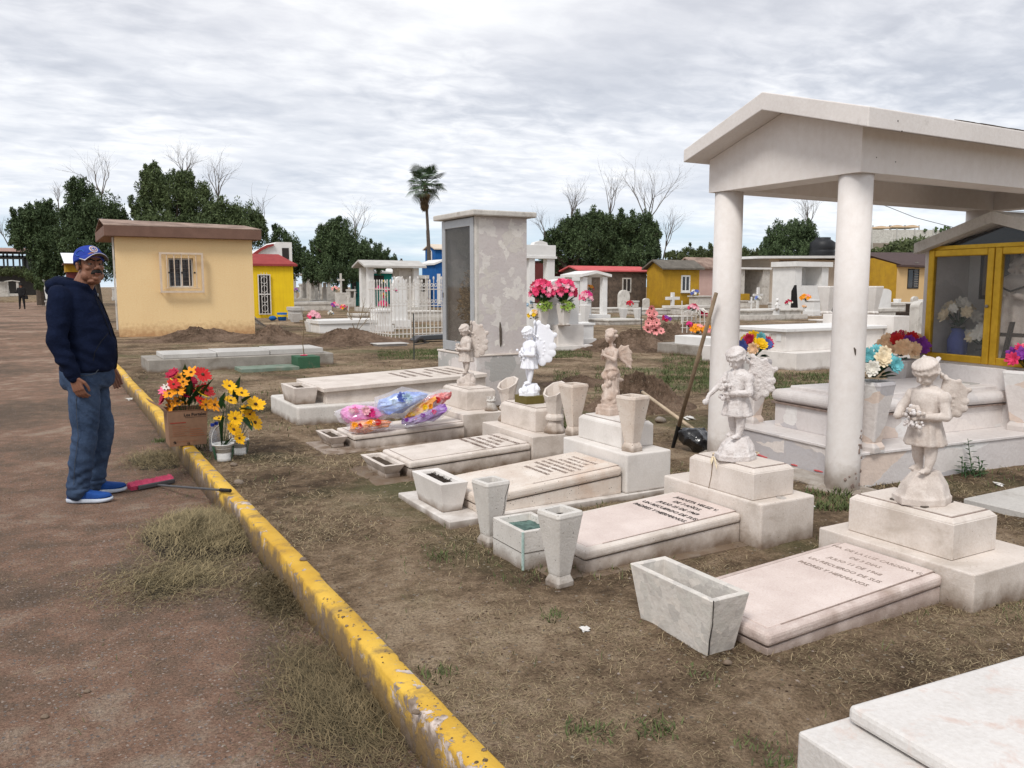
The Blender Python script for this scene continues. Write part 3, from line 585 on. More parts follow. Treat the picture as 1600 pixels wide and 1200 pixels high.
for p in tx: mb.tube([p, p+Vector((random.gauss(0, .018), random.gauss(0, .03), random.uniform(.004, .02)))], .0018, 4)
mb.build('twigs', 'dark_soil', T)
tall_vase('left tapered cream vase at the back corner of the praying cherub pedestal', 3.30, 4.92, .394, .365, .165, .068, 'pitted_stone', rad(5), wtx=1)
tall_vase('right tapered cream vase in front of the praying cherub pedestal', 3.29, 4.22, .394, .36, .168, .078, 'pitted_stone', rad(12))
# ---- fourth grave: white statue
T = thing('grave', 'low grave with short lettered slab and block pedestal under the bright white angel', 'grave', (2.3, 5.5, .1), 0, G_GRAVE)
s = grave_slab(T, 2.20, 3.20, 5.34, 5.88, .05, .222, .262, 'cream_stone', 'cream_stone', .05)
MB().box(3.205, 3.60, 5.33, 6.16, .03, .312).build('block', 'cream_stone', T, bev=.006, seg=2)
pedestal(T, 3.33, 3.62-.02, 5.50, 6.06, .312, .502, 'cream_stone')
sl = Vector((1, 0, .04)).normalized()
text_part('inscription', ['LA NIÑA ALICIA LOPEZ', 'DE 2 AÑOS', 'MAYO 14 DE 1966', 'UN RECUERDO DE SUS', 'PADRES Y HERMANOS'], (3.09, 5.61, .229+(3.09-2.2)*.04), (0, -1, 0), sl, .045, 'letter_brown', s, sp=1.5, depth=.0006, bold=.0005)
MB().box(1.93, 2.45, 5.28, 5.92, .05, .104).build('footing', 'concrete', T, bev=.006)
T = thing('planter', 'flared low stone planter at the foot of the grave with the white angel', 'planter', (2.05, 5.6, .1), 0, 'stone planters at grave feet')
trough(T, 2.02, 2.19, 5.38, 5.86, .135, .205, .035, .05, .03, 'cream_stone', 'soil', .025); MB().box(2.055, 2.165, 5.43, 5.82, .1, .137).build('foot', 'cream_stone', T, bev=.003)
def cut_vase(label, cx, cy, z0, h0, h1, r):
    T = thing('stone_vase', label, 'vase', (cx, cy, z0), 0, 'slant cut trumpet vases'); n = 8; mb = MB()
    def rg(rr, za, zb): return [(cx+rr*math.cos(a), cy+rr*math.sin(a), (za+zb)/2+(zb-za)/2*math.cos(a-.35)) for a in [2*math.pi*(i+.5)/n for i in range(n)]]
    MB().rings([rg(r*.95, z0, z0), rg(r*.98, z0+.02, z0+.02), rg(r*.62, z0+.075, z0+.075), rg(r*.56, z0+.10, z0+.10)]).build('foot', 'cream_stone', T, bev=.003)
    MB().rings([rg(r*.80, z0+.10, z0+.10), rg(r*.84, z0+.125, z0+.125), rg(r*.66, z0+.15, z0+.15)]).build('collar', 'cream_stone', T, bev=.004)
    MB().rings([rg(r*.60, z0+.145, z0+.145), rg(r*.82, z0+.24, z0+.26), rg(r*1.06, z0+h0, z0+h1), rg(r*.86, z0+h0+.002, z0+h1-.004), rg(r*.6, z0+.2, z0+.22)]).build('body', 'cream_stone', T, bev=.0015)
    return T
cut_vase('slant cut trumpet vase on the left of the white angel, behind the pedestal', 3.42, 6.12-.02, .31, .28, .38, .088)
cut_vase('slant cut trumpet vase on the right front of the white angel pedestal', 3.46, 5.42, .314, .29, .40, .090)
# ---- fifth grave: bundles
T = thing('grave', 'low blank grave with thin paved edge, carrying the wrapped flower bundles', 'grave', (2.3, 6.6, .1), 0, G_GRAVE)
s = grave_slab(T, 2.19, 3.21, 6.50, 6.96, .11, .228, .262, 'cream_stone', 'cream_stone', .04)
MB().box(1.93, 3.25, 6.40, 7.02, .05, .116).build('footing', 'cream_stone', T, bev=.005)
MB().box(3.22, 3.63, 6.56, 7.30, .03, .318).build('block', 'cream_stone', T, bev=.005, seg=2)
pedestal(T, 3.36, 3.66, 6.76, 7.28, .318, .515, 'cream_stone')
T = thing('planter', 'shallow flared stone planter at the foot of the grave with the wrapped bundles', 'planter', (2.05, 6.7, .12), 0, 'stone planters at grave feet')
trough(T, 2.02, 2.175, 6.60, 7.02, .145, .212, .03, .045, .026, 'cream_stone', 'soil', .02); MB().box(2.055, 2.15, 6.64, 6.98, .118, .147).build('foot', 'cream_stone', T, bev=.003)
T = thing('stone_urn', 'small broken stone urn beside the pedestal of the grey angel', 'urn', (3.60, 6.66, .318)); z = .318
MB().lathe(3.56, 6.66, [(.06, z), (.062, z+.012), (.05, z+.03), (.038, z+.075), (.036, z+.085), (.045, z+.088), (.045, z+.10), (.03, z+.105)], 18).build('body', 'grey_pitted', T, bev=0, smooth=True)
mb = MB(); 
for k in range(5): a = k*1.25; mb.tube([(3.56+.03*math.cos(a), 6.66+.03*math.sin(a), z+.10), (3.56+.036*math.cos(a+.4), 6.66+.036*math.sin(a+.4), z+.128)], [.012, .006], 5)
mb.build('broken_lip', 'grey_pitted', T)
# ---- large tomb with glass niche
T = thing('tomb', 'long cream tomb whose lettered slab runs up to a tall glass-fronted marble niche', 'tomb', (2.4, 8.2, .1))
MB().box(2.12, 4.25, 7.96, 9.05, .0, .285).build('plinth', 'grey_pitted', T, bev=.02, seg=3)
x0, x1, y0, y1 = 2.44, 4.24, 8.06, 8.98
MB().hexa([(x0, y0, .285), (x1, y0, .285), (x1, y1, .285), (x0, y1, .285)], [(x0, y0, .405), (x1, y0, .46), (x1, y1, .46), (x0, y1, .405)]).build('tomb_wall', 'cream_stone', T, bev=.003)
e = .04; s = MB().hexa([(x0-e, y0-e, .405), (x1, y0-e, .462), (x1, y1+e, .462), (x0-e, y1+e, .405)], [(x0-e, y0-e, .447), (x1, y0-e, .505), (x1, y1+e, .505), (x0-e, y1+e, .447)]).build('slab', 'cream_stone', T, bev=.004)
sl = Vector((1, 0, .0315)).normalized()
text_part('inscription', ['SRA. MARIA DE JESUS', 'NACIO 1 DE ENERO 1903', 'FALLECIO 12 DE MARZO', 'DE 1981', 'RECUERDO DE SU ESPOSO', 'HIJOS Y NIETOS', 'DESCANSE EN PAZ'], (4.08, 8.52, .4485+(4.08-2.40)*.0322), (0, -1, 0), sl, .062, 'faded_ink', s, sp=1.9, depth=.001, bold=.001)
nx0 = 4.26; ny0 = YL(745, nx0, .5, 5); nx1 = XL(823, ny0, 1.5, nx0); ny1 = YL(692, nx0, 1.5, ny0)
zb = HT(nx0, ny0, 557); zc = HT(nx0, ny0, 337)
print('niche', nx0, nx1, ny0, ny1, zb, zc)
MB().box(nx0-.02, nx1+.01, ny0-.02, ny1+.12, 0, zb).build('niche_base', 'marble_mosaic_grey', T, bev=.006)
MB().box(nx0-.03, nx1+.02, ny0-.03, ny1+.13, zb, zb+.02).build('niche_ledge', 'cream_stone', T, bev=.004)
w = .035
mb = MB().box(nx0+.03, nx1, ny0, ny0+w, zb+.02, zc).box(nx0+.03, nx1, ny1-w, ny1, zb+.02, zc).box(nx1-w, nx1, ny0+w, ny1-w, zb+.02, zc)
mb.build('niche_wall', 'marble_mosaic', T, bev=.003)
MB().box(nx0+.04, nx1-w, ny0+w, ny1-w, zb+.02, zb+.06).build('niche_floor', 'white_stone', T)
MB().box(nx0+.0, nx0+.035, ny0+.0, ny0+.05, zb+.021, zc-.001).build('corner_post', 'old_white', T, bev=.003)
a = .085; fr = MB()
fr.box(nx0-.012, nx0+.028, ny0+.052, ny0+.052+a, zb+.03, zc-.01).box(nx0-.012, nx0+.028, ny1-a, ny1-.005, zb+.03, zc-.01)
fr.box(nx0-.011, nx0+.027, ny0+.052+a, ny1-a, zb+.03, zb+.03+a*1.3).box(nx0-.011, nx0+.027, ny0+.052+a, ny1-a, zc-.01-a*1.1, zc-.01)
d = fr.build('glass_door', 'aluminium', T, bev=.004)
MB().box(nx0+.004, nx0+.009, ny0+.05+a, ny1-a+.002, zb+.03+a, zc-a*1.1).build('pane', 'niche_glass', d)
MB().box(nx0-.016, nx0-.012, ny1-.05, ny1-.02, 1.32, 1.38).build('lock', 'weathered_metal', d)
MB().box(nx0-.085, nx1+.085, ny0-.085, ny1+.085, zc, zc+.062).build('cap_slab', 'old_white', T, bev=.012, seg=2)
z = zb+.06
fx, fy = nx0+.22, (ny0+ny1)/2
o = thing('statue', 'small white figure standing inside the glass niche', 'statue', (nx0+.36, fy+.1, z)); 
mb = MB().lathe(nx0+.36, fy+.1, [(.11, z), (.10, z+.5), (.07, z+.56), (.07, z+.85), (.10, z+1.05), (.06, z+1.12), (.035, z+1.15), (.07, z+1.22), (.055, z+1.32), (.01, z+1.36)], 14); mb.build('body', 'white_stone', o, smooth=True)
o = thing('vase', 'white vase of dried tan flowers inside the glass niche', 'vase', (fx, fy-.08, z)); MB().lathe(fx, fy-.08, [(.06, z), (.09, z+.42), (.075, z+.42), (.05, z+.3)], 12).build('body', 'white_stone', o, smooth=True)
V_, F_ = leaf_cloud([(fx-.04, fy-.08, z+.62), (fx-.03, fy+.02, z+.50), (fx, fy-.14, z+.85)], [(.13, .26, .28), (.13, .26, .2), (.08, .14, .25)], [1500, 900, 500], .05, fill=.2)
big_mesh('dried_flowers', V_-np.array([fx, fy-.08, z]), F_, 'dried_bloom', o)
mb = MB().tube([(nx0+.3, ny0-.002, zb+.38), (nx0+.305, ny0-.004, zb+.30), (nx0+.31, ny0-.004, zb+.14), (nx0+.305, ny0-.002, zb+.10)], [.006, .016, .014, .006], 6); mb.build('drip_mark', 'mortar', T)
T = thing('planter', 'square cream planter on the front corner of the glass niche tomb', 'planter', (2.15, 8.3, .285), 0, 'stone planters at grave feet')
trough(T, 2.13, 2.37, 8.10, 8.62, .286, .455, .02, .045, .04, 'cream_stone', 'soil', .03)
# ---- bottom right tomb and concrete strip
T = thing('tomb', 'chipped white painted slab tomb cut off by the lower right corner', 'tomb', (1.55, 1.3, .1))
c0 = P(1246, 1142, .42); a1 = rad(-4.5)
def rot2(c, a, u, v, z): return (c.x+u*math.cos(a)-v*math.sin(a), c.y+u*math.sin(a)+v*math.cos(a), z)
def rb(c, a, u0, u1, v0, v1, z0, z1): return MB().hexa([rot2(c, a, *q, z0) for q in ((u0, v0), (u1, v0), (u1, v1), (u0, v1))], [rot2(c, a, *q, z1) for q in ((u0, v0), (u1, v0), (u1, v1), (u0, v1))])
rb(c0, a1, 0, 2.4, -1.1, 0, 0.02, .42).build('tomb_wall', 'chipped_white', T, bev=.008, seg=2)
c1 = P(1361, 1147, .43)-c0; u1_, v1_ = c1.x*math.cos(a1)+c1.y*math.sin(a1), -c1.x*math.sin(a1)+c1.y*math.cos(a1)
rb(c0, a1, u1_+.0, 2.3, -1.0, v1_+.07, .427, .468).build('slab', 'chipped_white', T, bev=.012, seg=2)
rb(c0, a1, u1_+.02, 2.2, -1.0, v1_+.05, .419, .43).build('joint', 'ink', T)
p = P(1505, 781, .12); tag(MB().hexa([(p.x, p.y-.6, .05), (p.x+3, p.y-.6, .05), (p.x+3, p.y, .05), (p.x, p.y, .05)], [(p.x, p.y-.6, .13), (p.x+3, p.y-.6, .13), (p.x+3, p.y, .13), (p.x, p.y, .13)]).build('concrete_slab', 'pale_concrete', bev=.006, loc=(p.x, p.y, .05)), 'plain flat concrete slab on the ground right of the girl statue', 'slab')
# ---- triple cover concrete grave and green grave by the house
T = thing('grave', 'long grey concrete grave with three loose cover slabs beside the yellow house', 'grave', (1.4, 14.1, .1))
X0, X1, Y0, Y1, _, ZT = blk(232, 583, 563, 217, 521); Y1 = Y0+1.05
MB().box(X0, X1, Y0, Y1, .0, ZT).build('kerb_box', 'concrete', T, bev=.012)
a = XL(254, Y0+.1, ZT, X0-.5); xe = X1-.14; ts = [a, XL(339, Y0+.12, ZT, X0), XL(422, Y0+.12, ZT, X0), xe]
for i in range(3): MB().box(ts[i]+.006, ts[i+1]-.006, Y0+.10+.01*i, Y1-.08, ZT, ZT+.075+.008*i).build('cover_slab', 'pale_concrete', T, bev=.008)
T = thing('grave', 'small green painted grave frame with a square box head', 'grave', (2.0, 11, .1))
c = P(470, 588, .1); X0, X1, Y0, Y1, _, ZT = blk(466, 577, 558, 462, 500); 
MB().box(X0, X1, Y0, Y0+.42, .02, ZT).build('head_box', 'green_paint', T, bev=.006); tp = P(396, 584, .16)
MB().box(tp.x, X0-.004, Y0-.1, Y0+.45, .02, .155).build('kerb_frame', 'green_top', T, bev=.006)
hb = (X0+.16, Y0+.2, ZT)
T = thing('flower_stick', 'thin dead rose stalk with pink petals standing in the green grave box', 'dead plant', hb)
mb = MB(); q = Vector(hb)
ts = [q, q+Vector((-.02, 0, .22)), q+Vector((.01, 0, .45)), q+Vector((.0, 0, .68)), q+Vector((-.02, .02, .82))]; mb.tube(ts, [.009, .007, .006, .005, .002], 5)
for k, (a_, b_) in enumerate(((.25, .09), (.42, -.07), (.55, .07), (.3, -.05), (.65, -.04))): p_ = q+Vector((0, 0, a_)); mb.tube([p_, p_+Vector((b_*.6, 0, .06)), p_+Vector((b_, .01, .14))], [.004, .003, .0015], 4)
mb.build('stalk', 'dry_stem', T); mb = MB()
for k in range(14): a_ = random.random()*6.3; mb.ell(q+Vector((.05*math.cos(a_)*random.random(), .05*math.sin(a_)*random.random(), .012)), (.02, .02, .008), 6, 4)
mb.build('fallen_petals', 'petal_rose', T)
# ---------------------------------------------------------------- flowers
def bloom(mb, c, r, nrm, n=9, layers=1, cup=.35, w=.42, rng=random):
    c = Vector(c); nrm = Vector(nrm).normalized(); a = nrm.orthogonal().normalized(); b_ = nrm.cross(a)
    for L in range(layers):
        rr = r*(1-.27*L); cu = cup+.38*L; ph = rng.random()*6.28
        for k in range(n):
            t_ = ph+2*math.pi*k/n+rng.gauss(0, .08); d = a*math.cos(t_)+b_*math.sin(t_); s_ = nrm.cross(d); q = rr*rng.uniform(.88, 1.1)
            p0 = c+nrm*.1*r; p1 = c+d*q*.55+nrm*q*cu*.35+s_*q*w*.5; p2 = c+d*q+nrm*q*cu*.75; p3 = c+d*q*.55+nrm*q*cu*.35-s_*q*w*.5; pm = c+d*q*.6+nrm*q*(cu*.35+.08)
            p4 = p2+s_*q*w*.22-d*q*.08; p5 = p2-s_*q*w*.22-d*q*.08
            mb.add([p0, p1, p4, p2, p5, p3, pm], [(0, 1, 6), (1, 2, 6), (2, 3, 6), (3, 4, 6), (4, 5, 6), (5, 0, 6)])
    return mb
def leaf(mb, base, tip, w, fold=.25, up=(0, 0, 1)):
    base, tip = Vector(base), Vector(tip); d = tip-base; s_ = d.cross(Vector(up)); s_ = s_.normalized()*w if s_.length > 1e-6 else Vector((w, 0, 0)); n = s_.cross(d).normalized()*w*fold
    m1, m2 = base+d*.3, base+d*.65
    mb.add([base, m1+s_*.5+n, m2+s_*.42+n, tip, m2-s_*.42+n, m1-s_*.5+n, m1, m2], [(0, 1, 6), (1, 2, 7, 6), (2, 3, 7), (3, 4, 7), (4, 5, 6, 7), (5, 0, 6)])
def toward(p, k=.6):
    d = (Vector((0, 0, CZ))-Vector(p)); d.normalize(); return d*k
def bouquet(label, base, items, leaves=None, group=None, cat='bouquet', stems=True, centre=True, leafm='leaf_green', name='bouquet'):
    """items: (material, position, radius, petals, layers); every bloom is a mesh of its own"""
    T = thing(name, label, cat, base, 0, group); base = Vector(base); st = MB(); lf = MB(); rng = random.Random(len(items)*7+int(base.x*100))
    for it in items:
        m_, p, r, n, L = it; p = Vector(p); o = p-base; nr = Vector((o.x, o.y, abs(o.z)*.35)).normalized()*.6+toward(p, .75)+Vector((rng.gauss(0, .25), rng.gauss(0, .25), rng.gauss(.1, .2)))
        f = bloom(MB(), p, r, nr, n, L, w=.62 if L > 1 else .5, rng=rng).build('blossom', m_, T)
        if centre and L == 1: MB().ell(p+nr.normalized()*r*.12, r*.2, 8, 5).build('flower_centre', 'petal_center', f)
        st.tube([base+o*.05, base+o*.6+Vector((0, 0, .02)), p], .0022, 4)
    if stems: st.build('stems', 'leaf_green', T)
    for q in leaves or []:
        a_, b_, w = q; leaf(lf, a_, b_, w)
    if leaves: lf.build('leaves', leafm, T)
    return T
def auto_bouquet(label, c, r, h, cols, n, fr, leafn=22, cat='bouquet', group=None, petals=8, layers=2, leafm='leaf_green', seed=0, leaf_w=.3, name='bouquet'):
    """a rounded bunch: blooms over a dome, leaves low between them"""
    rng = random.Random(seed+17); c = Vector(c); items = []
    for k in range(n):
        t_ = k/n; th = k*2.399; el = math.acos(1-t_*.92); d = Vector((math.sin(el)*math.cos(th), math.sin(el)*math.sin(th), math.cos(el)))
        p = c+Vector((d.x*r, d.y*r, d.z*h*.75+h*.28))*1.0+Vector((rng.gauss(0, .06), rng.gauss(0, .06), rng.gauss(0, .06)))*r
        items.append((cols[k % len(cols)] if rng.random() > .25 else rng.choice(cols), p, fr*rng.uniform(.8, 1.2), petals, layers))
    lv = []
    for k in range(leafn):
        a_ = rng.random()*6.28; q = rng.random(); tip = c+Vector((math.cos(a_)*r*(.7+.6*q), math.sin(a_)*r*(.7+.6*q), h*rng.uniform(-.1, .9))); lv.append((c+(tip-c)*.35, tip, r*leaf_w))
    return bouquet(label, tuple(c), items, lv, group, cat, leafm=leafm, name=name)
# ---------------------------------------------------------------- pavilion
T = thing('pavilion', 'white open-sided gabled canopy on round columns over the marble tomb', 'pavilion', (4.62, 3.65, .1))
XC, YR, YLc = 4.62, 3.65, 4.785; zb_ = 2.163; zt_ = 2.44; bx0, by0, by1, bx1 = 4.50, 3.525, 4.83+.05, 8.05
for (cx, cy) in ((XC, YR), (XC, YLc), (7.82, YR), (7.82, YLc)):
    f = 1.0; MB().lathe(cx, cy, [(.112, -.03), (.112, .3), (.107, 1.2), (.106, zb_+.005)], 36).build('column', 'white_paint', T, smooth=True).data.shade_smooth()
    MB().box(cx-.17, cx+.17, cy-.17, cy+.17, -.02, .112).build('footing', 'old_white', T, bev=.02, seg=2)
w = .24; g0 = 4.305
ye0, ye1, yrg = 3.335, 4.955, 4.18; ze, zr = 2.385, 2.633
def roofz(y): return zr-(zr-ze)*abs(y-yrg)/((ye1-yrg) if y > yrg else (yrg-ye0))
# beams with the gable
mb = MB(); mb.prism([(bx0, by0, zb_), (bx0, by1, zb_), (bx0, by1, roofz(by1)-.003), (bx0, yrg, roofz(yrg)-.003), (bx0, by0, roofz(by0)-.003)], (w, 0, 0)); mb.build('gable_wall', 'white_paint', T)
MB().box(bx0+w, bx1, by0, by0+w*.9, zb_+.001, roofz(by0)-.004).build('beam', 'white_paint', T); MB().box(bx0+w, bx1, by1-w*.9, by1, zb_+.001, roofz(by1)-.004).build('beam', 'white_paint', T)
MB().prism([(bx1-.2, by0+w*.9, zb_), (bx1-.2, by1-w*.9, zb_), (bx1-.2, by1-w*.9, 2.42), (bx1-.2, by0+w*.9, 2.42)], (.19, 0, 0)).build('beam', 'white_paint', T)
MB().box(bx0+w, bx1-.2, by0+w*.9, by1-w*.9, 2.33, 2.36).build('ceiling', 'white_paint', T)
th = .118; pts = [(g0, ye0, ze), (g0, yrg, zr), (g0, ye1, ze), (g0, ye1, ze+th*.78), (g0, yrg, zr+th), (g0, ye0, ze+th)]
rng = random.Random(3)
mb = MB(); mb.prism(pts, (4.15, 0, 0)); mb.build('roof_slab', 'roof_paint', T, bev=.006, seg=2)
mb = MB()
for k in range(40): x_ = g0+.9+k*.075; mb.prism([(x_, ye0+.006, ze+th+.001), (x_, ye0+.05, ze+th+.014), (x_, ye0+.05, ze+th+.019+rng.random()*.006), (x_, ye0+.004, ze+th+.005+rng.random()*.006)], (.076, 0, 0))
mb.build('weathered_edge', 'mortar', T)
# crack marks on fascia and column
def crackline(pts, r, par, m='mortar'): MB().tube(pts, r, 4).build('crack', m, par)
yy = ye0-.0005
c_ = [(6.1+.10*k, yy, ze+.045+.028*math.sin(k*1.9)-.003*k) for k in range(6)]; crackline(c_, .0022, T)
mb = MB()
for (px, py, r) in ((1403, 189, .005), (1410, 205, .005)): y_ = ye0; x_ = XL(px, y_, 2.45, 4); mb.ell((x_, y_, HT(x_, y_, py)), r, 6, 4)
for (px, py) in ((1370, 246), (1400, 253)): x_ = XL(px, by0, 2.3, 4); mb.ell((x_, by0, HT(x_, by0, py)), .004, 6, 4)
mb.build('chips', 'mortar', T)
mb = MB()
for k in range(26):   # paint flakes gone from the foot of the near column
    a_ = rad(rng.uniform(225, 300)) if k > 14 else rad(rng.gauss(283, 7)); z_ = rng.uniform(.12, .3) if k > 14 else rng.gauss(.42, .05); rr = .1125
    if k > 14: z_ = .14+.1*rng.random()**2
    mb.ell((XC+rr*math.cos(a_), YR+rr*math.sin(a_), z_), (.008*rng.uniform(.4, 1.3), .008*rng.uniform(.4, 1.3), .009*rng.uniform(.5, 1.6)), 6, 4)
mb.build('flaked_spots', 'letter_brown', T)
MB().tube([(XC+.108*math.cos(rad(237)), YR+.108*math.sin(rad(237)), 1.06), (XC+.1085*math.cos(rad(241)), YR+.1085*math.sin(rad(241)), 1.045), (XC+.1085*math.cos(rad(243)), YR+.1085*math.sin(rad(243)), 1.01)], [.003, .008, .003], 6).build('scar', 'mortar', T)
# ---------------------------------------------------------------- marble tomb
C = P(1341, 762, .1); A2 = rad(-5); 
T = thing('tomb', 'stepped marble panelled tomb with rounded cover under the white canopy', 'tomb', tuple(C))
def tb(u0, u1, v0, v1, z0, z1): return rb(C, A2, u0, u1, v0, v1, z0, z1)
tb(0, 3.9, 0, 1.30, .0, .318).build('lower_step', 'marble_panel', T, bev=.004); tb(-.012, 3.92, -.012, 1.32, .318, .34).build('step_ledge', 'marble_top', T, bev=.004)
tb(-.25, 0, .05, 1.5, .0, .13).build('footing', 'old_white', T, bev=.02)
tb(.27, 2.25, .30, 1.12, .34, .52).build('upper_step', 'marble_panel', T, bev=.003)
tb(.25, 2.26, .27, 1.15, .522, .535).build('joint', 'letter_brown', T)
tb(.25, 2.27, .25, 1.17, .535, .635).build('rounded_cover', 'marble_top', T, bev=.055, seg=5)
tb(.36, 2.2, .36, 1.06, .62, .665).build('top_slab', 'marble_top', T, bev=.008)
tb(1.55, 1.82, .48, .62, .66, .672).build('name_plate', 'marble_mosaic_grey', T, bev=.002)
for k in range(5): u = -.002; v = rng.uniform(.35, 1.05); c_ = Vector(rot2(C, A2, u, v, .135+.01*rng.random())); MB().ell(c_, (.004, .04*rng.random()+.015, .007), 8, 5).build('red_mark', 'coral_roof', T)
CE = thing('glass_cabinet', 'gabled marble cabinet with two gold framed glass doors at the head of the marble tomb', 'cabinet', (6.4, 4, .3))
k0 = Vector(rot2(C, A2, 2.30, 1.42, 0)); A3 = rad(-8)
# doors: left edge at px 1458; find point along the plane
def kb(u0, u1, v0, v1, z0, z1): return rb(K, A3, u0, u1, v0, v1, z0, z1)
D_k = 7.3; K = Vector((*at(1452, D_k), 0))
KW = 1.28
zd0 = HT(K.x, K.y, 560); zd1 = HT(K.x, K.y, 391); print('cab', K, zd0, zd1)
kb(-.05, 1.0, -KW-.1, .08, .3, zd0-.02).build('base', 'marble_top', CE, bev=.004)
mb = MB(); pt = [rot2(K, A3, .47, v, z_) for v, z_ in ((-KW, zd0-.02), (.02, zd0-.02), (.02, zd1), (-KW/2, zd1+.20), (-KW, zd1))]; d = Vector(rot2(K, A3, 1.0, 0, 0))-Vector(rot2(K, A3, .95, 0, 0)); mb.prism(pt, d); mb.build('back_wall', 'bright_white', CE)
kb(0.0, .47, 0.0, .06, zd0-.02, zd1+.02).build('side_wall', 'marble_top', CE, bev=.003); kb(0.0, .47, -KW-.06, -KW, zd0-.02, zd1+.02).build('side_wall', 'marble_top', CE, bev=.003)
kb(.0, .47, -KW, 0, zd0-.02, zd0+.01).build('floor', 'white_stone', CE)
zrk = zd1+.22
for s_, vv in ((0, .10), (1, -KW-.10)):
    pr_ = [rot2(K, A3, -.10, vv, zd1-.03), rot2(K, A3, -.10, -KW/2, zrk-.03), rot2(K, A3, -.10, -KW/2, zrk+.06), rot2(K, A3, -.10, vv, zd1+.06)]
    MB().prism(pr_, Vector(rot2(K, A3, 1.15, 0, 0))-Vector(rot2(K, A3, -.0, 0, 0))).build('roof_slab', 'old_white', CE, bev=.003)
MB().prism([rot2(K, A3, .03, -.02, zd1+.03), rot2(K, A3, .03, -KW+.02, zd1+.03), rot2(K, A3, .03, -KW/2, zrk-.06)], Vector(rot2(K, A3, .01, 0, 0))-Vector(rot2(K, A3, 0, 0, 0))).build('gable_pane', 'smoke_glass', CE)
kb(-.02, .02, -KW, 0.0, zd1-.0, zd1+.03).build('lintel', 'gold_frame', CE)
for s_ in (0, 1):
    v1_ = -.0-s_*KW/2; v0_ = v1_-KW/2+.006; a = .062; mb = MB()
    for q in (kb(-.03, .012, v1_-a, v1_, zd0, zd1), kb(-.03, .012, v0_, v0_+a, zd0, zd1), kb(-.029, .011, v0_+a, v1_-a, zd0, zd0+a), kb(-.029, .011, v0_+a, v1_-a, zd1-a, zd1)): mb.add(q.v, q.f)
    dr = mb.build('glass_door', 'gold_frame', CE, bev=.008, seg=2)
    kb(-.008, -.004, v0_+a-.002, v1_-a+.002, zd0+a, zd1-a).build('pane', 'dim_glass', dr)
    kb(-.012, -.002, v0_+a-.001, v0_+a+.006, zd0+a, zd1-a).build('seal', 'ink', dr)
c_ = rot2(K, A3, -.04, -KW/2+.04, (zd0+zd1)/2+.0); MB().ell(c_, .014, 10, 6).build('lock', 'weathered_metal', CE)
# inside the cabinet
c_ = Vector(rot2(K, A3, .45, -.3, zd0+.95)); T = thing('picture', 'framed picture on the back wall inside the gold framed cabinet', 'picture', tuple(c_))
kb(.455, .469, -.48, -.12, zd0+.52, zd0+1.06).build('frame', 'dark_wood', T); kb(.450, .456, -.445, -.155, zd0+.555, zd0+1.025).build('mat_board', 'old_white', T); kb(.446, .4505, -.40, -.20, zd0+.62, zd0+.96).build('print', 'grey_plastic', T)
c_ = Vector(rot2(K, A3, .2, -.15, zd0+.01)); T = thing('vase', 'blue glass vase inside the gold framed cabinet', 'vase', tuple(c_)); MB().lathe(c_.x, c_.y, [(.05, c_.z), (.08, c_.z+.05), (.085, c_.z+.16), (.05, c_.z+.23), (.06, c_.z+.26)], 16).build('body', 'petal_blue', T, smooth=True)
auto_bouquet('white artificial flowers in the blue vase behind glass', tuple(c_+Vector((0, 0, .27))), .13, .2, ['petal_white', 'petal_cream'], 12, .06, 14, seed=3)
c_ = Vector(rot2(K, A3, .3, -.36, zd0+.01)); auto_bouquet('pale flowers lying low in the middle of the gold framed cabinet', tuple(c_+Vector((0, 0, .08))), .17, .2, ['petal_white', 'petal_cream'], 12, .06, 14, seed=4)
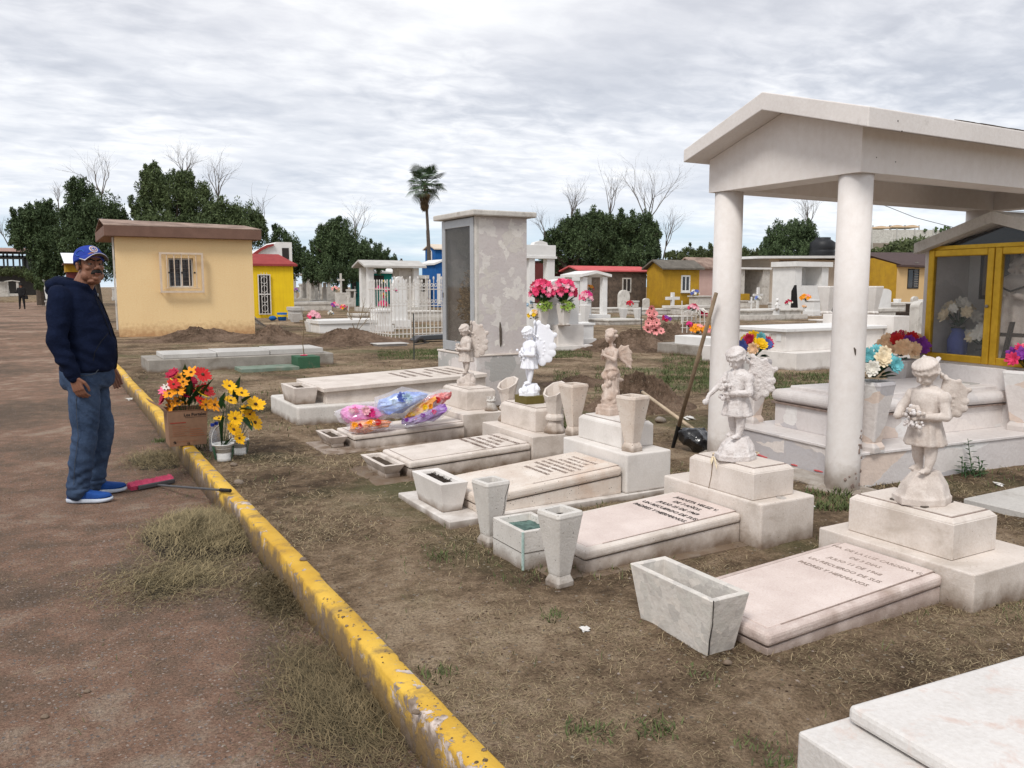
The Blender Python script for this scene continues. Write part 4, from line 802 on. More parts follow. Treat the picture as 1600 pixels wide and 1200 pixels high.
# ---------------------------------------------------------------- statues
def frame(cx, cy, cz, H, rz=0.):
    """statue axes: f forward (towards the grave foot, -X), l to its left (-Y), z up; unit = height"""
    def f(p): a, b_, c_ = p; ca, sa = math.cos(rz), math.sin(rz); a2, b2 = a*ca-b_*sa, a*sa+b_*ca; return (cx-a2*H, cy-b2*H, cz+c_*H)
    return f
def loft(mb, rings, n=20):
    """rings: (f,l,z,rf,rl)"""
    return mb.rings([[(f+rf*math.cos(2*math.pi*i/n), l+rl*math.sin(2*math.pi*i/n), z) for i in range(n)] for f, l, z, rf, rl in rings])
def head(mb, c, r, pitch=.5, yaw=0., bonnet=True, curls=False, seed=0):
    c = Vector(c); R_ = Matrix.Rotation(yaw, 3, 'Z') @ Matrix.Rotation(pitch, 3, 'Y'); q = lambda a, b_, d: c+R_ @ Vector((a*r, b_*r, d*r)); rg = random.Random(seed)
    mb.ell(q(0, 0, .08), (.93*r, .82*r, .98*r), 16, 10, R_); mb.ell(q(.30, 0, -.42), (.62*r, .56*r, .56*r), 14, 8, R_)
    for s_ in (-1, 1):
        mb.ell(q(.62, s_*.36, -.38), .26*r, 10, 6); mb.ell(q(.76, s_*.30, .18), (.14*r, .24*r, .08*r), 10, 6, R_); mb.ell(q(.74, s_*.30, -.02), .10*r, 8, 6); mb.ell(q(0, s_*.84, -.1), (.14*r, .08*r, .2*r), 8, 6, R_)
    mb.cap(q(.86, 0, .12), q(1.03, 0, -.2), .07*r, .12*r, 8); mb.ell(q(.84, 0, -.47), (.11*r, .22*r, .06*r), 8, 6, R_); mb.ell(q(.84, 0, -.57), (.10*r, .17*r, .05*r), 8, 6, R_); mb.ell(q(.72, 0, -.80), .19*r, 8, 6)
    if bonnet:
        mb.ell(q(-.12, 0, .26), (1.0*r, .95*r, .92*r), 18, 10, R_)
        for k in range(15):
            a_ = -1.9+3.8*k/14; mb.cap(q(-.14+.15*math.cos(a_), .15*math.sin(a_), 1.17), q(-.1+.90*math.cos(a_), .92*math.sin(a_), .70), .06*r, .12*r, 7); mb.cap(q(-.1+.90*math.cos(a_), .92*math.sin(a_), .70), q(.86*math.cos(a_)-.06, .95*math.sin(a_), .38-.2*abs(a_)+.09*math.sin(k*2.3)), .10*r, .09*r, 7)
        for k in range(15): a_ = -1.75+3.5*k/14; mb.ell(q(.90*math.cos(a_)-.06, .97*math.sin(a_), .36-.2*abs(a_)+.09*math.sin(k*2.3)), (.17*r, .15*r, .17*r), 8, 5)
        for s_ in (-1, 1):
            for k in range(8): mb.ell(q(-.15-.10*k+.08*math.sin(k*2), s_*(.84-.02*k+.07*math.cos(k*2)), .1-.21*k), (.20*r, .17*r, .15*r), 8, 5)
    if curls:
        for k in range(46):
            a_ = rg.uniform(-2.9, 2.9); e_ = rg.uniform(-.25, 1.45); 
            if abs(a_) < .75 and e_ < .55: continue
            mb.ell(q(.95*math.cos(a_)*math.cos(e_)-.08, .92*math.sin(a_)*math.cos(e_), .95*math.sin(e_)+.1), (.27*r, .27*r, .22*r), 8, 5)
def hand_s(mb, c, d, s_, up=(0, 0, 1)):
    """small sculpted hand: palm, four curled fingers and a thumb"""
    c, d = Vector(c), Vector(d).normalized(); sd_ = d.cross(Vector(up)).normalized(); u = sd_.cross(d)
    mb.cap(c, c+d*s_*.5, s_*.26, s_*.30)
    for k in range(4):
        o = sd_*s_*(.27-.18*k); L = s_*(.40, .48, .45, .34)[k]; b_ = c+d*s_*.62+o; mb.cap(b_, b_+d*L*.6-u*L*.15, s_*.085, s_*.08, 8); mb.cap(b_+d*L*.6-u*L*.15, b_+d*L*.85-u*L*.6, s_*.08, s_*.065, 8)
    mb.cap(c+sd_*s_*.25+d*s_*.15, c+sd_*s_*.5+d*s_*.55-u*s_*.12, s_*.10, s_*.08, 8)
def wing(mb, root, side, L, h, t=.02, scal=True, lean=.45, n=7):
    """butterfly wing with scalloped edge, a thick curved plate"""
    root = Vector(root); pts = []
    for k in range(n):
        a_ = rad(82-150*k/(n-1)); rr = (h*1.18 if k < 3 else L*.86); c_ = root+Vector((-math.cos(a_)*rr*(.62+.12*k/n), side*math.cos(a_)*rr*lean, math.sin(a_)*rr*(.95 if k < n/2 else .75)))
        mb.cap(root, c_, t*.9, t*.75, 8); pts.append(c_)
    for a, b_ in zip(pts, pts[1:]):
        m_ = (a+b_)/2; nrm = (a-root).cross(b_-root).normalized()*t*.78
        mb.add([root+nrm, a+nrm, b_+nrm, root-nrm, a-nrm, b_-nrm], [(0, 1, 2), (5, 4, 3), (0, 3, 4, 1), (1, 4, 5, 2), (2, 5, 3, 0)])
    for k, c_ in enumerate(pts):
        d = (c_-root).normalized(); rr = L*((.22 if k > 2 else .13) if scal else .12); s_ = d.cross((pts[1]-root).cross(pts[-1]-root).normalized())
        R_ = Matrix((d, s_, d.cross(s_))).transposed(); mb.ell(c_-d*rr*.2, (rr, rr*.9, t*1.1), 12, 6, R_)
    # veins and studs
    for k in range(10): a_ = root.lerp(pts[k % n], .35+.05*(k % 7)); mb.ell(a_, t*1.5, 6, 4)
def girl(T, cx, cy, z0, H, m, rz=0., reach=False, wings=True, seed=0, vox=.006, wl=.30, hem=.40, base_m=None, bh=.20, stump=False, posy=True, amp=0., bow=False, base_w=1., lean_h=0., wlean=.45):
    mb = MB(); q = lambda *a: a
    # rock base
    loft(mb, [(0, 0, .0, .165*base_w, .14*base_w), (0, 0, .05, .165*base_w, .14*base_w), (-.01, 0, .055, .15*base_w, .13*base_w), (-.02, 0, .13, .13*base_w, .11*base_w), (-.035, 0, bh, .09, .085)], 8)
    for k, (a, b_, c_, r_) in enumerate(((.09, .05, .07, .06), (.10, -.05, .06, .05), (-.08, .07, .09, .06), (-.1, -.04, .10, .07), (.05, 0, .12, .06))): mb.ell((a, b_, c_), r_, 8, 6)
    hz_ = hem; 
    for s_, ft in ((1, .02), (-1, -.035)):
        mb.cap((ft+.005, s_*.052, bh+.025), (ft*.3, s_*.055, hz_-.10), .026, .038); mb.cap((ft*.3, s_*.055, hz_-.10), (0, s_*.048, hz_+.04), .038, .055)
        mb.ell((ft+.035, s_*.058, bh+.012), (.052, .026, .020), 12, 6)
        for k in range(4): mb.ell((ft+.080, s_*.058+(k-1.5)*.012, bh+.006), (.012, .007, .009), 6, 4)
    # tunic
    n = 30; rg = []
    for (z_, rf, rl, fo, wv) in ((hz_-.012, .116, .130, .0, .015), (hz_+.0, .122, .136, .0, .016), (hz_+.07, .110, .118, .0, .013), (hz_+.16, .092, .100, .005, .007), (hz_+.22, .088, .098, .008, .002), (hz_+.30, .095, .112, .0, .001), (hz_+.365, .080, .115, -.008, 0), (hz_+.405, .040, .055, -.005, 0)):
        rg.append([(fo+(rf+wv*math.sin(9*2*math.pi*i/n))*math.cos(2*math.pi*i/n), (rl+wv*math.sin(9*2*math.pi*i/n))*math.sin(2*math.pi*i/n), z_) for i in range(n)])
    mb.rings(rg); zs = hz_+.335
    mb.cap((-.0, -.0, zs+.03), (.012, 0, zs+.10), .036, .032)
    # sash and bow
    for i in range(18): a_ = 2*math.pi*i/18; mb.ell((.095*math.cos(a_)+.006, .107*math.sin(a_), hz_+.18), (.016, .022, .016), 6, 4)
    if bow:
        for s_ in (-1, 1): mb.ell((.10, s_*.03-.02, hz_+.155), (.014, .034, .018), 8, 5); mb.cap((.10, -.02, hz_+.15), (.115, s_*.03-.02, hz_+.10), .010, .012, 6)
    # sleeves and arms
    for s_ in (1, -1):
        sh = Vector((-.005, s_*.112, zs)); mb.ell(sh+Vector((.0, s_*.012, -.015)), (.052, .046, .055), 10, 7)
        if reach and s_ < 0:
            el_ = Vector((.07, s_*.165, zs-.10)); wr = Vector((.17, s_*.17, zs-.17)); mb.cap(sh, el_, .040, .032); mb.cap(el_, wr, .028, .020); hand_s(mb, wr, (.55, 0, -.8), .062); mb.ell(wr+Vector((.045, 0, -.062)), .028, 8, 6)
        elif stump and s_ < 0:
            el_ = Vector((.03, s_*.175, zs-.10)); mb.cap(sh, el_, .042, .036); mb.cap(el_, Vector((.085, s_*.16, zs-.155)), .035, .030); mb.ell((.088, s_*.16, zs-.157), (.028, .034, .026), 8, 6)
        else:
            el_ = Vector((.02, s_*.165, zs-.13)); wr = Vector((.125, s_*.045, zs-.145+.01*s_)); mb.cap(sh, el_, .040, .032); mb.cap(el_, wr, .031, .022); hand_s(mb, wr, (.5, -s_, .0), .055, up=(0, 0, 1))
    rgn = random.Random(seed)
    if posy:
        for k in range(20): mb.ell((.135+rgn.gauss(0, .016), .0+rgn.gauss(0, .035), zs-.115+rgn.gauss(0, .035)), rgn.uniform(.013, .024), 7, 5)
    hc = (.022+lean_h, 0, zs+.165); head(mb, hc, .088, .55, 0, True, False, seed)
    if wings:
        for s_ in (1, -1): wing(mb, (-.085, s_*.03, zs-.05), s_, wl, wl*.98, .016, True, wlean)
    F_ = frame(cx, cy, z0, H, rz); mb.xf(lambda p: F_(p))
    o = mb.build('figure', m, T); remesh(o, vox*H, 1, .4)
    if amp: rough_up(o, amp, 38, amp*.6, 110)
    return o
# girl statue on the nearest pedestal
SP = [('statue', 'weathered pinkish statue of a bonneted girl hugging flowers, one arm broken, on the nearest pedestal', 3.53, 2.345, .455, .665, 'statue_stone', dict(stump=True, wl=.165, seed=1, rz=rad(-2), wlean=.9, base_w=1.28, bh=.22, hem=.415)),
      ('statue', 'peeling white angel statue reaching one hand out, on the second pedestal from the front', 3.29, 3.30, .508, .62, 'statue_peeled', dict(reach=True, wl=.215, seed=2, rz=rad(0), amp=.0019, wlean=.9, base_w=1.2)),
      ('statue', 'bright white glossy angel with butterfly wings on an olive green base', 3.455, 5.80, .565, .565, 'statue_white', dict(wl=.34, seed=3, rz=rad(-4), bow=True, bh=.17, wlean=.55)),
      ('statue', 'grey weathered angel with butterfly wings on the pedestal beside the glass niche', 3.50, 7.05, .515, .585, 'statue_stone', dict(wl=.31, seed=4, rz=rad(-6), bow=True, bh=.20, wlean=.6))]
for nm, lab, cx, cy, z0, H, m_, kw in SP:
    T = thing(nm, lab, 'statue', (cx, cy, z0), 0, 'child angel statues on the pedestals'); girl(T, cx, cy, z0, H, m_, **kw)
    if 'glossy' in lab: MB().box(cx-.085, cx+.085, cy-.095, cy+.095, .503, .568).build('plinth', 'olive_paint', T, bev=.003)
    if 'nearest' in lab:
        mb = MB(); rgn = random.Random(5); F_ = frame(cx, cy, z0, H, 0)
        for k in range(44): mb.ell(F_((.155+rgn.gauss(0, .010), -.005+rgn.gauss(0, .030), .62+rgn.choice([-.055, .035])+rgn.gauss(0, .013))), rgn.uniform(.006, .011), 7, 5)
        o = mb.build('chalky_flowers', 'statue_peeled', T, smooth=True)
        rb(Vector((cx, cy, 0)), 0, -.108, .108, -.09, .09, .455, .464).build('mortar_bed', 'mortar', T, bev=.002)
        MB().tube([F_((-.1, .0, 1.0)), F_((-.03, .02, .97)), F_((.02, -.04, 1.02))], [.012, .016, .008], 6).build('broken_horn', 'statue_peeled', T)
# praying cherub
cx, cy, z0, H = 3.44, 4.66, .562, .60
T = thing('statue', 'kneeling praying cherub statue with curly hair on a carved tan stump', 'statue', (cx, cy, z0), 0, 'child angel statues on the pedestals'); mb = MB()
mb.box(-.135, .135, -.12, .12, 0, .08); mb.box(-.12, .12, -.105, .105, .08, .12); loft(mb, [(.0, 0, .11, .11, .10), (.0, 0, .2, .115, .105), (-.01, 0, .33, .09, .09), (-.01, 0, .46, .085, .09), (0, 0, .5, .05, .05)], 12)
rgn = random.Random(8)
for k in range(26): a_ = rgn.random()*6.28; z_ = rgn.uniform(.1, .5); mb.ell((.095*math.cos(a_), .09*math.sin(a_), z_), rgn.uniform(.015, .035), 7, 5)
for s_ in (-1, 1): mb.cap((-.02, s_*.05, .50), (.06, s_*.05, .46), .05, .042); mb.cap((.06, s_*.05, .45), (-.10, s_*.055, .40), .038, .026); mb.ell((-.12, s_*.055, .40), (.03, .022, .018), 8, 5)
loft(mb, [(.0, 0, .46, .06, .075), (.0, 0, .55, .066, .082), (-.005, 0, .64, .058, .068), (0, 0, .71, .062, .08), (0, 0, .765, .045, .07), (0, 0, .79, .025, .03)], 16)
for k in range(14): a_ = 2*math.pi*k/14; mb.ell((.062*math.cos(a_), .08*math.sin(a_), .525+.015*math.sin(a_*2)), (.02, .025, .018), 6, 4)
mb.cap((0, 0, .78), (.008, 0, .84), .026, .025)
for s_ in (-1, 1):
    mb.ell((0, s_*.075, .745), .034, 8, 6); mb.cap((0, s_*.078, .745), (.045, s_*.10, .645), .028, .025); mb.cap((.045, s_*.10, .645), (.13, s_*.018, .70), .024, .017)
    for k in range(4): mb.cap((.132, s_*.010, .695+.011*k), (.142, s_*.008, .745+.009*k-.006*abs(k-1.5)), .0085, .007, 6)
    mb.cap((.125, s_*.012, .705), (.108, s_*.012, .745), .009, .007, 6)
    r0 = Vector((-.045, s_*.03, .70)); pts = [Vector((-.10, s_*.06, .80)), Vector((-.16, s_*.11, .80)), Vector((-.19, s_*.135, .72)), Vector((-.195, s_*.14, .63)), Vector((-.19, s_*.135, .54))]
    for k, p_ in enumerate(pts): mb.cap(r0, p_, .018, .014, 8)
    for a, b_ in zip(pts, pts[1:]): nr = (a-r0).cross(b_-r0).normalized()*.010; mb.add([r0+nr, a+nr, b_+nr, r0-nr, a-nr, b_-nr], [(0, 1, 2), (5, 4, 3), (0, 3, 4, 1), (1, 4, 5, 2), (2, 5, 3, 0)])
    for k in range(4): mb.cap((-.13-.018*k, s_*(.085+.014*k), .74), (-.15-.013*k, s_*(.10+.012*k), .55+.01*k), .014, .008, 6)
head(mb, (.012, 0, .915), .075, .12, rad(-12), False, True, 3)
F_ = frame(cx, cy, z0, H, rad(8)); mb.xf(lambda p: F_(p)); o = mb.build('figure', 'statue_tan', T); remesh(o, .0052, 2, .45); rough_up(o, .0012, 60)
# saint statue in the cabinet
c_ = Vector(rot2(K, A3, .28, -KW*.50, zd0+.01)); T = thing('statue', 'robed white saint statue with rosary inside the gold framed cabinet', 'statue', tuple(c_)); mb = MB(); n = 36; Hs = .88
rg = []
for z_, rf, rl, wv in ((0, .15, .20, .02), (.15, .14, .19, .022), (.4, .13, .18, .02), (.55, .13, .2, .014), (.68, .12, .21, .008), (.78, .10, .18, 0), (.83, .05, .08, 0)):
    rg.append([((rf+wv*math.sin(11*2*math.pi*i/n))*math.cos(2*math.pi*i/n), (rl+wv*math.sin(11*2*math.pi*i/n))*math.sin(2*math.pi*i/n), z_) for i in range(n)])
mb.rings(rg); head(mb, (.02, 0, .91), .075, .1, 0, False, False)
for k in range(30): a_ = random.uniform(-2.6, 2.6)+math.pi; mb.ell((.02+.075*math.cos(a_), .078*math.sin(a_), random.uniform(.84, .99)), .026, 7, 5)
for s_ in (-1, 1): mb.cap((0, s_*.16, .73), (.08, s_*.19, .58), .05, .045); mb.cap((.08, s_*.19, .58), (.17, s_*.07, .62), .04, .03); hand_s(mb, (.17, s_*.07, .62), (.3, -s_, .1), .05)
mb.xf(lambda p: (c_.x-p[0]*Hs, c_.y-p[1]*Hs, c_.z+p[2]*Hs)); o = mb.build('figure', 'statue_stone', T); remesh(o, .010, 2)
pts = [Vector((c_.x-Hs*.15*math.cos(a_*.9), c_.y-Hs*.16*math.sin(a_)*1.1, c_.z+Hs*(.66+.07*abs(math.sin(a_)))-.0)) for a_ in [(-1.3+2.6*k/12) for k in range(13)]]; MB().tube(pts, .008, 5).build('rosary', 'dark_wood', T)
c2_ = Vector(rot2(K, A3, .08, -KW*.56, zd0+.01)); T = thing('cross', 'small dark crucifix leaning inside the right gold framed door', 'cross', tuple(c2_)); MB().hexa([c2_+Vector(v_) for v_ in ((-.01, .02, 0), (.02, .02, 0), (.02, .05, 0), (-.01, .05, 0))], [c2_+Vector(v_) for v_ in ((-.01, -.04, .34), (.02, -.04, .34), (.02, -.01, .34), (-.01, -.01, .34))]).build('upright', 'dark_wood', T); MB().box(c2_.x-.012, c2_.x+.018, c2_.y-.13, c2_.y+.12, c2_.z+.22, c2_.z+.25).build('crossbar', 'dark_wood', T)
# ---------------------------------------------------------------- the man
def W3(px, py, D):
    a = (px-800)/F_PX; b_ = (600-py)/F_PX; d = [FW[i]+a*RR[i]+b_*UU[i] for i in range(3)]; t_ = D/(d[0]*syw+d[1]*cyw); return Vector((d[0]*t_, d[1]*t_, CZ+d[2]*t_))
mo = P(150, 778, 0); Rw = Vector((cyw, -syw, 0)); Fw = Vector((syw, cyw, 0)); AZ_ = rad(107); mf_ = Vector((math.sin(AZ_), math.cos(AZ_), 0)); ml_ = Vector((-math.cos(AZ_), math.sin(AZ_), 0))
def mf(p): return mo+mf_*p[0]+ml_*p[1]+Vector((0, 0, p[2]))
PM = thing('person', 'man in navy hooded sweatshirt, jeans and blue cap standing on the road by the kerb', 'person', tuple(mo))
def adult_hand(mb, wr, d, palm_n, s=.10):
    """wr wrist, d along the hand, palm_n out of the palm; five separate fingers"""
    wr, d, pn = Vector(wr), Vector(d).normalized(), Vector(palm_n).normalized(); sd_ = d.cross(pn).normalized()
    for k in range(4):
        o = sd_*(.026-.0175*k); L = (.072, .080, .074, .058)[k]; a = wr+d*.012+o*.7; b_ = wr+d*.088+o*1.05; mb.cap(a, b_, .0135, .0115, 8)
        c1 = b_+d*L*.42+pn*L*.14; c2 = c1+d*L*.26+pn*L*.28; c3 = c2+d*L*.08+pn*L*.26; mb.cap(b_, c1, .0092, .0086, 8); mb.cap(c1, c2, .0086, .008, 8); mb.cap(c2, c3, .008, .0068, 8)
    t0 = wr+d*.02+sd_*.022; t1 = t0+d*.035+sd_*.026+pn*.012; t2 = t1+d*.034+pn*.012+sd_*.004; t3 = t2+d*.022+pn*.006-sd_*.004; mb.cap(t0, t1, .015, .011, 8); mb.cap(t1, t2, .0105, .0095, 8); mb.cap(t2, t3, .0092, .0075, 8)
HC = Vector((.050, -.005, 1.588)); HR = Matrix.Rotation(rad(-52), 3, 'Z') @ Matrix.Rotation(-.13, 3, 'Y')
def hq(a, b_, c): return HC+HR @ Vector((a, b_, c))
mb = MB(); E_ = lambda c, r, n=12, m_=8: mb.ell(hq(*c), r, n, m_, HR)
E_((-.015, 0, .035), (.095, .077, .085), 18, 12); E_((.030, 0, -.030), (.060, .061, .088), 18, 12); E_((.028, 0, -.070), (.054, .054, .044)); E_((.074, 0, -.092), (.018, .024, .018))
E_((.055, 0, .055), (.042, .055, .04))
for s_ in (-1, 1):
    E_((.018, s_*.046, -.066), (.036, .028, .036)); E_((.081, s_*.027, .022), (.013, .024, .0075)); E_((.062, s_*.040, -.022), (.026, .021, .020)); E_((-.008, s_*.079, -.004), (.017, .008, .031)); E_((-.004, s_*.082, .012), (.013, .009, .013))
    E_((.103, s_*.0135, -.033), (.012, .010, .009)); E_((.0785, s_*.0315, .0095), (.0085, .0165, .0045)); E_((.0765, s_*.0315, -.0085), (.009, .0155, .005)); E_((.074, s_*.034, -.017), (.012, .016, .006))
mb.cap(hq(.088, 0, .012), hq(.112, 0, -.026), .0088, .0135, 10); E_((.095, 0, -.056), (.012, .022, .0075)); E_((.091, 0, -.073), (.012, .022, .0065)); E_((.03, 0, -.108), (.045, .045, .022))
mb.cap(hq(-.02, 0, -.04), (-.03, 0, 1.40), .060, .068, 14)
# body inside the clothes, one surface with the head and hands
loft(mb, [(-.045, 0, 1.44, .06, .10), (-.045, 0, 1.36, .085, .145), (-.03, 0, 1.2, .11, .15), (.0, 0, 1.03, .125, .15), (-.005, 0, .9, .13, .155), (-.01, 0, .84, .10, .13)], 20)
ARM = {-1: [(-.095, -.19, 1.385), (-.115, -.245, 1.11), (-.03, -.235, .865)], 1: [(-.05, .19, 1.385), (-.02, .25, 1.12), (.09, .215, .885)]}
for s_ in (-1, 1):
    a, b_, c = ARM[s_]; mb.cap(a, b_, .036, .030); mb.cap(b_, c, .030, .024)
    dd = (Vector(c)-Vector(b_)).normalized(); adult_hand(mb, Vector(c)+dd*.0, (dd+Vector((.12, 0, -.5))).normalized(), Vector((.25, -s_*1.0, 0)) if s_ < 0 else Vector((.2, -1, 0)))
LEG = {-1: [(-.01, -.09, .86), (-.015, -.105, .47), (-.075, -.11, .10)], 1: [(-.01, .09, .86), (.035, .115, .47), (-.03, .135, .10)]}
for s_ in (-1, 1): a, b_, c = LEG[s_]; mb.cap(a, b_, .075, .052); mb.cap(b_, c, .052, .036)
mb.xf(mf); body = mb.build('body', 'skin', PM); remesh(body, .0036, 4, .5)
# eyes, brows, moustache, hair
for s_ in (-1, 1):
    e = MB().ell(hq(.0715, s_*.0315, .001), .0118, 12, 8).xf(mf).build('eye', 'eye_white', body, smooth=True)
    MB().ell(hq(.0790, s_*.0290, .0008), .0064, 10, 6).xf(mf).build('iris', 'iris', e, smooth=True)
    MB().cap(hq(.094, s_*.010, .0215), hq(.090, s_*.030, .0285), .0045, .005, 8).cap(hq(.090, s_*.030, .0285), hq(.074, s_*.049, .0225), .005, .003, 8).xf(mf).build('eyebrow', 'hair', body, smooth=True)
mb = MB()
for k in range(13): u = (k-6)/6; mb.cap(hq(.1065-.016*u*u, u*.026, -.0455-.002*abs(u)), hq(.106-.022*u*u, u*.034, -.0585-.006*u*u), .0062, .0052, 7)
mb.xf(mf); o = mb.build('moustache', 'hair', body); remesh(o, .0025, 1)
MB().cap(hq(.103, -.016, -.0665), hq(.103, .016, -.0665), .0042, .0042, 8).xf(mf).build('mouth', 'lip', body, smooth=True)
mb = MB(); mb.ell(hq(-.042, 0, .018), (.080, .0765, .060), 20, 12, HR)
for s_ in (-1, 1): mb.cap(hq(.020, s_*.071, .03), hq(.018, s_*.0725, .002), .010, .005, 8)
mb.xf(mf); o = mb.build('hair', 'sideburn', PM); remesh(o, .004, 1)
# cap
CR = HR @ Matrix.Rotation(rad(-9), 3, 'Y')
def cq(a, b_, c): return HC+CR @ Vector((a, b_, c+.041))
rings = []
for j in range(9):
    th = math.pi/2*j/8; rr = math.cos(th)**.62 if j < 8 else .02
    rings.append([cq(-.006+.106*rr*math.cos(a), .091*rr*math.sin(a), .0+.092*math.sin(th)) for a in [2*math.pi*i/36 for i in range(36)]])
mb = MB().rings([[cq(-.006+.108*math.cos(a), .093*math.sin(a), -.012) for a in [2*math.pi*i/36 for i in range(36)]]]+rings).xf(mf); capo = mb.build('cap', 'cap_blue', PM, smooth=True)
def brim(z0, z1, ex, name, m_, grow=0.):
    n = 22; top = []; bot = []
    for L in (0, .25, .5, .75, 1):
        row = []
        for i in range(n+1):
            a = -1.25+2.5*i/n; r0 = (.098*math.cos(a), .086*math.sin(a)); r1 = ((.165+ex)*math.cos(a*.80)**.6 if abs(a) < 1.9 else .1, (.083+ex)*math.sin(a*.93)); x_ = lerp(r0[0], r1[0], L); y_ = lerp(r0[1], r1[1], L)
            row.append((x_-.004, y_, -.004-.010*L-.036*(abs(y_)/.08)**2*L+.012))
        top.append(row)
    mb = MB(); vs = [cq(x, y, z+z1) for r in top for x, y, z in r]+[cq(x, y, z+z0) for r in top for x, y, z in r]; w_ = n+1; f = []; k0_ = 5*w_
    for j in range(4):
        for i in range(n): q0 = j*w_+i; f += [(q0, q0+1, q0+1+w_, q0+w_), (k0_+q0, k0_+q0+w_, k0_+q0+1+w_, k0_+q0+1)]
    for i in range(n): f += [(4*w_+i, 4*w_+i+1, k0_+4*w_+i+1, k0_+4*w_+i), (i+1, i, k0_+i, k0_+i+1)]
    for j in range(4): f += [(j*w_, (j+1)*w_, k0_+(j+1)*w_, k0_+j*w_), (j*w_+n, k0_+j*w_+n, k0_+(j+1)*w_+n, (j+1)*w_+n)]
    mb.add(vs, f).xf(mf); return mb.build(name, m_, capo, smooth=False, bev=0)
brim(0, .004, 0, 'brim', 'cap_blue').data.shade_smooth(); brim(-.0035, .0, .0015, 'brim_piping', 'cap_white'); brim(-.006, -.0036, -.002, 'brim_underside', 'cap_under')
def dome(a, z):   # point on the cap surface at azimuth a, height fraction
    th = z; rr = math.cos(th)**.62; return cq(-.006+.1075*rr*math.cos(a), .0925*rr*math.sin(a), .0935*math.sin(th)+.0)
c0_ = dome(0.0, .52); nr = (dome(0, .52)-cq(0, 0, .01)).normalized(); ta = nr.cross(Vector((0, 0, 1))).normalized(); tb_ = ta.cross(nr)
def disc(r0, r1, off, m_, nm, nn=28):
    mb = MB(); out = []
    for rr_, o2 in ((r1, 0), (r0, 0)):
        out.append([c0_+ta*rr_*math.cos(a)+tb_*rr_*math.sin(a)+nr*(off-(rr_**2)*5.5) for a in [2*math.pi*i/nn for i in range(nn)]])
    mb.rings(out, cap=False)
    if r0 < .001: pass
    mb.xf(mf); return mb.build(nm, m_, capo)
disc(.0005, .0275, .0035, 'cap_white', 'badge'); disc(.0165, .0205, .0042, 'print_red', 'badge_ring'); 
MB().cap(c0_+ta*.012+nr*.0042, c0_-ta*.012+nr*.0042, .0022, .0022, 6).cap(c0_+tb_*.012+nr*.0042, c0_-tb_*.012+nr*.0042, .0022, .0022, 6).xf(mf).build('badge_cross', 'cap_blue', capo)
mb = MB(); 
for a0 in (-1.0,): pts = [dome(a0+.30*math.cos(t), .34+.22*math.sin(t))+(dome(a0, .34)-HC).normalized()*.001 for t in [i*.35 for i in range(14)]]; mb.tube(pts, .003, 5)
mb.xf(mf).build('side_print', 'cap_light', capo)
# hooded sweatshirt
mb = MB()
loft(mb, [(.0, 0, .885, .165, .185), (.005, 0, .90, .172, .192), (.010, 0, .945, .170, .190), (.008, 0, .965, .180, .192), (.008, 0, 1.06, .180, .195), (.000, 0, 1.16, .166, .195), (-.024, 0, 1.28, .148, .198), (-.042, 0, 1.37, .128, .200), (-.048, 0, 1.43, .100, .165), (-.045, 0, 1.475, .075, .105)], 28)
for s_ in (-1, 1):
    a, b_, c = [Vector(q) for q in ARM[s_]]; dd = (c-b_).normalized(); mb.ell(a+Vector((0, -s_*.005, .0)), (.078, .065, .072), 14, 10); mb.cap(a, b_, .074, .062, 14); mb.cap(b_, c-dd*.03, .062, .048, 14); mb.cap(c-dd*.045, c-dd*.0, .039, .036, 12)
    for k in range(5): t_ = .45+.13*k; p_ = b_.lerp(c, t_); mb.ell(p_, (.052-.002*k, .05-.002*k, .012), 12, 5)
for k in range(19):   # hood lying round the neck
    a = rad(-150+300*k/18); ff = math.cos(a); bk = max(0, -0.2+ff); mb.ell((-.045-.078*ff-.030*bk, .098*math.sin(a)*1.02, 1.462+.018*ff), (.042+.022*bk, .036+.016*bk, .030+.014*bk), 10, 7)
mb.ell((-.175, 0, 1.455), (.062, .105, .045), 16, 9, Matrix.Rotation(.35, 3, 'Y')); mb.ell((-.20, .0, 1.42), (.035, .075, .04), 12, 8)
for s_ in (-1, 1): mb.cap((.035, s_*.065, 1.455), (.075, s_*.018, 1.395), .020, .012, 8)
mb.xf(lambda p: (p[0]*.98-.002, p[1]*.98, p[2])); mb.xf(mf); hd = mb.build('hooded_sweatshirt', 'hoodie', PM); remesh(hd, .0085, 2, .5)
me = hd.data; inv = ORG[PM.name]
for v, vn in zip(me.vertices, [w_.normal.copy() for w_ in me.vertices]):
    q = v.co; s1 = noise.noise(Vector((q.x*7, q.y*7, q.z*16)))*.008+(.4-abs(noise.noise(Vector((q.x*8+q.z*5, q.y*8, q.z*9)))))*.012+noise.noise(Vector((q.x*16, q.y*16, q.z*24)))*.0035+.0045*math.sin(q.z*55+q.x*30+6*noise.noise(q*5))*max(0, 1-abs(q.z-1.0)/.22); v.co += vn*s1
mb = MB()
for s_ in (-1, 1): mb.tube([(.070, s_*.028, 1.41), (.104, s_*.045-.01, 1.33), (.134, s_*.045-.01, 1.24), (.162, s_*.042-.01, 1.14), (.167, s_*.042-.01, 1.115)], [.0035, .0035, .0035, .0035, .006], 6)
mb.xf(mf).build('drawstring', 'cord', hd)
MB().tube([(.075, -.001, 1.40), (.115, 0, 1.33), (.142, 0, 1.25), (.168, 0, 1.16), (.188, 0, 1.06), (.188, 0, .97), (.176, 0, .90)], .0035, 6).xf(mf).build('zip', 'cord', hd)
MB().ell((.087, 0, 1.395), (.004, .004, .012), 6, 5).xf(mf).build('zip_pull', 'aluminium', hd)
def surf_line(pts, r, nm, m_, par):   # seam lying on cloth
    MB().tube(pts, r, 5).xf(mf).build(nm, m_, par)
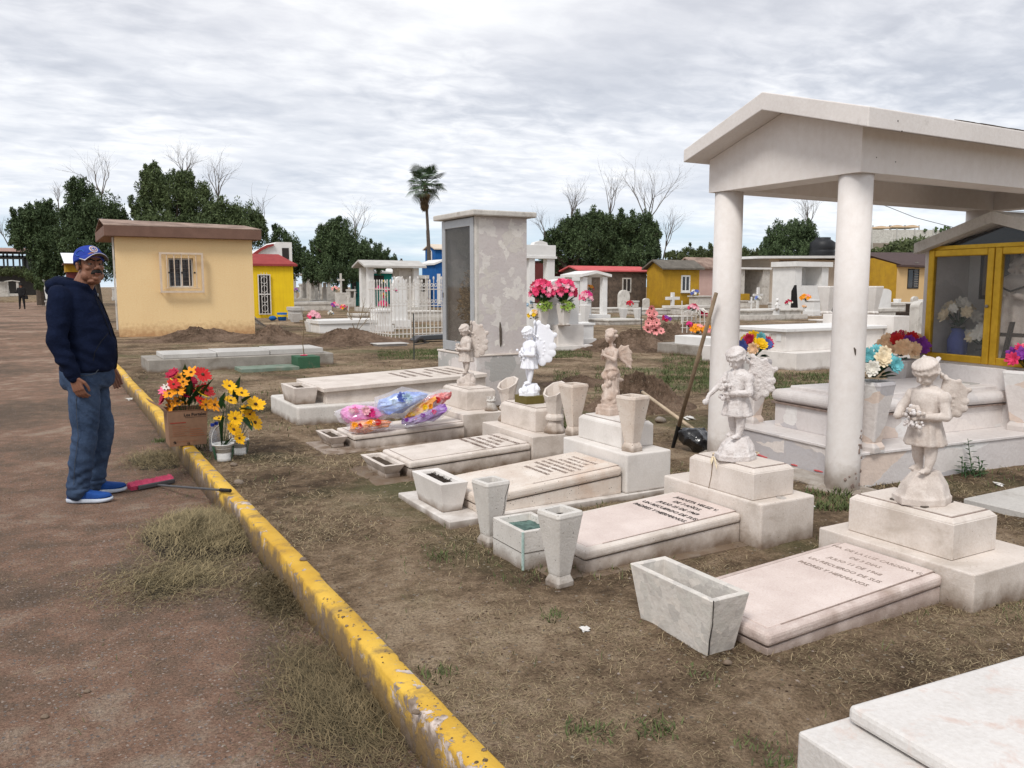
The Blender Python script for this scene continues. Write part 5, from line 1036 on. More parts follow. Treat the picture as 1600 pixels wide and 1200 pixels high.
surf_line([(.165, -.125, 1.14), (.130, -.165, 1.09), (.095, -.193, 1.02), (.085, -.196, .965)], .003, 'pocket_seam', 'cord', hd)
# jeans
mb = MB()
loft(mb, [(-.005, 0, .935, .160, .175), (-.008, 0, .86, .165, .180), (-.012, 0, .80, .160, .178), (-.012, 0, .765, .14, .165)], 24)
for s_ in (-1, 1):
    a, b_, c = [Vector(q) for q in LEG[s_]]
    mb.cap(a+Vector((0, 0, -.03)), b_, .103, .079, 16); mb.cap(b_, c+Vector((0, 0, .03)), .079, .066, 16); mb.cap(c+Vector((-.004, 0, .05)), c+Vector((-.006, 0, -.025)), .067, .062, 14)
    for k in range(3): mb.ell(c+Vector((0, 0, .055-.035*k)), (.075, .073, .013), 12, 5)
mb.xf(mf); jn = mb.build('jeans', 'jeans', PM); remesh(jn, .0085, 2, .5)
for v, vn in zip(jn.data.vertices, [w_.normal.copy() for w_ in jn.data.vertices]):
    q = v.co; v.co += vn*(noise.noise(Vector((q.x*6, q.y*6, q.z*9)))*.010+(.5-abs(noise.noise(Vector((q.x*9, q.y*9, q.z*15+q.x*14)))))*.012+.005*math.sin(q.z*60+10*noise.noise(q*4))*max(0, 1-abs(q.z-.18)/.2))
surf_line([(.11, -.150, .915), (.085, -.172, .880), (.03, -.193, .868), (-.01, -.197, .875)], .0022, 'pocket_seam', 'seam', jn)
surf_line([(-.03, -.196, .80), (-.035, -.203, .62), (-.035, -.193, .47), (-.07, -.183, .28), (-.085, -.178, .14)], .0018, 'side_seam', 'seam', jn)
# shoes
def shoe(s_, yaw, f0, l0):
    R_ = Matrix.Rotation(yaw, 3, 'Z'); T2 = lambda p: mf(Vector((f0, l0, 0))+R_ @ Vector(p))
    n = 26
    def outline(sc, z): 
        o = []
        for i in range(n):
            a = 2*math.pi*i/n; ca, sa = math.cos(a), math.sin(a); x_ = .075+.152*ca*sc; wd = (.047+.008*ca-.010*math.exp(-((ca+.1)/.35)**2))*sc; o.append((x_, wd*sa+s_*.004*ca, z+(.010*max(0, ca)**3 if z < .03 else 0)))
        return o
    MB().rings([outline(.97, .003), outline(1.0, .012), outline(1.0, .028), outline(.97, .030)]).xf(T2).build('sole', 'sole', PM, smooth=True)
    mb = MB(); mb.rings([outline(.96, .028), outline(.965, .045), [(x*.97+.0, y*.93, .062 if x > .12 else .075+.10*max(0, (.10-x))) for x, y, z in outline(.93, 0)], [(x*.5-.012, y*.72, .082+.12*max(0, .05-x)) for x, y, z in outline(.8, 0)]])
    mb.cap((-.025, 0, .06), (-.02, 0, .10), .042, .040); mb.cap((.03, 0, .075), (.13, 0, .045), .030, .026); mb.xf(T2); o = mb.build('shoe', 'shoe_blue', PM); remesh(o, .005, 3)
    mb = MB()
    for k in range(5): u = .035+.022*k; mb.tube([(u, -.024, .098-.012*k), (u+.006, 0, .110-.013*k), (u, .024, .098-.012*k)], .0026, 5)
    mb.xf(T2).build('laces', 'cord', o)
shoe(-1, rad(-4), -.085, -.11); shoe(1, rad(6), -.055, .135)
# ---------------------------------------------------------------- far walker
fo = P(35, 483, 0.0); hs = (HT(fo.x, fo.y, 443.5))/1.0; PW = thing('person', 'distant walker in dark clothes with a black bag, small on the road', 'person', tuple(fo)); k_ = hs/1.68
fx = lambda p: fo+(Rw*p[0]+Fw*p[1]+Vector((0, 0, p[2])))*k_
mb = MB().cap((0, 0, 1.56), (0, 0, 1.50), .095, .085).cap((0, 0, 1.46), (0, 0, 1.38), .05, .06)
loft(mb, [(0, 0, 1.40, .19, .10), (0, 0, 1.2, .17, .11), (0, 0, .95, .16, .11)])
for s_ in (-1, 1): mb.cap((s_*.09, 0, .95), (s_*.14, 0, .5), .08, .055).cap((s_*.14, 0, .5), (s_*.16, 0, .06), .055, .04).cap((s_*.19, 0, 1.36), (s_*.24, -.02, 1.1), .05, .04)
mb.cap((-.24, -.02, 1.1), (-.38, -.1, 1.12), .04, .03).cap((.24, -.02, 1.1), (.22, -.1, .9), .04, .03); mb.xf(fx); o = mb.build('body', 'skin', PW); remesh(o, .025, 2)
mb = MB(); loft(mb, [(0, 0, 1.43, .15, .10), (0, 0, 1.38, .23, .13), (0, 0, 1.2, .21, .15), (0, 0, .98, .20, .15), (0, 0, .85, .19, .14)])
for s_ in (-1, 1): mb.cap((s_*.2, 0, 1.37), (s_*.26, -.02, 1.1), .075, .065)
mb.cap((-.26, -.02, 1.1), (-.36, -.1, 1.12), .06, .045).cap((.26, -.02, 1.1), (.22, -.1, .93), .06, .045); mb.xf(fx); remesh(mb.build('jacket', 'black_cloth', PW), .03, 2)
mb = MB(); loft(mb, [(0, 0, .92, .17, .12), (0, 0, .82, .18, .13)])
for s_ in (-1, 1): mb.cap((s_*.10, 0, .86), (s_*.14, 0, .5), .10, .075).cap((s_*.14, 0, .5), (s_*.16, 0, .08), .075, .05).cap((s_*.17, .02, .04), (s_*.18, -.08, .03), .04, .035)
mb.xf(fx); remesh(mb.build('trousers', 'black_cloth', PW), .03, 2)
MB().ell((0, .015, 1.60), (.11, .11, .12)).ell((.0, .06, 1.50), (.08, .07, .12)).xf(fx).build('hair', 'hair', PW, smooth=True)
c = fx((.33, .02, .80)); B_ = thing('bag', 'black bag hanging at the side of the distant walker', 'bag', tuple(c)); MB().xf(lambda p: p).hexa([fx(q) for q in ((.22, -.08, .66), (.42, -.08, .66), (.42, .08, .66), (.22, .08, .66))], [fx(q) for q in ((.22, -.07, .92), (.40, -.07, .92), (.40, .07, .92), (.22, .07, .92))]).build('bag_body', 'black_cloth', B_, bev=.03); MB().tube([fx(q) for q in ((.24, 0, .9), (.22, 0, 1.15), (.15, 0, 1.42))], .02, 5).build('strap', 'black_cloth', B_)
# ---------------------------------------------------------------- box, sunflowers, bottles, broom
c = P(264.5, 699, .165); bx_, by_, bz_ = c.x, c.y, .166; w_, d_, h_ = .305, .25, .292
T = thing('cardboard_box', 'open brown cardboard box of artificial flowers standing on the yellow kerb', 'box', tuple(c)); th_ = .004; tp = .012
def wall(p4, n_): return MB().prism(p4, n_)
o4 = [(bx_+.006, by_+.006), (bx_+w_-.016, by_+.006), (bx_+w_-.016, by_+d_), (bx_+.006, by_+d_)]; t4 = [(bx_-.002, by_-tp+.01), (bx_+w_, by_-.004), (bx_+w_, by_+d_+.01), (bx_-.002, by_+d_+.01)]
mb = MB(); mb.rings([[(*p, bz_) for p in o4], [(*p, bz_+h_) for p in t4], [(p[0]+(th_ if i in (0, 3) else -th_), p[1]+(th_ if i < 2 else -th_), bz_+h_) for i, p in enumerate(t4)], [(p[0]+(th_ if i in (0, 3) else -th_), p[1]+(th_ if i < 2 else -th_), bz_+.004) for i, p in enumerate(o4)]]); bo = mb.build('box_walls', 'cardboard', T, bev=.001)
MB().prism([(bx_-.002, by_, bz_+h_), (bx_-.002, by_+d_, bz_+h_), (bx_-.13, by_+d_-.01, bz_+h_+.085), (bx_-.13, by_+.01, bz_+h_+.085)], (0, 0, .004)).build('flap', 'cardboard', T)
MB().prism([(bx_+.004, by_-.006, bz_+h_-.001), (bx_+w_-.004, by_-.008, bz_+h_-.001), (bx_+w_-.01, by_+.035, bz_+h_-.035), (bx_+.01, by_+.035, bz_+h_-.035)], (0, .004, 0)).build('flap', 'card_edge', T)
yf = lambda z: by_+.006-(tp-.004)*(z-bz_)/h_-.0015
def onf(x, z): return (bx_+x, yf(z+bz_)-.0008, bz_+z)
fr_, fu_ = (1, 0, 0), (0, -.03, 1)
text_part('printed_name', ['Los Portales'], onf(.205, h_-.050), fr_, fu_, .034, 'print_black', bo, depth=.0006, bold=.0008)
MB().box(bx_+.13, bx_+.29, yf(bz_+h_-.058)-.0012, yf(bz_+h_-.058)-.0002, bz_+h_-.062, bz_+h_-.0595).build('printed_line', 'print_black', bo)
MB().box(bx_+.015, bx_+.135, yf(bz_+.188)-.0012, yf(bz_+.188)-.0002, bz_+.188, bz_+.196).build('printed_band', 'print_red', bo)
mb = MB()
for k in range(6): mb.box(bx_+.03, bx_+.03+(.10, .13, .11, .12, .09, .12)[k], yf(bz_+.17-.016*k)-.001, yf(bz_+.17-.016*k)-.0002, bz_+.165-.016*k, bz_+.168-.016*k)
for k in range(4): mb.box(bx_+.16, bx_+.25+.01*k, yf(bz_+.14-.02*k)-.001, yf(bz_+.14-.02*k)-.0002, bz_+.13-.018*k, bz_+.136-.018*k)
mb.box(bx_+.05, bx_+.23, yf(bz_+.03)-.001, yf(bz_+.03)-.0002, bz_+.036, bz_+.0375).build('printed_lines', 'print_orange', bo)
text_part('printed_number', ['12'], onf(.148, .008), fr_, fu_, .022, 'print_black', bo, depth=.0006, bold=.001)
MB().add([onf(.03, .022), onf(.055, .022), onf(.055, .034), onf(.046, .044), onf(.03, .036), onf(.038, .034), onf(.045, .03), onf(.04, .026)], [(0, 1, 2, 7), (2, 3, 5, 6), (3, 4, 5)]).build('printed_arrow', 'print_black', bo)
Db = (bx_+w_/2)*syw+(by_+d_/2)*cyw
def px_items(L, D0, jit=.05, seed=1):
    rg_ = random.Random(seed); o = []
    for m_, px, py, rp, n, la in L: D = D0+rg_.uniform(-jit, jit); o.append((m_, W3(px, py, D), rp/F_PX*D*1.2, n, la))
    return o
base = Vector((bx_+w_/2, by_+d_/2, bz_+.05))
its = px_items([('petal_red', 316, 586, 12, 13, 1), ('petal_red', 322, 611, 12.5, 13, 1), ('petal_orange', 279, 591, 11, 8, 1), ('petal_orange', 299, 583, 11, 8, 1), ('petal_yellow', 315, 616, 12, 8, 1), ('petal_crimson', 270, 585, 10, 9, 2), ('petal_pink', 259, 609, 10, 9, 1),
                ('petal_crimson', 257, 622, 11, 9, 2), ('petal_orange', 265, 616, 10, 8, 1), ('petal_orange', 277, 611, 11, 8, 1), ('petal_orange', 267, 634, 11, 8, 1), ('petal_orange', 278, 628, 10, 8, 1), ('petal_orange', 334, 633, 11, 8, 1), ('petal_red', 312, 627, 9, 10, 1), ('petal_crimson', 282, 600, 9, 9, 2),
                ('petal_orange', 290, 632, 9, 8, 1), ('petal_white', 260, 605, 6, 7, 1), ('petal_yellow', 269, 600, 8, 8, 1), ('petal_crimson', 300, 596, 8, 9, 2), ('petal_orange', 321, 632, 9, 8, 1), ('petal_red', 271, 601, 9, 10, 1), ('petal_crimson', 288, 615, 9, 9, 2), ('petal_red', 304, 608, 9, 10, 1), ('petal_orange', 286, 597, 9, 8, 1)], Db, .07)
lv = []
for px, py, qx, qy, w in [(290, 600, 289, 568, .05), (295, 625, 300, 595, .06), (300, 625, 318, 600, .05), (288, 630, 284, 603, .05), (300, 630, 330, 596, .05), (305, 632, 312, 605, .055), (292, 632, 275, 620, .05), (310, 625, 335, 590, .045), (296, 610, 292, 580, .05), (285, 615, 296, 600, .05), (305, 610, 328, 600, .05), (295, 636, 305, 615, .06)]:
    lv.append((W3(px, py, Db+.02), W3(qx, qy, Db-.03+random.uniform(-.05, .08)), w))
bouquet('red and orange artificial daisies filling the cardboard box', tuple(base), its, lv)
def pail(label, px, py, r0, r1, h, z=.1):
    c = P(px, py, z); c = c+Fw*r0; T = thing('flower_pail', label, 'pail', tuple(c), 0, 'white plastic pails of sunflowers'); z = c.z
    MB().lathe(c.x, c.y, [(r0*.86, z), (r0*.9, z+.004), (r0*.93, z+h*.2), (r0*.89, z+h*.24), (r0*.96, z+h*.45), (r0*.92, z+h*.5), (r1*.94, z+h*.93), (r1*1.03, z+h*.95), (r1*1.03, z+h), (r1*.95, z+h), (r0*.85, z+h*.3)], 32).build('pail_wall', 'white_plastic', T, smooth=True)
    for a in (3.35, 5.9):
        mb = MB(); pts = [[], []]
        for i in range(7):
            aa = a+.30*(i-3)/3
            for j, (rr_, zz2) in enumerate(((r0*.965, z+h*.1), (r1*.985, z+h*.88))): pts[j].append((c.x+rr_*1.035*math.cos(aa), c.y+rr_*1.035*math.sin(aa), zz2))
        mb.add(pts[0]+pts[1], [(i, i+1, 8+i, 7+i) for i in range(6)]).build('green_label', 'green_paint', T)
        mb = MB(); 
    MB().lathe(c.x, c.y, [(r1*.9, z+h*.8), (r1*.9, z+h*.82)], 20).build('soil', 'dark_soil', T)
    MB().tube([(c.x+r1*1.02*math.cos(t), c.y+r1*1.02*math.sin(t)-.0, z+h*.95+.14*math.sin(t/1)) for t in [math.pi*i/12 for i in range(13)]], .0018, 4).build('handle', 'white_plastic', T)
    return c, T
c1, _ = pail('nearer white pail with green stripes beside the cardboard box, holding sunflowers', 345, 722, .066, .082, .135)
c2, _ = pail('further white pail with green stripes half hidden behind the nearer pail', 371, 712, .060, .075, .125)
D1 = c1.x*syw+c1.y*cyw; D2 = c2.x*syw+c2.y*cyw
bouquet('sunflower bunch in the nearer white pail', tuple(c1+Vector((0, 0, .1))), px_items([('petal_gold', 358, 604, 10, 14, 1), ('petal_gold', 360, 627, 10, 14, 1), ('petal_gold', 342, 655, 8, 12, 1), ('petal_gold', 366, 654, 11, 14, 1), ('petal_gold', 364, 672, 11, 14, 1), ('petal_gold', 373, 685, 10, 14, 1)], D1, .05),
        [(W3(346, 700, D1), W3(341, 655, D1), .05), (W3(348, 690, D1), W3(350, 640, D1), .06), (W3(352, 640, D1), W3(340, 620, D1-.03), .06), (W3(346, 640, D1), W3(352, 612, D1-.03), .06), (W3(350, 700, D1-.04), W3(362, 684, D1-.06), .05), (W3(345, 670, D1), W3(352, 650, D1), .06)])
bouquet('sunflower bunch leaning right in the further white pail', tuple(c2+Vector((0, 0, .1))), px_items([('petal_gold', 377, 615, 10, 14, 1), ('petal_gold', 399, 633, 13, 14, 1), ('petal_gold', 397, 661, 13, 14, 1), ('petal_gold', 371, 652, 8, 14, 1), ('petal_gold', 384, 640, 8, 12, 1), ('petal_gold', 366, 612, 8, 14, 1), ('petal_gold', 390, 648, 9, 12, 1)], D2, .04),
        [(W3(372, 630, D2), W3(376, 587, D2), .13), (W3(378, 630, D2-.04), W3(395, 618, D2-.06), .08), (W3(376, 640, D2-.04), W3(394, 640, D2-.08), .09), (W3(377, 650, D2-.04), W3(394, 674, D2-.08), .09), (W3(372, 700, D2), W3(360, 686, D2-.03), .06), (W3(370, 680, D2), W3(376, 655, D2), .05)])
for k, (px, py) in enumerate(((331, 706), (337, 703))):
    c = P(px, py, .1)+Fw*.04; T = thing('water_bottle', ('clear' if not k else 'clear')+' plastic water bottle with blue cap, '+('left' if not k else 'right')+' of the pair squeezed between box and pail', 'bottle', tuple(c), 0, 'water bottles behind the box'); z = c.z
    MB().lathe(c.x, c.y, [(.032, z), (.034, z+.01), (.034, z+.07), (.031, z+.08), (.034, z+.09), (.034, z+.15), (.014, z+.195), (.013, z+.21)], 18).build('bottle_body', 'bottle_plastic', T, smooth=True)
    MB().lathe(c.x, c.y, [(.016, z+.207), (.016, z+.228), (.014, z+.23)], 16).build('screw_cap', 'cap_blue', T, smooth=False)
# broom
T = thing('broom', 'pink bristled broom lying on the road with its handle across the kerb', 'broom', tuple(P(240, 760, 0))); a = P(207, 768, .0); b_ = P(272, 755, .0); ax = (b_-a).normalized(); up = Vector((0, 0, 1)); sd_ = ax.cross(up)
def bb(u0, u1, v0, v1, z0, z1, tw=0): return MB().hexa([a+ax*q[0]+sd_*q[1]+up*z0 for q in ((u0, v0), (u1, v0), (u1, v1), (u0, v1))], [a+ax*q[0]+sd_*q[1]+up*z1 for q in ((u0+tw, v0), (u1-tw, v0), (u1-tw, v1), (u0+tw, v1))])
Lb = (b_-a).length; bb(.04, Lb, .00, .020, .005, .036, .0).build('brush_block', 'grey_plastic', T, bev=.006, seg=2)
n_ = 5200; u = RNG.random(n_)*Lb*1.02-.005; base_ = np.array(a)[None]+np.array(ax)[None]*u[:, None]-np.array(sd_)[None]*(.0+.004*RNG.random(n_))[:, None]; base_[:, 2] = .006+RNG.random(n_)*.030
d = -np.array(sd_)[None]*1.0+np.array(up)[None]*(.10+RNG.random(n_)*.55)[:, None]+np.array(ax)[None]*(RNG.normal(size=n_)*.16-.1)[:, None]; Ls = .036+.014*RNG.random(n_); s2 = np.array(ax)[None]*.0016
V = np.stack([base_-s2, base_+s2, base_+d*Ls[:, None]+s2, base_+d*Ls[:, None]-s2], 1).reshape(-1, 3); big_mesh('bristles', V-np.array(P(240, 760, 0)), np.arange(len(V)).reshape(-1, 4), 'pink_bristle', T)
p0 = W3(247, 758, P(247, 762, 0).dot(Fw)); pm_ = W3(345, 765.5, P(345, 772, .16).dot(Fw)); 
pe = P(350, 766, .178); dirh = (pe-Vector(p0)).normalized(); MB().tube([p0, pe-dirh*.0], [.008, .0075], 8).build('handle', 'grey_plastic', T); MB().tube([pe-dirh*.05, pe+dirh*.09], [.0125, .0125], 10).build('grip', 'black_plastic', T, bev=.002)
# ---------------------------------------------------------------- wrapped bundles on the fifth grave
def bundle(label, pts, m_, film_=True, seed=0, group='cellophane wrapped flower bundles'):
    """pts: (px,py,D,r). a sharply crumpled film sleeve over coloured paper and blossoms"""
    cs = [(W3(px, py, D), r*1.38) for px, py, D, r in pts]; c = cs[0][0]; T = thing('wrapped_bundle', label, 'flower bundle', tuple(c), 0, group)
    def hull(g, nm, mm, npts, sd, jit):
        rg2 = random.Random(sd); bm = bmesh.new()
        for k in range(npts):
            t_ = rg2.random()*(len(cs)-1); i = min(int(t_), len(cs)-2); p = cs[i][0].lerp(cs[i+1][0], t_-i); r = lerp(cs[i][1], cs[i+1][1], t_-i)*g
            d = Vector((rg2.gauss(0, 1), rg2.gauss(0, 1), rg2.gauss(0, .8))).normalized(); bm.verts.new(p+d*r*rg2.uniform(.85, 1.15))
        a, b2 = cs[0][0], cs[-1][0]; ax_ = (b2-a).normalized()
        for k in range(4): bm.verts.new(b2+ax_*cs[-1][1]*1.5*g+Vector((rg2.gauss(0, 1), rg2.gauss(0, 1), rg2.gauss(0, 1)))*.02)
        r_ = bmesh.ops.convex_hull(bm, input=bm.verts[:]); bmesh.ops.delete(bm, geom=[v for v in bm.verts if not v.link_faces], context='VERTS')
        bmesh.ops.subdivide_edges(bm, edges=bm.edges[:], cuts=2, use_grid_fill=True, fractal=.25, seed=sd)
        bmesh.ops.triangulate(bm, faces=bm.faces[:])
        for v in bm.verts: v.co += Vector((rg2.gauss(0, jit), rg2.gauss(0, jit), rg2.gauss(0, jit)))
        bmesh.ops.recalc_face_normals(bm, faces=bm.faces[:])
        mb = MB(); bm.verts.index_update(); mb.add([v.co.copy() for v in bm.verts], [tuple(v.index for v in f.verts) for f in bm.faces]); bm.free(); return mb.build(nm, mm, T)
    hull(.84, 'wrapping_paper', m_, 46, seed*3+1, .0055)
    hull(1.10, 'cellophane', 'clear_film', 40, seed*3+2, .006)
    rg2 = random.Random(seed); bl = BL[seed % 6]
    for k in range(4):
        t_ = (k+.5)/4*(len(cs)-1); i = min(int(t_), len(cs)-2); p = cs[i][0].lerp(cs[i+1][0], t_-i); r = cs[i][1]; d = (toward(p, 1.)+Vector((rg2.gauss(0, .3), 0, rg2.uniform(.0, .8)))).normalized()
        bloom(MB(), p+d*r*.88, r*.42, d, 9, 3, w=.6, rng=rg2).build('blossom', bl[k % 2], T)
    return T
BL = {1: ('petal_light_pink', 'petal_magenta'), 2: ('petal_blue', 'petal_sky'), 3: ('petal_orange', 'petal_red'), 4: ('petal_yellow', 'petal_orange'), 5: ('petal_red', 'petal_salmon'), 0: ('petal_purple', 'petal_magenta')}
mdl = 7.15
bundle('pink cellophane wrapped bundle at the left of the heap on the blank grave', [(540, 650, 6.85, .055), (562, 645, 6.9, .075), (590, 645, 6.95, .065)], 'film_pink', seed=1)
bundle('blue cellophane wrapped bundle on top of the heap on the blank grave', [(592, 636, 6.95, .050), (618, 632, 6.95, .085), (640, 624, 7.0, .080)], 'film_blue', seed=2)
bundle('orange cellophane wrapped bundle at the lower left of the heap', [(548, 668, 6.80, .050), (572, 667, 6.83, .050), (598, 662, 6.88, .04)], 'film_orange', seed=3)
bundle('yellow and orange wrapped bundle between the blue and red ones', [(640, 652, 6.98, .035), (658, 641, 7.02, .048), (668, 634, 7.05, .045)], 'film_yellow', seed=4)
bundle('red cellophane wrapped bundle pointing up at the right of the heap', [(660, 637, 7.12, .04), (678, 628, 7.15, .05), (690, 621, 7.18, .045)], 'film_red', seed=5)
bundle('purple cellophane wrapped bundle lowest on the right of the heap', [(628, 660, 6.95, .030), (655, 655, 6.97, .042), (683, 643, 7.02, .05)], 'film_purple', seed=6)
# ---------------------------------------------------------------- tools by the column
T = thing('hoe', 'long wooden handled tool with black socket leaning on the left canopy column', 'garden tool', tuple(P(1050, 700, .1)))
q0 = P(1051, 700, .1); q1 = W3(1119, 458, 6.28); mm_ = lerp(q0, q1, .145)
MB().tube([mm_, lerp(mm_, q1, .5), q1], [.017, .017, .015], 10).build('handle', 'wood', T, smooth=True); MB().tube([q0, mm_+(q1-q0)*.012], [.015, .021], 10).build('socket', 'black_plastic', T)
T = thing('rake', 'pale wooden pole lying over the earth mound with its head under the black bag', 'garden tool', tuple(P(1080, 680, .1)))
MB().tube([W3(1003, 612, 7.7), W3(1088, 674, 6.75)], [.015, .015], 10).build('handle', 'pale_wood', T, smooth=True); MB().ell(W3(1003, 612, 7.7), .019, 8, 6).build('end_cap', 'ink', T)
c = W3(1088, 686, 6.75); T = thing('plastic_bag', 'crumpled black plastic bag on the ground left of the canopy column', 'bag', tuple(c)); mb = MB().cap(W3(1070, 681, 6.75), W3(1090, 688, 6.7), .05, .09).cap(W3(1090, 688, 6.7), W3(1112, 690, 6.8), .08, .08).cap(W3(1065, 678, 6.75), W3(1070, 680, 6.75), .025, .045).cap(W3(1095, 675, 6.8), W3(1100, 672, 6.8), .04, .02)
o = mb.build('bag_film', 'glossy_black', T); remesh(o, .012, 1)
for v, vn in zip(o.data.vertices, [w_.normal.copy() for w_ in o.data.vertices]): n1_ = 1-abs(noise.noise(v.co*9))*2.4; v.co += vn*n1_*.022
o.data.shade_flat()
# ribbon on the second pedestal
c = W3(1114, 706, 4.30); T = thing('ribbon', 'pale yellow ribbon tied round the peeling statue and hanging over the pedestal', 'ribbon', (3.3, 3.3, .51))
zr_ = .512; MB().tube([P(1114, 708, zr_), P(1130, 712, zr_), P(1160, 713, zr_), P(1180, 706, zr_), P(1186, 708, zr_), P(1176, 714, zr_)], [.003, .004, .006, .005, .003, .002], 5).build('band', 'petal_cream', T)
xe_ = 3.178
def pe2(px, py, dx=0.): 
    # point on the pedestal's foot-side face
    d = [FW[i]+(px-800)/F_PX*RR[i]+(600-py)/F_PX*UU[i] for i in range(3)]; t_ = (xe_-dx)/d[0]; return Vector((d[0]*t_, d[1]*t_, CZ+d[2]*t_))
MB().tube([pe2(1114, 710, -.01), pe2(1114, 716), pe2(1113, 728), pe2(1111, 745), pe2(1107, 764)], [.004, .003, .0022, .0018, .0016], 5).build('cord', 'palm_dead', T)
mb = MB()
for a1_, b1_ in (((1114, 712), (1109, 722)), ((1114, 712), (1119, 724)), ((1115, 713), (1120, 735)), ((1114, 712), (1110, 727))): leaf(mb, pe2(*a1_, .002), pe2(*b1_, .014), .014, .2, (1, 0, 0))
mb.build('bow', 'petal_cream', T)
MB().tube([pe2(1107+3*math.cos(t), 767+3*math.sin(t)) for t in [i*.7 for i in range(10)]], .0016, 4).build('loop', 'ink', T)
# ---------------------------------------------------------------- vases and flowers on the marble tomb
def vase_at(label, px, base_py, top_py, wpx, z0, m_='marble_panel', rz=.1, group='marble vases on the canopy tomb'):
    c = P(px, base_py, z0); D = c.dot(Fw); w = wpx/F_PX*D/1.3; h = HT(c.x, c.y, top_py)-z0; c = c+Fw*w*.3
    tall_vase(label, c.x, c.y, z0, h, w, w*.5, m_, rz, group, foot=.13); return c, h, w
c, h, w = vase_at('large marble vase of aqua and white flowers behind the near canopy column', 1366, 706, 597, 66, .34)
auto_bouquet('aqua and cream silk roses in the large marble vase', tuple(c+Vector((0, 0, h+.02))), .135, .17, ['petal_aqua', 'petal_aqua', 'petal_cream', 'petal_white', 'petal_aqua'], 15, .06, 16, petals=12, layers=4, seed=6)
c, h, w = vase_at('marble vase of mixed flowers behind the peeling statue', 1178, 662, 562, 56, .34)
auto_bouquet('yellow, crimson and blue silk flowers behind the peeling statue', tuple(c+Vector((.02, 0, h+.02))), .115, .15, ['petal_yellow', 'petal_rose', 'petal_aqua', 'petal_blue', 'petal_crimson', 'petal_peach', 'petal_yellow'], 15, .055, 14, petals=12, layers=4, seed=8)
c, h, w = vase_at('grey marble vase of red flowers at the far corner of the canopy tomb', 1412, 612, 562, 60, .53, 'marble_mosaic_grey')
auto_bouquet('red, peach and purple silk flowers beside the gold framed cabinet', tuple(c+Vector((0, 0, h+.02))), .17, .17, ['petal_peach', 'petal_crimson', 'petal_red', 'petal_peach', 'petal_purple', 'petal_red'], 18, .07, 18, petals=14, layers=4, seed=9)
c, h, w = vase_at('marble vase cut by the right picture edge on the canopy tomb', 1602, 672, 580, 62, .35)
auto_bouquet('crimson and violet silk flowers at the right picture edge', tuple(c+Vector((0, 0, h+.02))), .10, .14, ['petal_rose', 'petal_purple', 'petal_salmon'], 12, .055, 12, layers=3, seed=10)
# weed plant by the step
c = P(1520, 745, .1); T = thing('weed', 'leafy green weed growing against the marble step', 'weed', tuple(c), 0); mb = MB(); st = MB()
for k in range(9):
    a_ = k*2.4; bs = c+Vector((.10*math.cos(a_)*(k > 0), .05*math.sin(a_)*(k > 0), 0)); H_ = .27 if k == 0 else random.uniform(.06, .16); tip = bs+Vector((random.gauss(0, .03), random.gauss(0, .02), H_)); st.tube([bs, tip], [.004, .002], 5)
    for j in range(int(H_*70)): t_ = .15+.85*j/(H_*70); p_ = bs.lerp(tip, t_); b2 = j*2.2; leaf(mb, p_, p_+Vector((.06*math.cos(b2), .06*math.sin(b2), .012))*(1.25-.6*t_), .016, .2)
mb.build('leaves', 'plant_green', T); st.build('stems', 'plant_green', T)
# litter and stones
for lab, px, py, z, s_, m_ in [('crumpled white paper lying by the far kerb stretch', 203, 625, 0, .045, 'litter_white'), ('white plastic scrap on the cut grass beside the near kerb', 403, 917, .0, .02, 'litter_white'), ('small white scrap in the dirt left of the broken trough', 912, 985, .1, .02, 'litter_white'),
                           ('pinkish white scrap on the grass between the two front blocks', 1270, 793, .1, .02, 'litter_white'), ('torn white scrap on the soil by the weed', 1562, 759, .1, .035, 'litter_white'), ('pale scrap lying behind the black bag', 1078, 655, .1, .05, 'litter_white')]:
    c = P(px, py, z); mb = MB(); rgn = random.Random(px)
    for k in range(3): a_ = rgn.random()*3; dx_, dy_ = Vector((math.cos(a_), math.sin(a_), .15))*s_, Vector((-math.sin(a_), math.cos(a_), .25))*s_*.6; o_ = c+Vector((rgn.gauss(0, s_*.3), rgn.gauss(0, s_*.3), .004+s_*.25)); mb.add([o_-dx_-dy_, o_+dx_-dy_*.7, o_+dx_*.8+dy_, o_-dx_*.7+dy_, o_+Vector((0, 0, s_*.3))], [(0, 1, 4), (1, 2, 4), (2, 3, 4), (3, 0, 4)])
    tag(mb.build('litter_scrap', m_, loc=tuple(c)), lab, 'litter')
for lab, px, py, z, s_ in [('pale round stone in the grass right of the broom grip', 373, 757, .1, .032), ('flat white stone beside the nearer pail', 365, 728, .1, .025), ('rounded brown stone lying on the road by the flat cut grass', 388, 1096, 0, .014), ('broken kerb chip on top of the kerb beside the big grass heap', 474, 876, .16, .016), ('small stone on the kerb end at the bottom edge', 650, 1115, .16, .012),
                           ('grey stone at the corner of the broken trough planter', 1137, 1038, .1, .016), ('smooth grey stone behind the tapered cream vase', 1032, 660, .1, .055), ('pale lump of rubble on the grass beside the leaning tool', 1020, 638, .13, .05), ('pebble on the road near the left edge', 70, 1122, 0, .012), ('grey pebble on the road below the man', 136, 1082, 0, .011)]:
    c = P(px, py, z); mb = MB().ell(c+Vector((0, 0, s_*.4)), (s_*1.2, s_*.9, s_*.7), 10, 7); rgn = random.Random(px)
    o = mb.build('stone', 'concrete' if px not in (388,) else 'rock_wall', smooth=True, loc=tuple(c)); rough_up(o, s_*.35, .7/s_); tag(o, lab, 'stone')
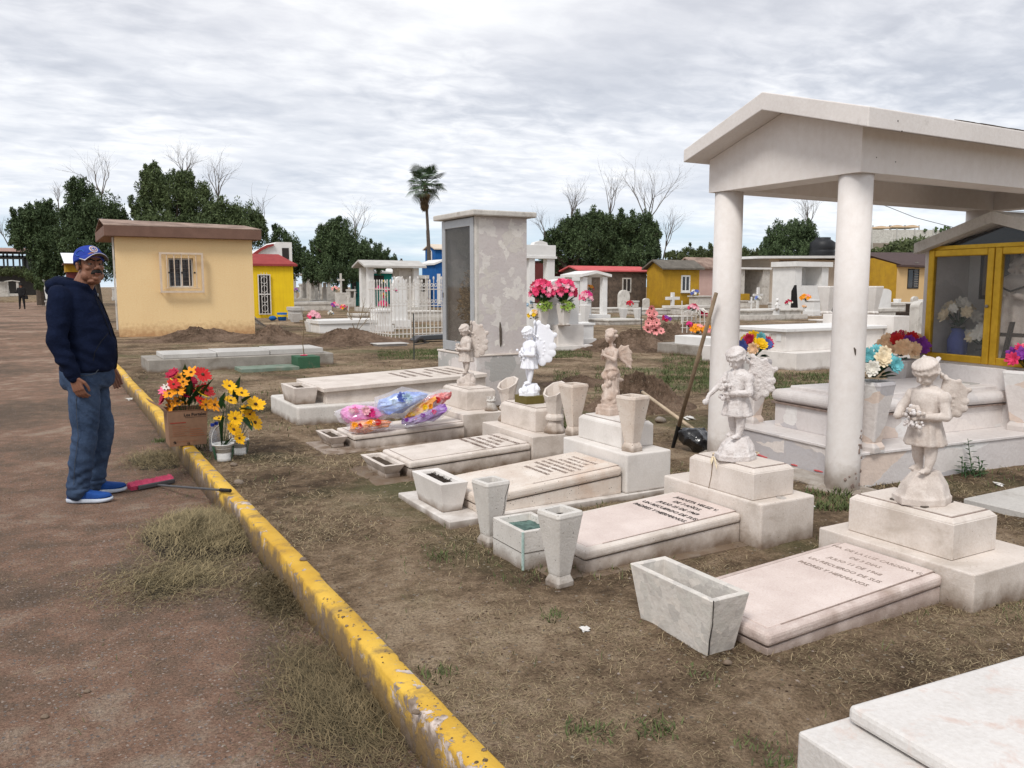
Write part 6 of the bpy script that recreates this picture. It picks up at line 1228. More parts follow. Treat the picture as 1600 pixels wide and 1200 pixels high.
# ---------------------------------------------------------------- buildings of the cemetery
def gable_roof(T, x0, x1, y0, y1, ze, zr, oh, th, m_, axis='x', under=None, name='roof'):
    """ridge along x (gables face -x) or along y"""
    if axis == 'x':
        ym = (y0+y1)/2; p = [(x0-oh, y0-oh, ze), (x0-oh, ym, zr), (x0-oh, y1+oh, ze), (x0-oh, y1+oh, ze+th), (x0-oh, ym, zr+th), (x0-oh, y0-oh, ze+th)]; return MB().prism(p, (x1-x0+2*oh, 0, 0)).build(name, m_, T)
    xm = (x0+x1)/2; p = [(x0-oh, y0-oh, ze), (xm, y0-oh, zr), (x1+oh, y0-oh, ze), (x1+oh, y0-oh, ze+th), (xm, y0-oh, zr+th), (x0-oh, y0-oh, ze+th)]; return MB().prism(p, (0, y1-y0+2*oh, 0)).build(name, m_, T)
def window_front(T, x0, x1, z0, z1, y, frame_m='pvc_frame', glass='smoke_glass', fw=.05, mull=1, bars=0, name='window'):
    f = MB().box(x0, x1, y-.03, y+.0, z0, z0+fw).box(x0, x1, y-.03, y, z1-fw, z1).box(x0, x0+fw, y-.031, y+.001, z0+fw, z1-fw).box(x1-fw, x1, y-.031, y+.001, z0+fw, z1-fw)
    for k in range(mull): xc = lerp(x0, x1, (k+1)/(mull+1)); f.box(xc-fw*.4, xc+fw*.4, y-.029, y-.001, z0+fw, z1-fw)
    f = f.build(name, frame_m, T); MB().box(x0+fw*.9, x1-fw*.9, y-.012, y-.008, z0+fw*.9, z1-fw*.9).build('pane', glass, f)
    if bars:
        b_ = MB()
        for k in range(bars): xc = lerp(x0, x1, (k+.5)/bars); b_.tube([(xc, y-.06, z0), (xc, y-.06, z1)], .008, 5)
        b_.build('bars', frame_m, f)
    return f
# yellow windowed house
yH = P(187, 527, .1).y; x0 = P(187, 527, .1).x; x1 = XL(397, yH, 1., x0); T = thing('house', 'pale yellow mausoleum house with brown roof fascia and one barred window behind the man', 'house', (x0, yH, .1))
ztw = HT(x0, yH, 369); wx0, wx1 = XL(264, yH, 1.7, x0), XL(303, yH, 1.7, x0); wz0, wz1 = HT(wx0, yH, 449), HT(wx0, yH, 403)
mb = MB().box(x0, wx0, yH, yH+3.2, -.05, ztw).box(wx1, x1, yH, yH+3.2, -.05, ztw).box(wx0, wx1, yH, yH+3.2, -.05, wz0).box(wx0, wx1, yH, yH+3.2, wz1, ztw).box(wx0, wx1, yH+.16, yH+3.2, wz0, wz1).xf(lambda p: p+Vector((.07*(p.y-yH), 0, 0)) if p.x < x0+.5*(x1-x0) else p); mb.build('wall', 'yellow_wall', T)
zf1 = HT(x0, yH, 353); xl, xr = x0-.26, x1+.22
MB().hexa([(xl, yH-.25, ztw-.01), (xr, yH-.25, ztw-.01), (xr, yH+3.4, ztw-.01), (xl, yH+3.4, ztw-.01)], [(xl, yH-.25, zf1), (xr, yH-.25, zf1), (xr, yH+3.4, zf1), (xl, yH+3.4, zf1)]).build('roof_fascia', 'brown_roof', T, bev=.01)
MB().prism([(xl, yH-.25, zf1+.002), (xr, yH-.25, zf1+.002), (xr-.14, yH+1.3, zf1+.20), (xl+.0, yH+1.3, zf1+.25)], (0, 0, .02)).build('roof', 'brown_roof_top', T)
MB().prism([(xl+.0, yH+1.3, zf1+.25), (xr-.14, yH+1.3, zf1+.20), (xr, yH+3.4, zf1+.002), (xl, yH+3.4, zf1+.002)], (0, 0, .02)).build('roof', 'brown_roof_top', T)
window_front(T, wx0+.003, wx1-.003, wz0+.003, wz1-.003, yH+.14, fw=.035)
sl_ = MB()
for k in range(7): z_ = lerp(wz0, wz1, (k+.5)/7); sl_.box(wx0+.04, wx1-.04, yH+.112, yH+.116, z_-.002, z_+.004)
sl_.build('louvres', 'weathered_metal', T)
cx0, cx1 = XL(250, yH-.15, 1.7, x0), XL(318.5, yH-.15, 1.7, x0); cz0, cz1 = HT(cx0, yH-.15, 457.5), HT(cx0, yH-.15, 394); r_ = .026
cg = MB()
for yy_ in (yH-.15,):
    cg.box(cx0, cx1, yy_-r_, yy_+r_, cz0, cz0+2*r_).box(cx0, cx1, yy_-r_, yy_+r_, cz1-2*r_, cz1).box(cx0, cx0+2*r_, yy_-r_, yy_+r_, cz0+2*r_, cz1-2*r_).box(cx1-2*r_, cx1, yy_-r_, yy_+r_, cz0+2*r_, cz1-2*r_)
for k in range(5): xc = lerp(cx0, cx1, (k+1)/6); cg.tube([(xc, yH-.15, cz1-.03), (xc, yH-.15, wz0-.02)], .014, 5); 
cg.tube([(cx0+.12, yH-.15, wz0-.02), (cx1-.12, yH-.15, wz0-.02)], .009, 5)
for xx_ in (cx0+.016, cx1-.016):
    for zz2 in (cz0+.016, cz1-.016): cg.tube([(xx_, yH-.15, zz2), (xx_, yH+.0, zz2)], .012, 5)
wc = cg.build('window_cage', 'cage_paint', T); mb = MB()
for u in (.21, .5, .79): xc = lerp(cx0, cx1, u); z_ = lerp(cz0, cz1, .5); mb.lathe(0, 0, [(.028, 0), (.028, .012)], 12).v[-24:] ; mb.v = mb.v[:-24]+[Vector((xc+p.x, yH-.165-p.z, z_+p.y)) for p in mb.v[-24:]]
mb.build('bosses', 'ink', wc)
o = MB().box(x0-.06, x0-.02, yH+.02, yH+.06, .3, ztw-.02).build('downpipe', 'old_white', T)
# red-roofed bright yellow house
x0, _, y0, _, _, _ = blk(394, 497, 415, 380, 462); x1 = XL(459, y0, 1.2, x0); zt = HT(x0+1, y0, 415); T = thing('house', 'small bright yellow mausoleum with crimson slab roof and white grille door', 'house', (x0, y0, .1)); dp = 2.6
x0 = XL(390, y0, 1.2, x0-3)
MB().box(x0, x1, y0, y0+dp, -.05, zt).build('wall', 'bright_yellow', T)
zk = HT(x1, y0+dp*.5, 400.5); MB().prism([(x0-.2, y0-.12, zt-.02), (x1+.16, y0-.12, zt-.02), (x1+.16, y0-.12, zt+.06), (x1-.3, y0+1.2, zk+.03), (x0-.2, y0+1.2, zk+.03)], (0, .01, 0)).v
MB().hexa([(x0-.2, y0-.14, zt-.02), (x1+.16, y0-.14, zt-.02), (x1+.16, y0+dp+.14, zt-.02), (x0-.2, y0+dp+.14, zt-.02)], [(x0-.2, y0-.14, zt+.07), (x1+.16, y0-.14, zt+.07), (x1+.16, y0+dp+.14, zt+.07), (x0-.2, y0+dp+.14, zt+.07)]).build('roof_edge', 'red_roof', T)
MB().hexa([(x0-.2, y0-.13, zt+.071), (x1+.15, y0-.13, zt+.071), (x1+.15, y0+dp+.12, zt+.071), (x0-.2, y0+dp+.12, zt+.071)], [(x0-.1, y0+1.1, zk+.08), (x1-.35, y0+1.1, zk+.08), (x1-.35, y0+dp-.9, zk+.08), (x0-.1, y0+dp-.9, zk+.08)]).build('roof', 'red_roof', T)
dx0, dx1 = XL(404, y0, 1.2, x0), XL(421.5, y0, 1.2, x0); dz0, dz1 = HT(dx0, y0, 491), HT(dx0, y0, 429)
MB().box(dx0, dx1, y0-.012, y0+.005, dz0, dz1).build('doorway', 'ink', T); g_ = MB()
g_.box(dx0-.03, dx1+.03, y0-.09, y0-.05, dz1-.03, dz1+.01).box(dx0-.03, dx1+.03, y0-.09, y0-.05, dz0-.01, dz0+.03).box(dx0-.03, dx0+.005, y0-.091, y0-.049, dz0+.03, dz1-.03).box(dx1-.005, dx1+.03, y0-.091, y0-.049, dz0+.03, dz1-.03).box(dx0, dx1, y0-.085, y0-.055, lerp(dz0, dz1, .49), lerp(dz0, dz1, .52))
for k in range(3): xc = lerp(dx0, dx1, (k+1)/4); g_.tube([(xc, y0-.07, dz0), (xc, y0-.07, dz1+.08)], .012, 5)
for k in range(4):
    zc2 = lerp(dz0, dz1, (.15, .38, .64, .86)[k]); g_.tube([(lerp(dx0, dx1, .5)+.13*math.cos(t), y0-.07, zc2+.16*math.sin(t)) for t in [i*math.pi/4 for i in range(9)]], .012, 4)
g_.build('grille_door', 'white_iron', T)
# white and maroon building behind it
D_ = 46; ax_, ay_ = at(457, D_); T = thing('house', 'white mausoleum with curved maroon roof edge and dark tower opening', 'house', (ax_-3, ay_, .1)); ay0 = ay_
def fx_(px, D=None): return XL(px, ay0, 2.5, -20) if False else solve(lambda x: pix(x, ay0, 2.5)[0]-px, -30, 60)
z_ = lambda py: HT(fx_(430), ay0, py)
MB().prism([(fx_(396), ay0, .0), (fx_(457), ay0, .0), (fx_(457), ay0, z_(378)), (fx_(434), ay0, z_(378)), (fx_(424), ay0, z_(385)), (fx_(396), ay0, z_(397))], (0, 2.5, 0)).build('wall', 'bright_white', T)
MB().prism([(fx_(395), ay0-.15, z_(397)), (fx_(408), ay0-.15, z_(388)), (fx_(418), ay0-.15, z_(383)), (fx_(428), ay0-.15, z_(381)), (fx_(428), ay0-.15, z_(384)), (fx_(419), ay0-.15, z_(387)), (fx_(409), ay0-.15, z_(392)), (fx_(396), ay0-.15, z_(402))], (0, .14, 0)).build('roof_edge', 'red_roof', T)
MB().box(fx_(441.5), fx_(452), ay0-.02, ay0-.005, z_(405), z_(387)).build('opening', 'ink', T)
# generic little houses -------------------------------------------------------
def hut(label, near, base, top, lft, rgt, m_, roof_m, ridge_py, oh=.18, depth=None, axis='x', D=None, side_m=None, th=.1, cat='house', name='house'):
    x0, x1, y0, y1, _, zt = blk(near, base, top, lft, rgt)
    if depth: y1 = y0+depth
    T = thing(name, label, cat, (x0, y0, .1)); ym = (y0+y1)/2
    if axis == 'x':
        zr = HT(x0, ym, ridge_py); mb = MB().prism([(x0, y0, -.05), (x0, y1, -.05), (x0, y1, zt), (x0, ym, zr), (x0, y0, zt)], (x1-x0, 0, 0))
    else:
        xm = (x0+x1)/2; zr = HT(xm, y0, ridge_py); mb = MB().prism([(x0, y0, -.05), (x1, y0, -.05), (x1, y0, zt), (xm, y0, zr), (x0, y0, zt)], (0, y1-y0, 0))
    mb.build('wall', m_, T)
    if roof_m: gable_roof(T, x0, x1, y0, y1, zt, zr, oh, th, roof_m, axis)
    return T, x0, x1, y0, y1, zt, zr
T, x0, x1, y0, y1, zt, zr = hut('ochre mausoleum house with weathered grey gable roof and a white framed window', 1035, 482, 421, 1011, 1093, 'ochre_wall', 'grey_roof', 408, .25, depth=None)
wx0, wx1 = XL(1064, y0, 1.5, x0), XL(1078, y0, 1.5, x0); wz0, wz1 = HT(wx0, y0, 456), HT(wx0, y0, 430)
window_front(T, wx0, wx1, wz0, wz1, y0+.0, fw=.10, mull=1); MB().box(wx0-.05, wx1+.1, y0-.12, y0-.032, wz0-.07, wz0).build('window_sill', 'pvc_frame', T)
T, x0, x1, y0, y1, zt, zr = hut('dark rough stone mausoleum house with coral red roof', 905, 482, 424, 880, 1010, 'rock_wall', 'coral_roof', 417, .2, th=.08)
wx0, wx1 = XL(972, y0, 1.5, x0), XL(986, y0, 1.5, x0); window_front(T, wx0, wx1, HT(wx0, y0, 457), HT(wx0, y0, 434), y0, fw=.08, mull=1, frame_m='old_white', glass='smoke_glass')
# maroon block behind
ax_, ay_ = at(868, 62); ay0 = ay_; T = thing('house', 'plain dark maroon walled building behind the white headstones', 'house', (ax_, ay_, .1)); MB().box(fx_(860), fx_(924), ay0, ay0+4, 0, z_(400)).build('wall', 'maroon_wall', T)
MB().box(fx_(860)-.1, fx_(924)+.1, ay0-.1, ay0+4.1, z_(400), z_(400)+.06).build('roof', 'plum_roof', T)
ax_, ay_ = at(925, 66); ay0 = ay_; T = thing('house', 'grey hipped roof house behind the coral roof', 'house', (ax_, ay_, .1)); MB().box(fx_(916), fx_(958), ay0, ay0+4, 0, z_(418)).build('wall', 'old_white', T); MB().hexa([(fx_(914), ay0-.2, z_(419)), (fx_(962), ay0-.2, z_(419)), (fx_(962), ay0+4, z_(419)), (fx_(914), ay0+4, z_(419))], [(fx_(922), ay0+1.5, z_(409.5)), (fx_(954), ay0+1.5, z_(409.5)), (fx_(954), ay0+2.5, z_(409.5)), (fx_(922), ay0+2.5, z_(409.5))]).build('roof', 'grey_roof', T)
# pinkish house right of the ochre one
T, x0, x1, y0, y1, zt, zr = hut('pale pink mausoleum house with brown gable behind the ochre house', 1088, 479, 420, 1060, 1135, 'pink_wall', 'brown_roof_top', 404, .3)
# tall dark windowed niche right of it
T, x0, x1, y0, y1, zt, zr = hut('narrow white niche monument with dark glass beside the pink house', 1106, 478, 426, 1100, 1124, 'bright_white', 'bright_white', 423, .1); MB().box(x0+.12, x1-.1, y0-.02, y0-.004, .9, zt-.2).build('pane', 'smoke_glass', T); MB().box(x0-.02, x0-.004, y0+.1, y1-.1, .9, zt-.2).build('pane', 'smoke_glass', T)
# cream flat roofed building
T = thing('house', 'long cream building with thin flat white roof behind the canopy', 'house', (*at(1203, 62), .1)); ay0 = at(1203, 62)[1]; z_ = lambda py: HT(fx_(1250), ay0, py)
MB().box(fx_(1203), fx_(1382), ay0, ay0+5, 0, z_(405)).build('wall', 'cream_wall', T); xr0, xr1 = fx_(1203), fx_(1300)
a_, b_, c_ = (fx_(1170), ay0-.8), (fx_(1308), ay0-1.0), (fx_(1418), ay0-.5)
MB().prism([(a_[0], a_[1], z_(406)), (b_[0], b_[1], z_(402.5)), (b_[0], b_[1], z_(398.5)), (a_[0], a_[1], z_(402.5))], (0, 6, 0)).build('roof', 'bright_white', T)
MB().prism([(b_[0]+.002, b_[1]+.01, z_(402.5)), (c_[0], c_[1], z_(406)), (c_[0], c_[1], z_(402)), (b_[0]+.002, b_[1]+.01, z_(398.5))], (0, 6, 0)).build('roof', 'bright_white', T)
wm = window_front(T, fx_(1217), fx_(1246), z_(416.5), z_(407), ay0-.0, fw=.1, mull=3, frame_m='brown_roof_top', glass='smoke_glass')
T = thing('annex', 'low white annex with open dark interior left of the cream building', 'annex', (*at(1160, 60), .1)); ay0 = at(1160, 60)[1]; z_ = lambda py: HT(fx_(1180), ay0, py)
mb = MB().box(fx_(1156), fx_(1164), ay0, ay0+4, 0, z_(421)).box(fx_(1192), fx_(1203), ay0, ay0+4, 0, z_(421)).box(fx_(1164), fx_(1192), ay0+2.2, ay0+4, 0, z_(421)); mb.build('wall', 'old_white', T); MB().box(fx_(1155), fx_(1203)-.02, ay0-.2, ay0+4, z_(421), z_(418)).build('roof', 'bright_white', T)
# tan house with plum roof
T = thing('house', 'tan mausoleum house with plum brown roof and dark louvred window left of the gold cabinet', 'house', (*at(1402, 58), .1)); ay0 = at(1402, 58)[1]; z_ = lambda py: HT(fx_(1420), ay0, py)
MB().box(fx_(1402), fx_(1500), ay0, ay0+4, 0, z_(415)).build('wall', 'tan_wall', T); MB().hexa([(fx_(1380), ay0+.8, 0), (fx_(1402)-.01, ay0+.01, 0), (fx_(1402)-.01, ay0+4, 0), (fx_(1380), ay0+4, 0)], [(fx_(1380), ay0+.8, z_(404)), (fx_(1402)-.01, ay0+.01, z_(414)), (fx_(1402)-.01, ay0+4, z_(414)), (fx_(1380), ay0+4, z_(404))]).build('side_wall', 'ochre_wall', T)
MB().hexa([(fx_(1401), ay0-.35, z_(417)), (fx_(1500), ay0-.35, z_(419)), (fx_(1500), ay0+4, z_(417)), (fx_(1401), ay0+4, z_(417))], [(fx_(1401), ay0-.35, z_(414)), (fx_(1500), ay0-.35, z_(416)), (fx_(1500), ay0+2.5, z_(390)), (fx_(1390), ay0+2.5, z_(393))]).build('roof', 'plum_roof', T)
window_front(T, fx_(1418.5), fx_(1436), z_(451), z_(420), ay0, fw=.07, mull=1, frame_m='ink', glass='smoke_glass')
mb = MB()
for k in range(11): mb.box(fx_(1428.5), fx_(1434.5), ay0-.045, ay0-.03, z_(448)+k*.165, z_(448)+k*.165+.07)
mb.build('louvres', 'weathered_metal', T)
# teal house, portico, blue houses
T, x0, x1, y0, y1, zt, zr = hut('teal green mausoleum house with white gable roof', 560, 478, 427, 547, 612, 'teal_wall', 'bright_white', 421, .25, th=.12)
MB().box(x0-.012, x0-.004, y0+.35, y1-.35, .7, 2.0).build('opening', 'ink', T); xm = XL(583, y0, 1.5, x0); MB().box(xm, XL(600, y0, 1.5, x0), y0-.012, y0-.004, 1.2, 2.25).build('opening', 'dark_interior', T)
T = thing('portico', 'open white tomb portico with four square columns and long olive tinted flat gable roof', 'portico', (*P(577, 487, .1)[:2], .1)); x0, x1, y0, y1, _, zt = blk(576, 488, 418, 560, 656)
for cx_ in (x0+.18, x1-.2):
    for cy_ in (y0+.18, y1-.18): MB().box(cx_-.16, cx_+.16, cy_-.16, cy_+.16, 0, zt).build('column', 'bright_white', T, bev=.01)
MB().box(x1-1.1, x1-.37, y0+.25, y1-.25, 0, zt-.01).build('wall', 'old_white', T); gable_roof(T, x0-.1, x1+.1, y0-.1, y1+.1, zt, HT(x0, (y0+y1)/2, 409), .18, .10, 'pale_concrete', 'x'); MB().box(x0-.2, x1+.3, y0-.3, y1+.2, 0, .35).build('plinth', 'old_white', T)
T, x0, x1, y0, y1, zt, zr = hut('blue chapel shaped tomb with white gable partly behind the glass niche', 681, 480, 414, 667, 704, 'blue_wall', 'bright_white', 408, .15, axis='y', depth=2.2, th=.12)
ym = y0; MB().box(x0+.1, x0+.35, y0-.03, y0-.01, .3, 2.3).build('pilaster', 'bright_white', T)
T, x0, x1, y0, y1, zt, zr = hut('taller blue bell tower tomb with cream roof behind the blue chapel tomb', 681, 470, 390, 674, 702, 'blue_wall', 'petal_cream' if False else 'cream_wall', 383, .2, axis='x', depth=2.4, th=.1)
c_ = ((y0+y1)/2); MB().prism([(x0-.03, c_-.45, HT(x0, c_, 407)), (x0-.03, c_+.45, HT(x0, c_, 407)), (x0-.03, c_+.45, HT(x0, c_, 394)), (x0-.03, c_, HT(x0, c_, 388)), (x0-.03, c_-.45, HT(x0, c_, 394))], (.025, 0, 0)).build('louvre_panel', 'bright_white', T); mb = MB()
for k in range(4): z2 = HT(x0, c_, 405-3.6*k); mb.box(x0-.045, x0-.03, c_-.25, c_+.25, z2, z2+.12)
mb.build('louvres', 'ink', T)
# ---------------------------------------------------------------- monuments, placed by the row where they meet the ground
def mono(kind, label, px0, px1, base, top, m_='old_white', cat='tomb', group=None, dy=None, name=None, z0=.1, extra=None):
    c = P((px0+px1)/2, base, z0); D = c.dot(Fw); y0 = c.y; sx_ = lambda px: solve(lambda x: pix(x, y0, z0)[0]-px, c.x-6, c.x+6)
    x0, x1 = sx_(px0), sx_(px1); w = x1-x0; h = HT(c.x, y0, top)-z0; dy = dy or w*.6
    names = dict(slab='tomb', head='headstone', canopy='canopy_tomb', cross='cross', ped='monument', vase='stone_vase', ped_cross='monument', box='tomb', arch='headstone', niche='niche_tomb')
    T = thing(name or names[kind], label, cat, (c.x, y0, z0), 0, group)
    if kind == 'slab':
        MB().box(x0+.04, x1-.04, y0+.04, y0+dy-.04, -.03, z0+h*.72).build('tomb_wall', m_, T, bev=.005); MB().box(x0, x1, y0, y0+dy, z0+h*.72, z0+h).build('slab', m_, T, bev=.008)
    if kind == 'box':
        MB().box(x0, x1, y0, y0+dy, -.03, z0+h*.5).build('plinth', m_, T, bev=.006); MB().box(x0+w*.07, x1-w*.07, y0+w*.04, y0+dy-w*.04, z0+h*.5, z0+h*.86).build('tomb_wall', m_, T, bev=.004); MB().box(x0+w*.04, x1-w*.04, y0+w*.02, y0+dy-w*.02, z0+h*.86, z0+h).build('slab', m_, T, bev=.006)
    if kind in ('head', 'arch'):
        n = 12; p = [(x0+w*.1, y0, z0+h*.15), (x1-w*.1, y0, z0+h*.15)]+[((x0+x1)/2+w*.4*math.cos(a), y0, z0+h*(.72 if kind == 'arch' else .86)+h*(.28 if kind == 'arch' else .14)*math.sin(a)) for a in [math.pi*i/n for i in range(n+1)]]
        MB().prism(p, (0, dy*.4, 0)).build('stone', m_, T, bev=.005); MB().box(x0, x1, y0-dy*.2, y0+dy*.6, -.03, z0+h*.15).build('plinth', m_, T, bev=.005)
    if kind == 'canopy':
        for a in (x0+w*.16, x1-w*.16):
            for b_ in (y0+w*.1, y0+dy-w*.1): MB().box(a-w*.075, a+w*.075, b_-w*.075, b_+w*.075, 0, z0+h*.86).build('column', m_, T)
        gable_roof(T, x0+w*.04, x1-w*.04, y0, y0+dy, z0+h*.86, z0+h*.93, w*.05, h*.05, m_, 'y'); MB().box(x0+w*.02, x1-w*.02, y0-w*.05, y0+dy+w*.05, -.03, z0+h*.16).build('plinth', m_, T)
    if kind in ('cross', 'ped_cross'):
        hb = h*.45 if kind == 'ped_cross' else 0; xm = (x0+x1)/2; t = w*.09 if kind == 'cross' else w*.07; aw = w/2 if kind == 'cross' else w*.28
        if hb: MB().box(x0, x1, y0, y0+dy, -.03, z0+hb*.3).build('plinth', m_, T, bev=.005); MB().box(x0+w*.14, x1-w*.14, y0+.05, y0+dy-.05, z0+hb*.3, z0+hb).build('pedestal', m_, T, bev=.005)
        MB().box(xm-t, xm+t, y0+dy*.4, y0+dy*.4+2*t, z0+hb-.05, z0+h).build('upright', m_, T, bev=.004); zc = z0+hb+(h-hb)*.66; MB().box(xm-aw, xm+aw, y0+dy*.4+.002, y0+dy*.4+2*t-.002, zc-t, zc+t).build('crossbar', m_, T, bev=.004)
    if kind == 'ped':
        MB().box(x0, x1, y0, y0+dy, -.03, z0+h*.3).build('plinth', m_, T, bev=.005); MB().box(x0+w*.12, x1-w*.12, y0+w*.08, y0+dy-w*.08, z0+h*.3, z0+h*.9).build('pedestal', m_, T, bev=.005); MB().box(x0+w*.05, x1-w*.05, y0+w*.03, y0+dy-w*.03, z0+h*.9, z0+h).build('cap_slab', m_, T, bev=.005)
    if kind == 'niche':
        MB().box(x0, x0+w*.2, y0, y0+dy, 0, z0+h*.9).box(x1-w*.2, x1, y0, y0+dy, 0, z0+h*.9).box(x0+w*.2, x1-w*.2, y0+.01, y0+dy, 0, z0+h*.52).box(x0+w*.2, x1-w*.2, y0+dy*.7, y0+dy, z0+h*.52, z0+h*.9).build('wall', m_, T); MB().box(x0-w*.06, x1+w*.06, y0-w*.06, y0+dy, z0+h*.9, z0+h).build('cap_slab', m_, T)
    return T, x0, x1, y0, y0+dy, z0+h
def flowers(label, px, py, rp, cols, base=None, n=9, D=None, seed=0, hh=1.0, leafm='leaf_green'):
    c = P(px, base, .1) if base else None; D = D or c.dot(Fw); r = rp/F_PX*D; q = W3(px, py, D); return auto_bouquet(label, (q.x, q.y, q.z-r*.5), r*.85, r*1.2*hh, cols, n, r*.42, 10, seed=seed, layers=1 if n < 8 else 2, petals=7, leafm=leafm, leaf_w=.4)
# white tomb with rose pots (headstone with flowers)
T = thing('tomb', 'white stepped headstone tomb with two tall vases of pink flowers right of the glass niche', 'tomb', (*P(870, 548, .1)[:2], .1)); x0, _, y0, _, _, zp = blk(872, 549, 541, 800, 926); x1 = XL(926, y0, zp, x0); y1 = y0+1.1
MB().box(x0-1.3, x1, y0, y1, -.02, zp).build('plinth', 'white_stone', T, bev=.006); bx0_ = XL(872, y0+.08, zp, x0-1); bx1_ = XL(912, y0+.08, zp, x0); zq = HT(bx0_, y0+.08, 508); MB().box(bx0_, bx1_, y0+.08, y1-.1, zp, zq).build('block', 'white_stone', T, bev=.006)
MB().box(bx0_-.9, bx0_-.01, y0+.15, y1-.1, zp, zq-.12).build('block', 'white_stone', T, bev=.006)
hx0, hx1 = XL(856, y0+.3, zq, bx0_-2), XL(906, y0+.3, zq, x0); zt = HT(hx0, y0+.3, 436); n = 14; p = [(hx0, y0+.35, zq-.1), (hx1, y0+.35, zq-.1)]+[((hx0+hx1)/2+(hx1-hx0)/2*math.cos(a), y0+.35, zt-.22+.22*math.sin(a)**.8) for a in [math.pi*i/n for i in range(n+1)]]
MB().prism(p, (0, .28, 0)).build('headstone', 'bright_white', T, bev=.005)
D_ = y0*cyw+x0*syw
for k, (px, lab, lab2) in enumerate(((846, 'left tall white vase before the arched headstone', 'pink and crimson roses in the left vase of the arched headstone'), (881, 'right tall white vase before the arched headstone', 'pink and crimson roses in the right vase of the arched headstone'))):
    c = W3(px, 507-3*(1-k), D_+.05); c.z = zq if k else zq-.12; h = HT(c.x, c.y, 474)-c.z; tall_vase(lab, c.x, c.y, c.z, h, .26, .16, 'white_stone', .1, 'vases of the arched headstone', foot=.08)
    q = Vector((c.x, c.y, c.z+h)); auto_bouquet(lab2, tuple(q), .24, .46, ['petal_pink', 'petal_rose', 'petal_crimson', 'petal_pink', 'petal_rose', 'petal_light_pink'], 38, .07, 40, seed=20+k, layers=2, petals=8)
    auto_bouquet(('lime leaves hanging from the left' if not k else 'lime leaves hanging from the right')+' vase of the arched headstone', tuple(q+Vector((0, -.1, -.18))), .13, .2, ['leaf_lime', 'leaf_lime'], 8, .08, 14, seed=30+k, layers=1, leafm='leaf_lime', cat='foliage')
flowers('yellow and white flowers in a pot tight against the glass niche', 834, 493, 9, ['petal_yellow', 'petal_white', 'petal_peach'], D=D_, n=10, seed=2)
flowers('pale blue flowers peeping out behind the glass niche', 829, 478, 8, ['petal_sky', 'petal_white'], D=D_+.3, n=8, seed=3)
# roman style portal
T = thing('monument', 'tall white portal monument with pediment block behind the glass niche', 'monument', (*P(845, 530, .1)[:2], .1)); D_ = 24; ay0 = at(845, D_)[1]; z_ = lambda py: HT(fx_(850), ay0, py)
for a, b_ in ((827, 836), (855, 867)): MB().box(fx_(a), fx_(b_), ay0, ay0+.22, 0, z_(404)).build('column', 'bright_white', T, bev=.006)
MB().box(fx_(818), fx_(869), ay0-.05, ay0+.3, z_(404), z_(400.5)).build('lintel', 'bright_white', T); MB().box(fx_(816), fx_(868), ay0-.02, ay0+.27, z_(400.5)+.001, z_(383)).build('lintel', 'bright_white', T, bev=.004); MB().prism([(fx_(834), ay0, z_(383)), (fx_(856), ay0, z_(383)), (fx_(855), ay0, z_(379)), (fx_(846), ay0, z_(376)), (fx_(836), ay0, z_(379))], (0, .2, 0)).build('pediment', 'bright_white', T)
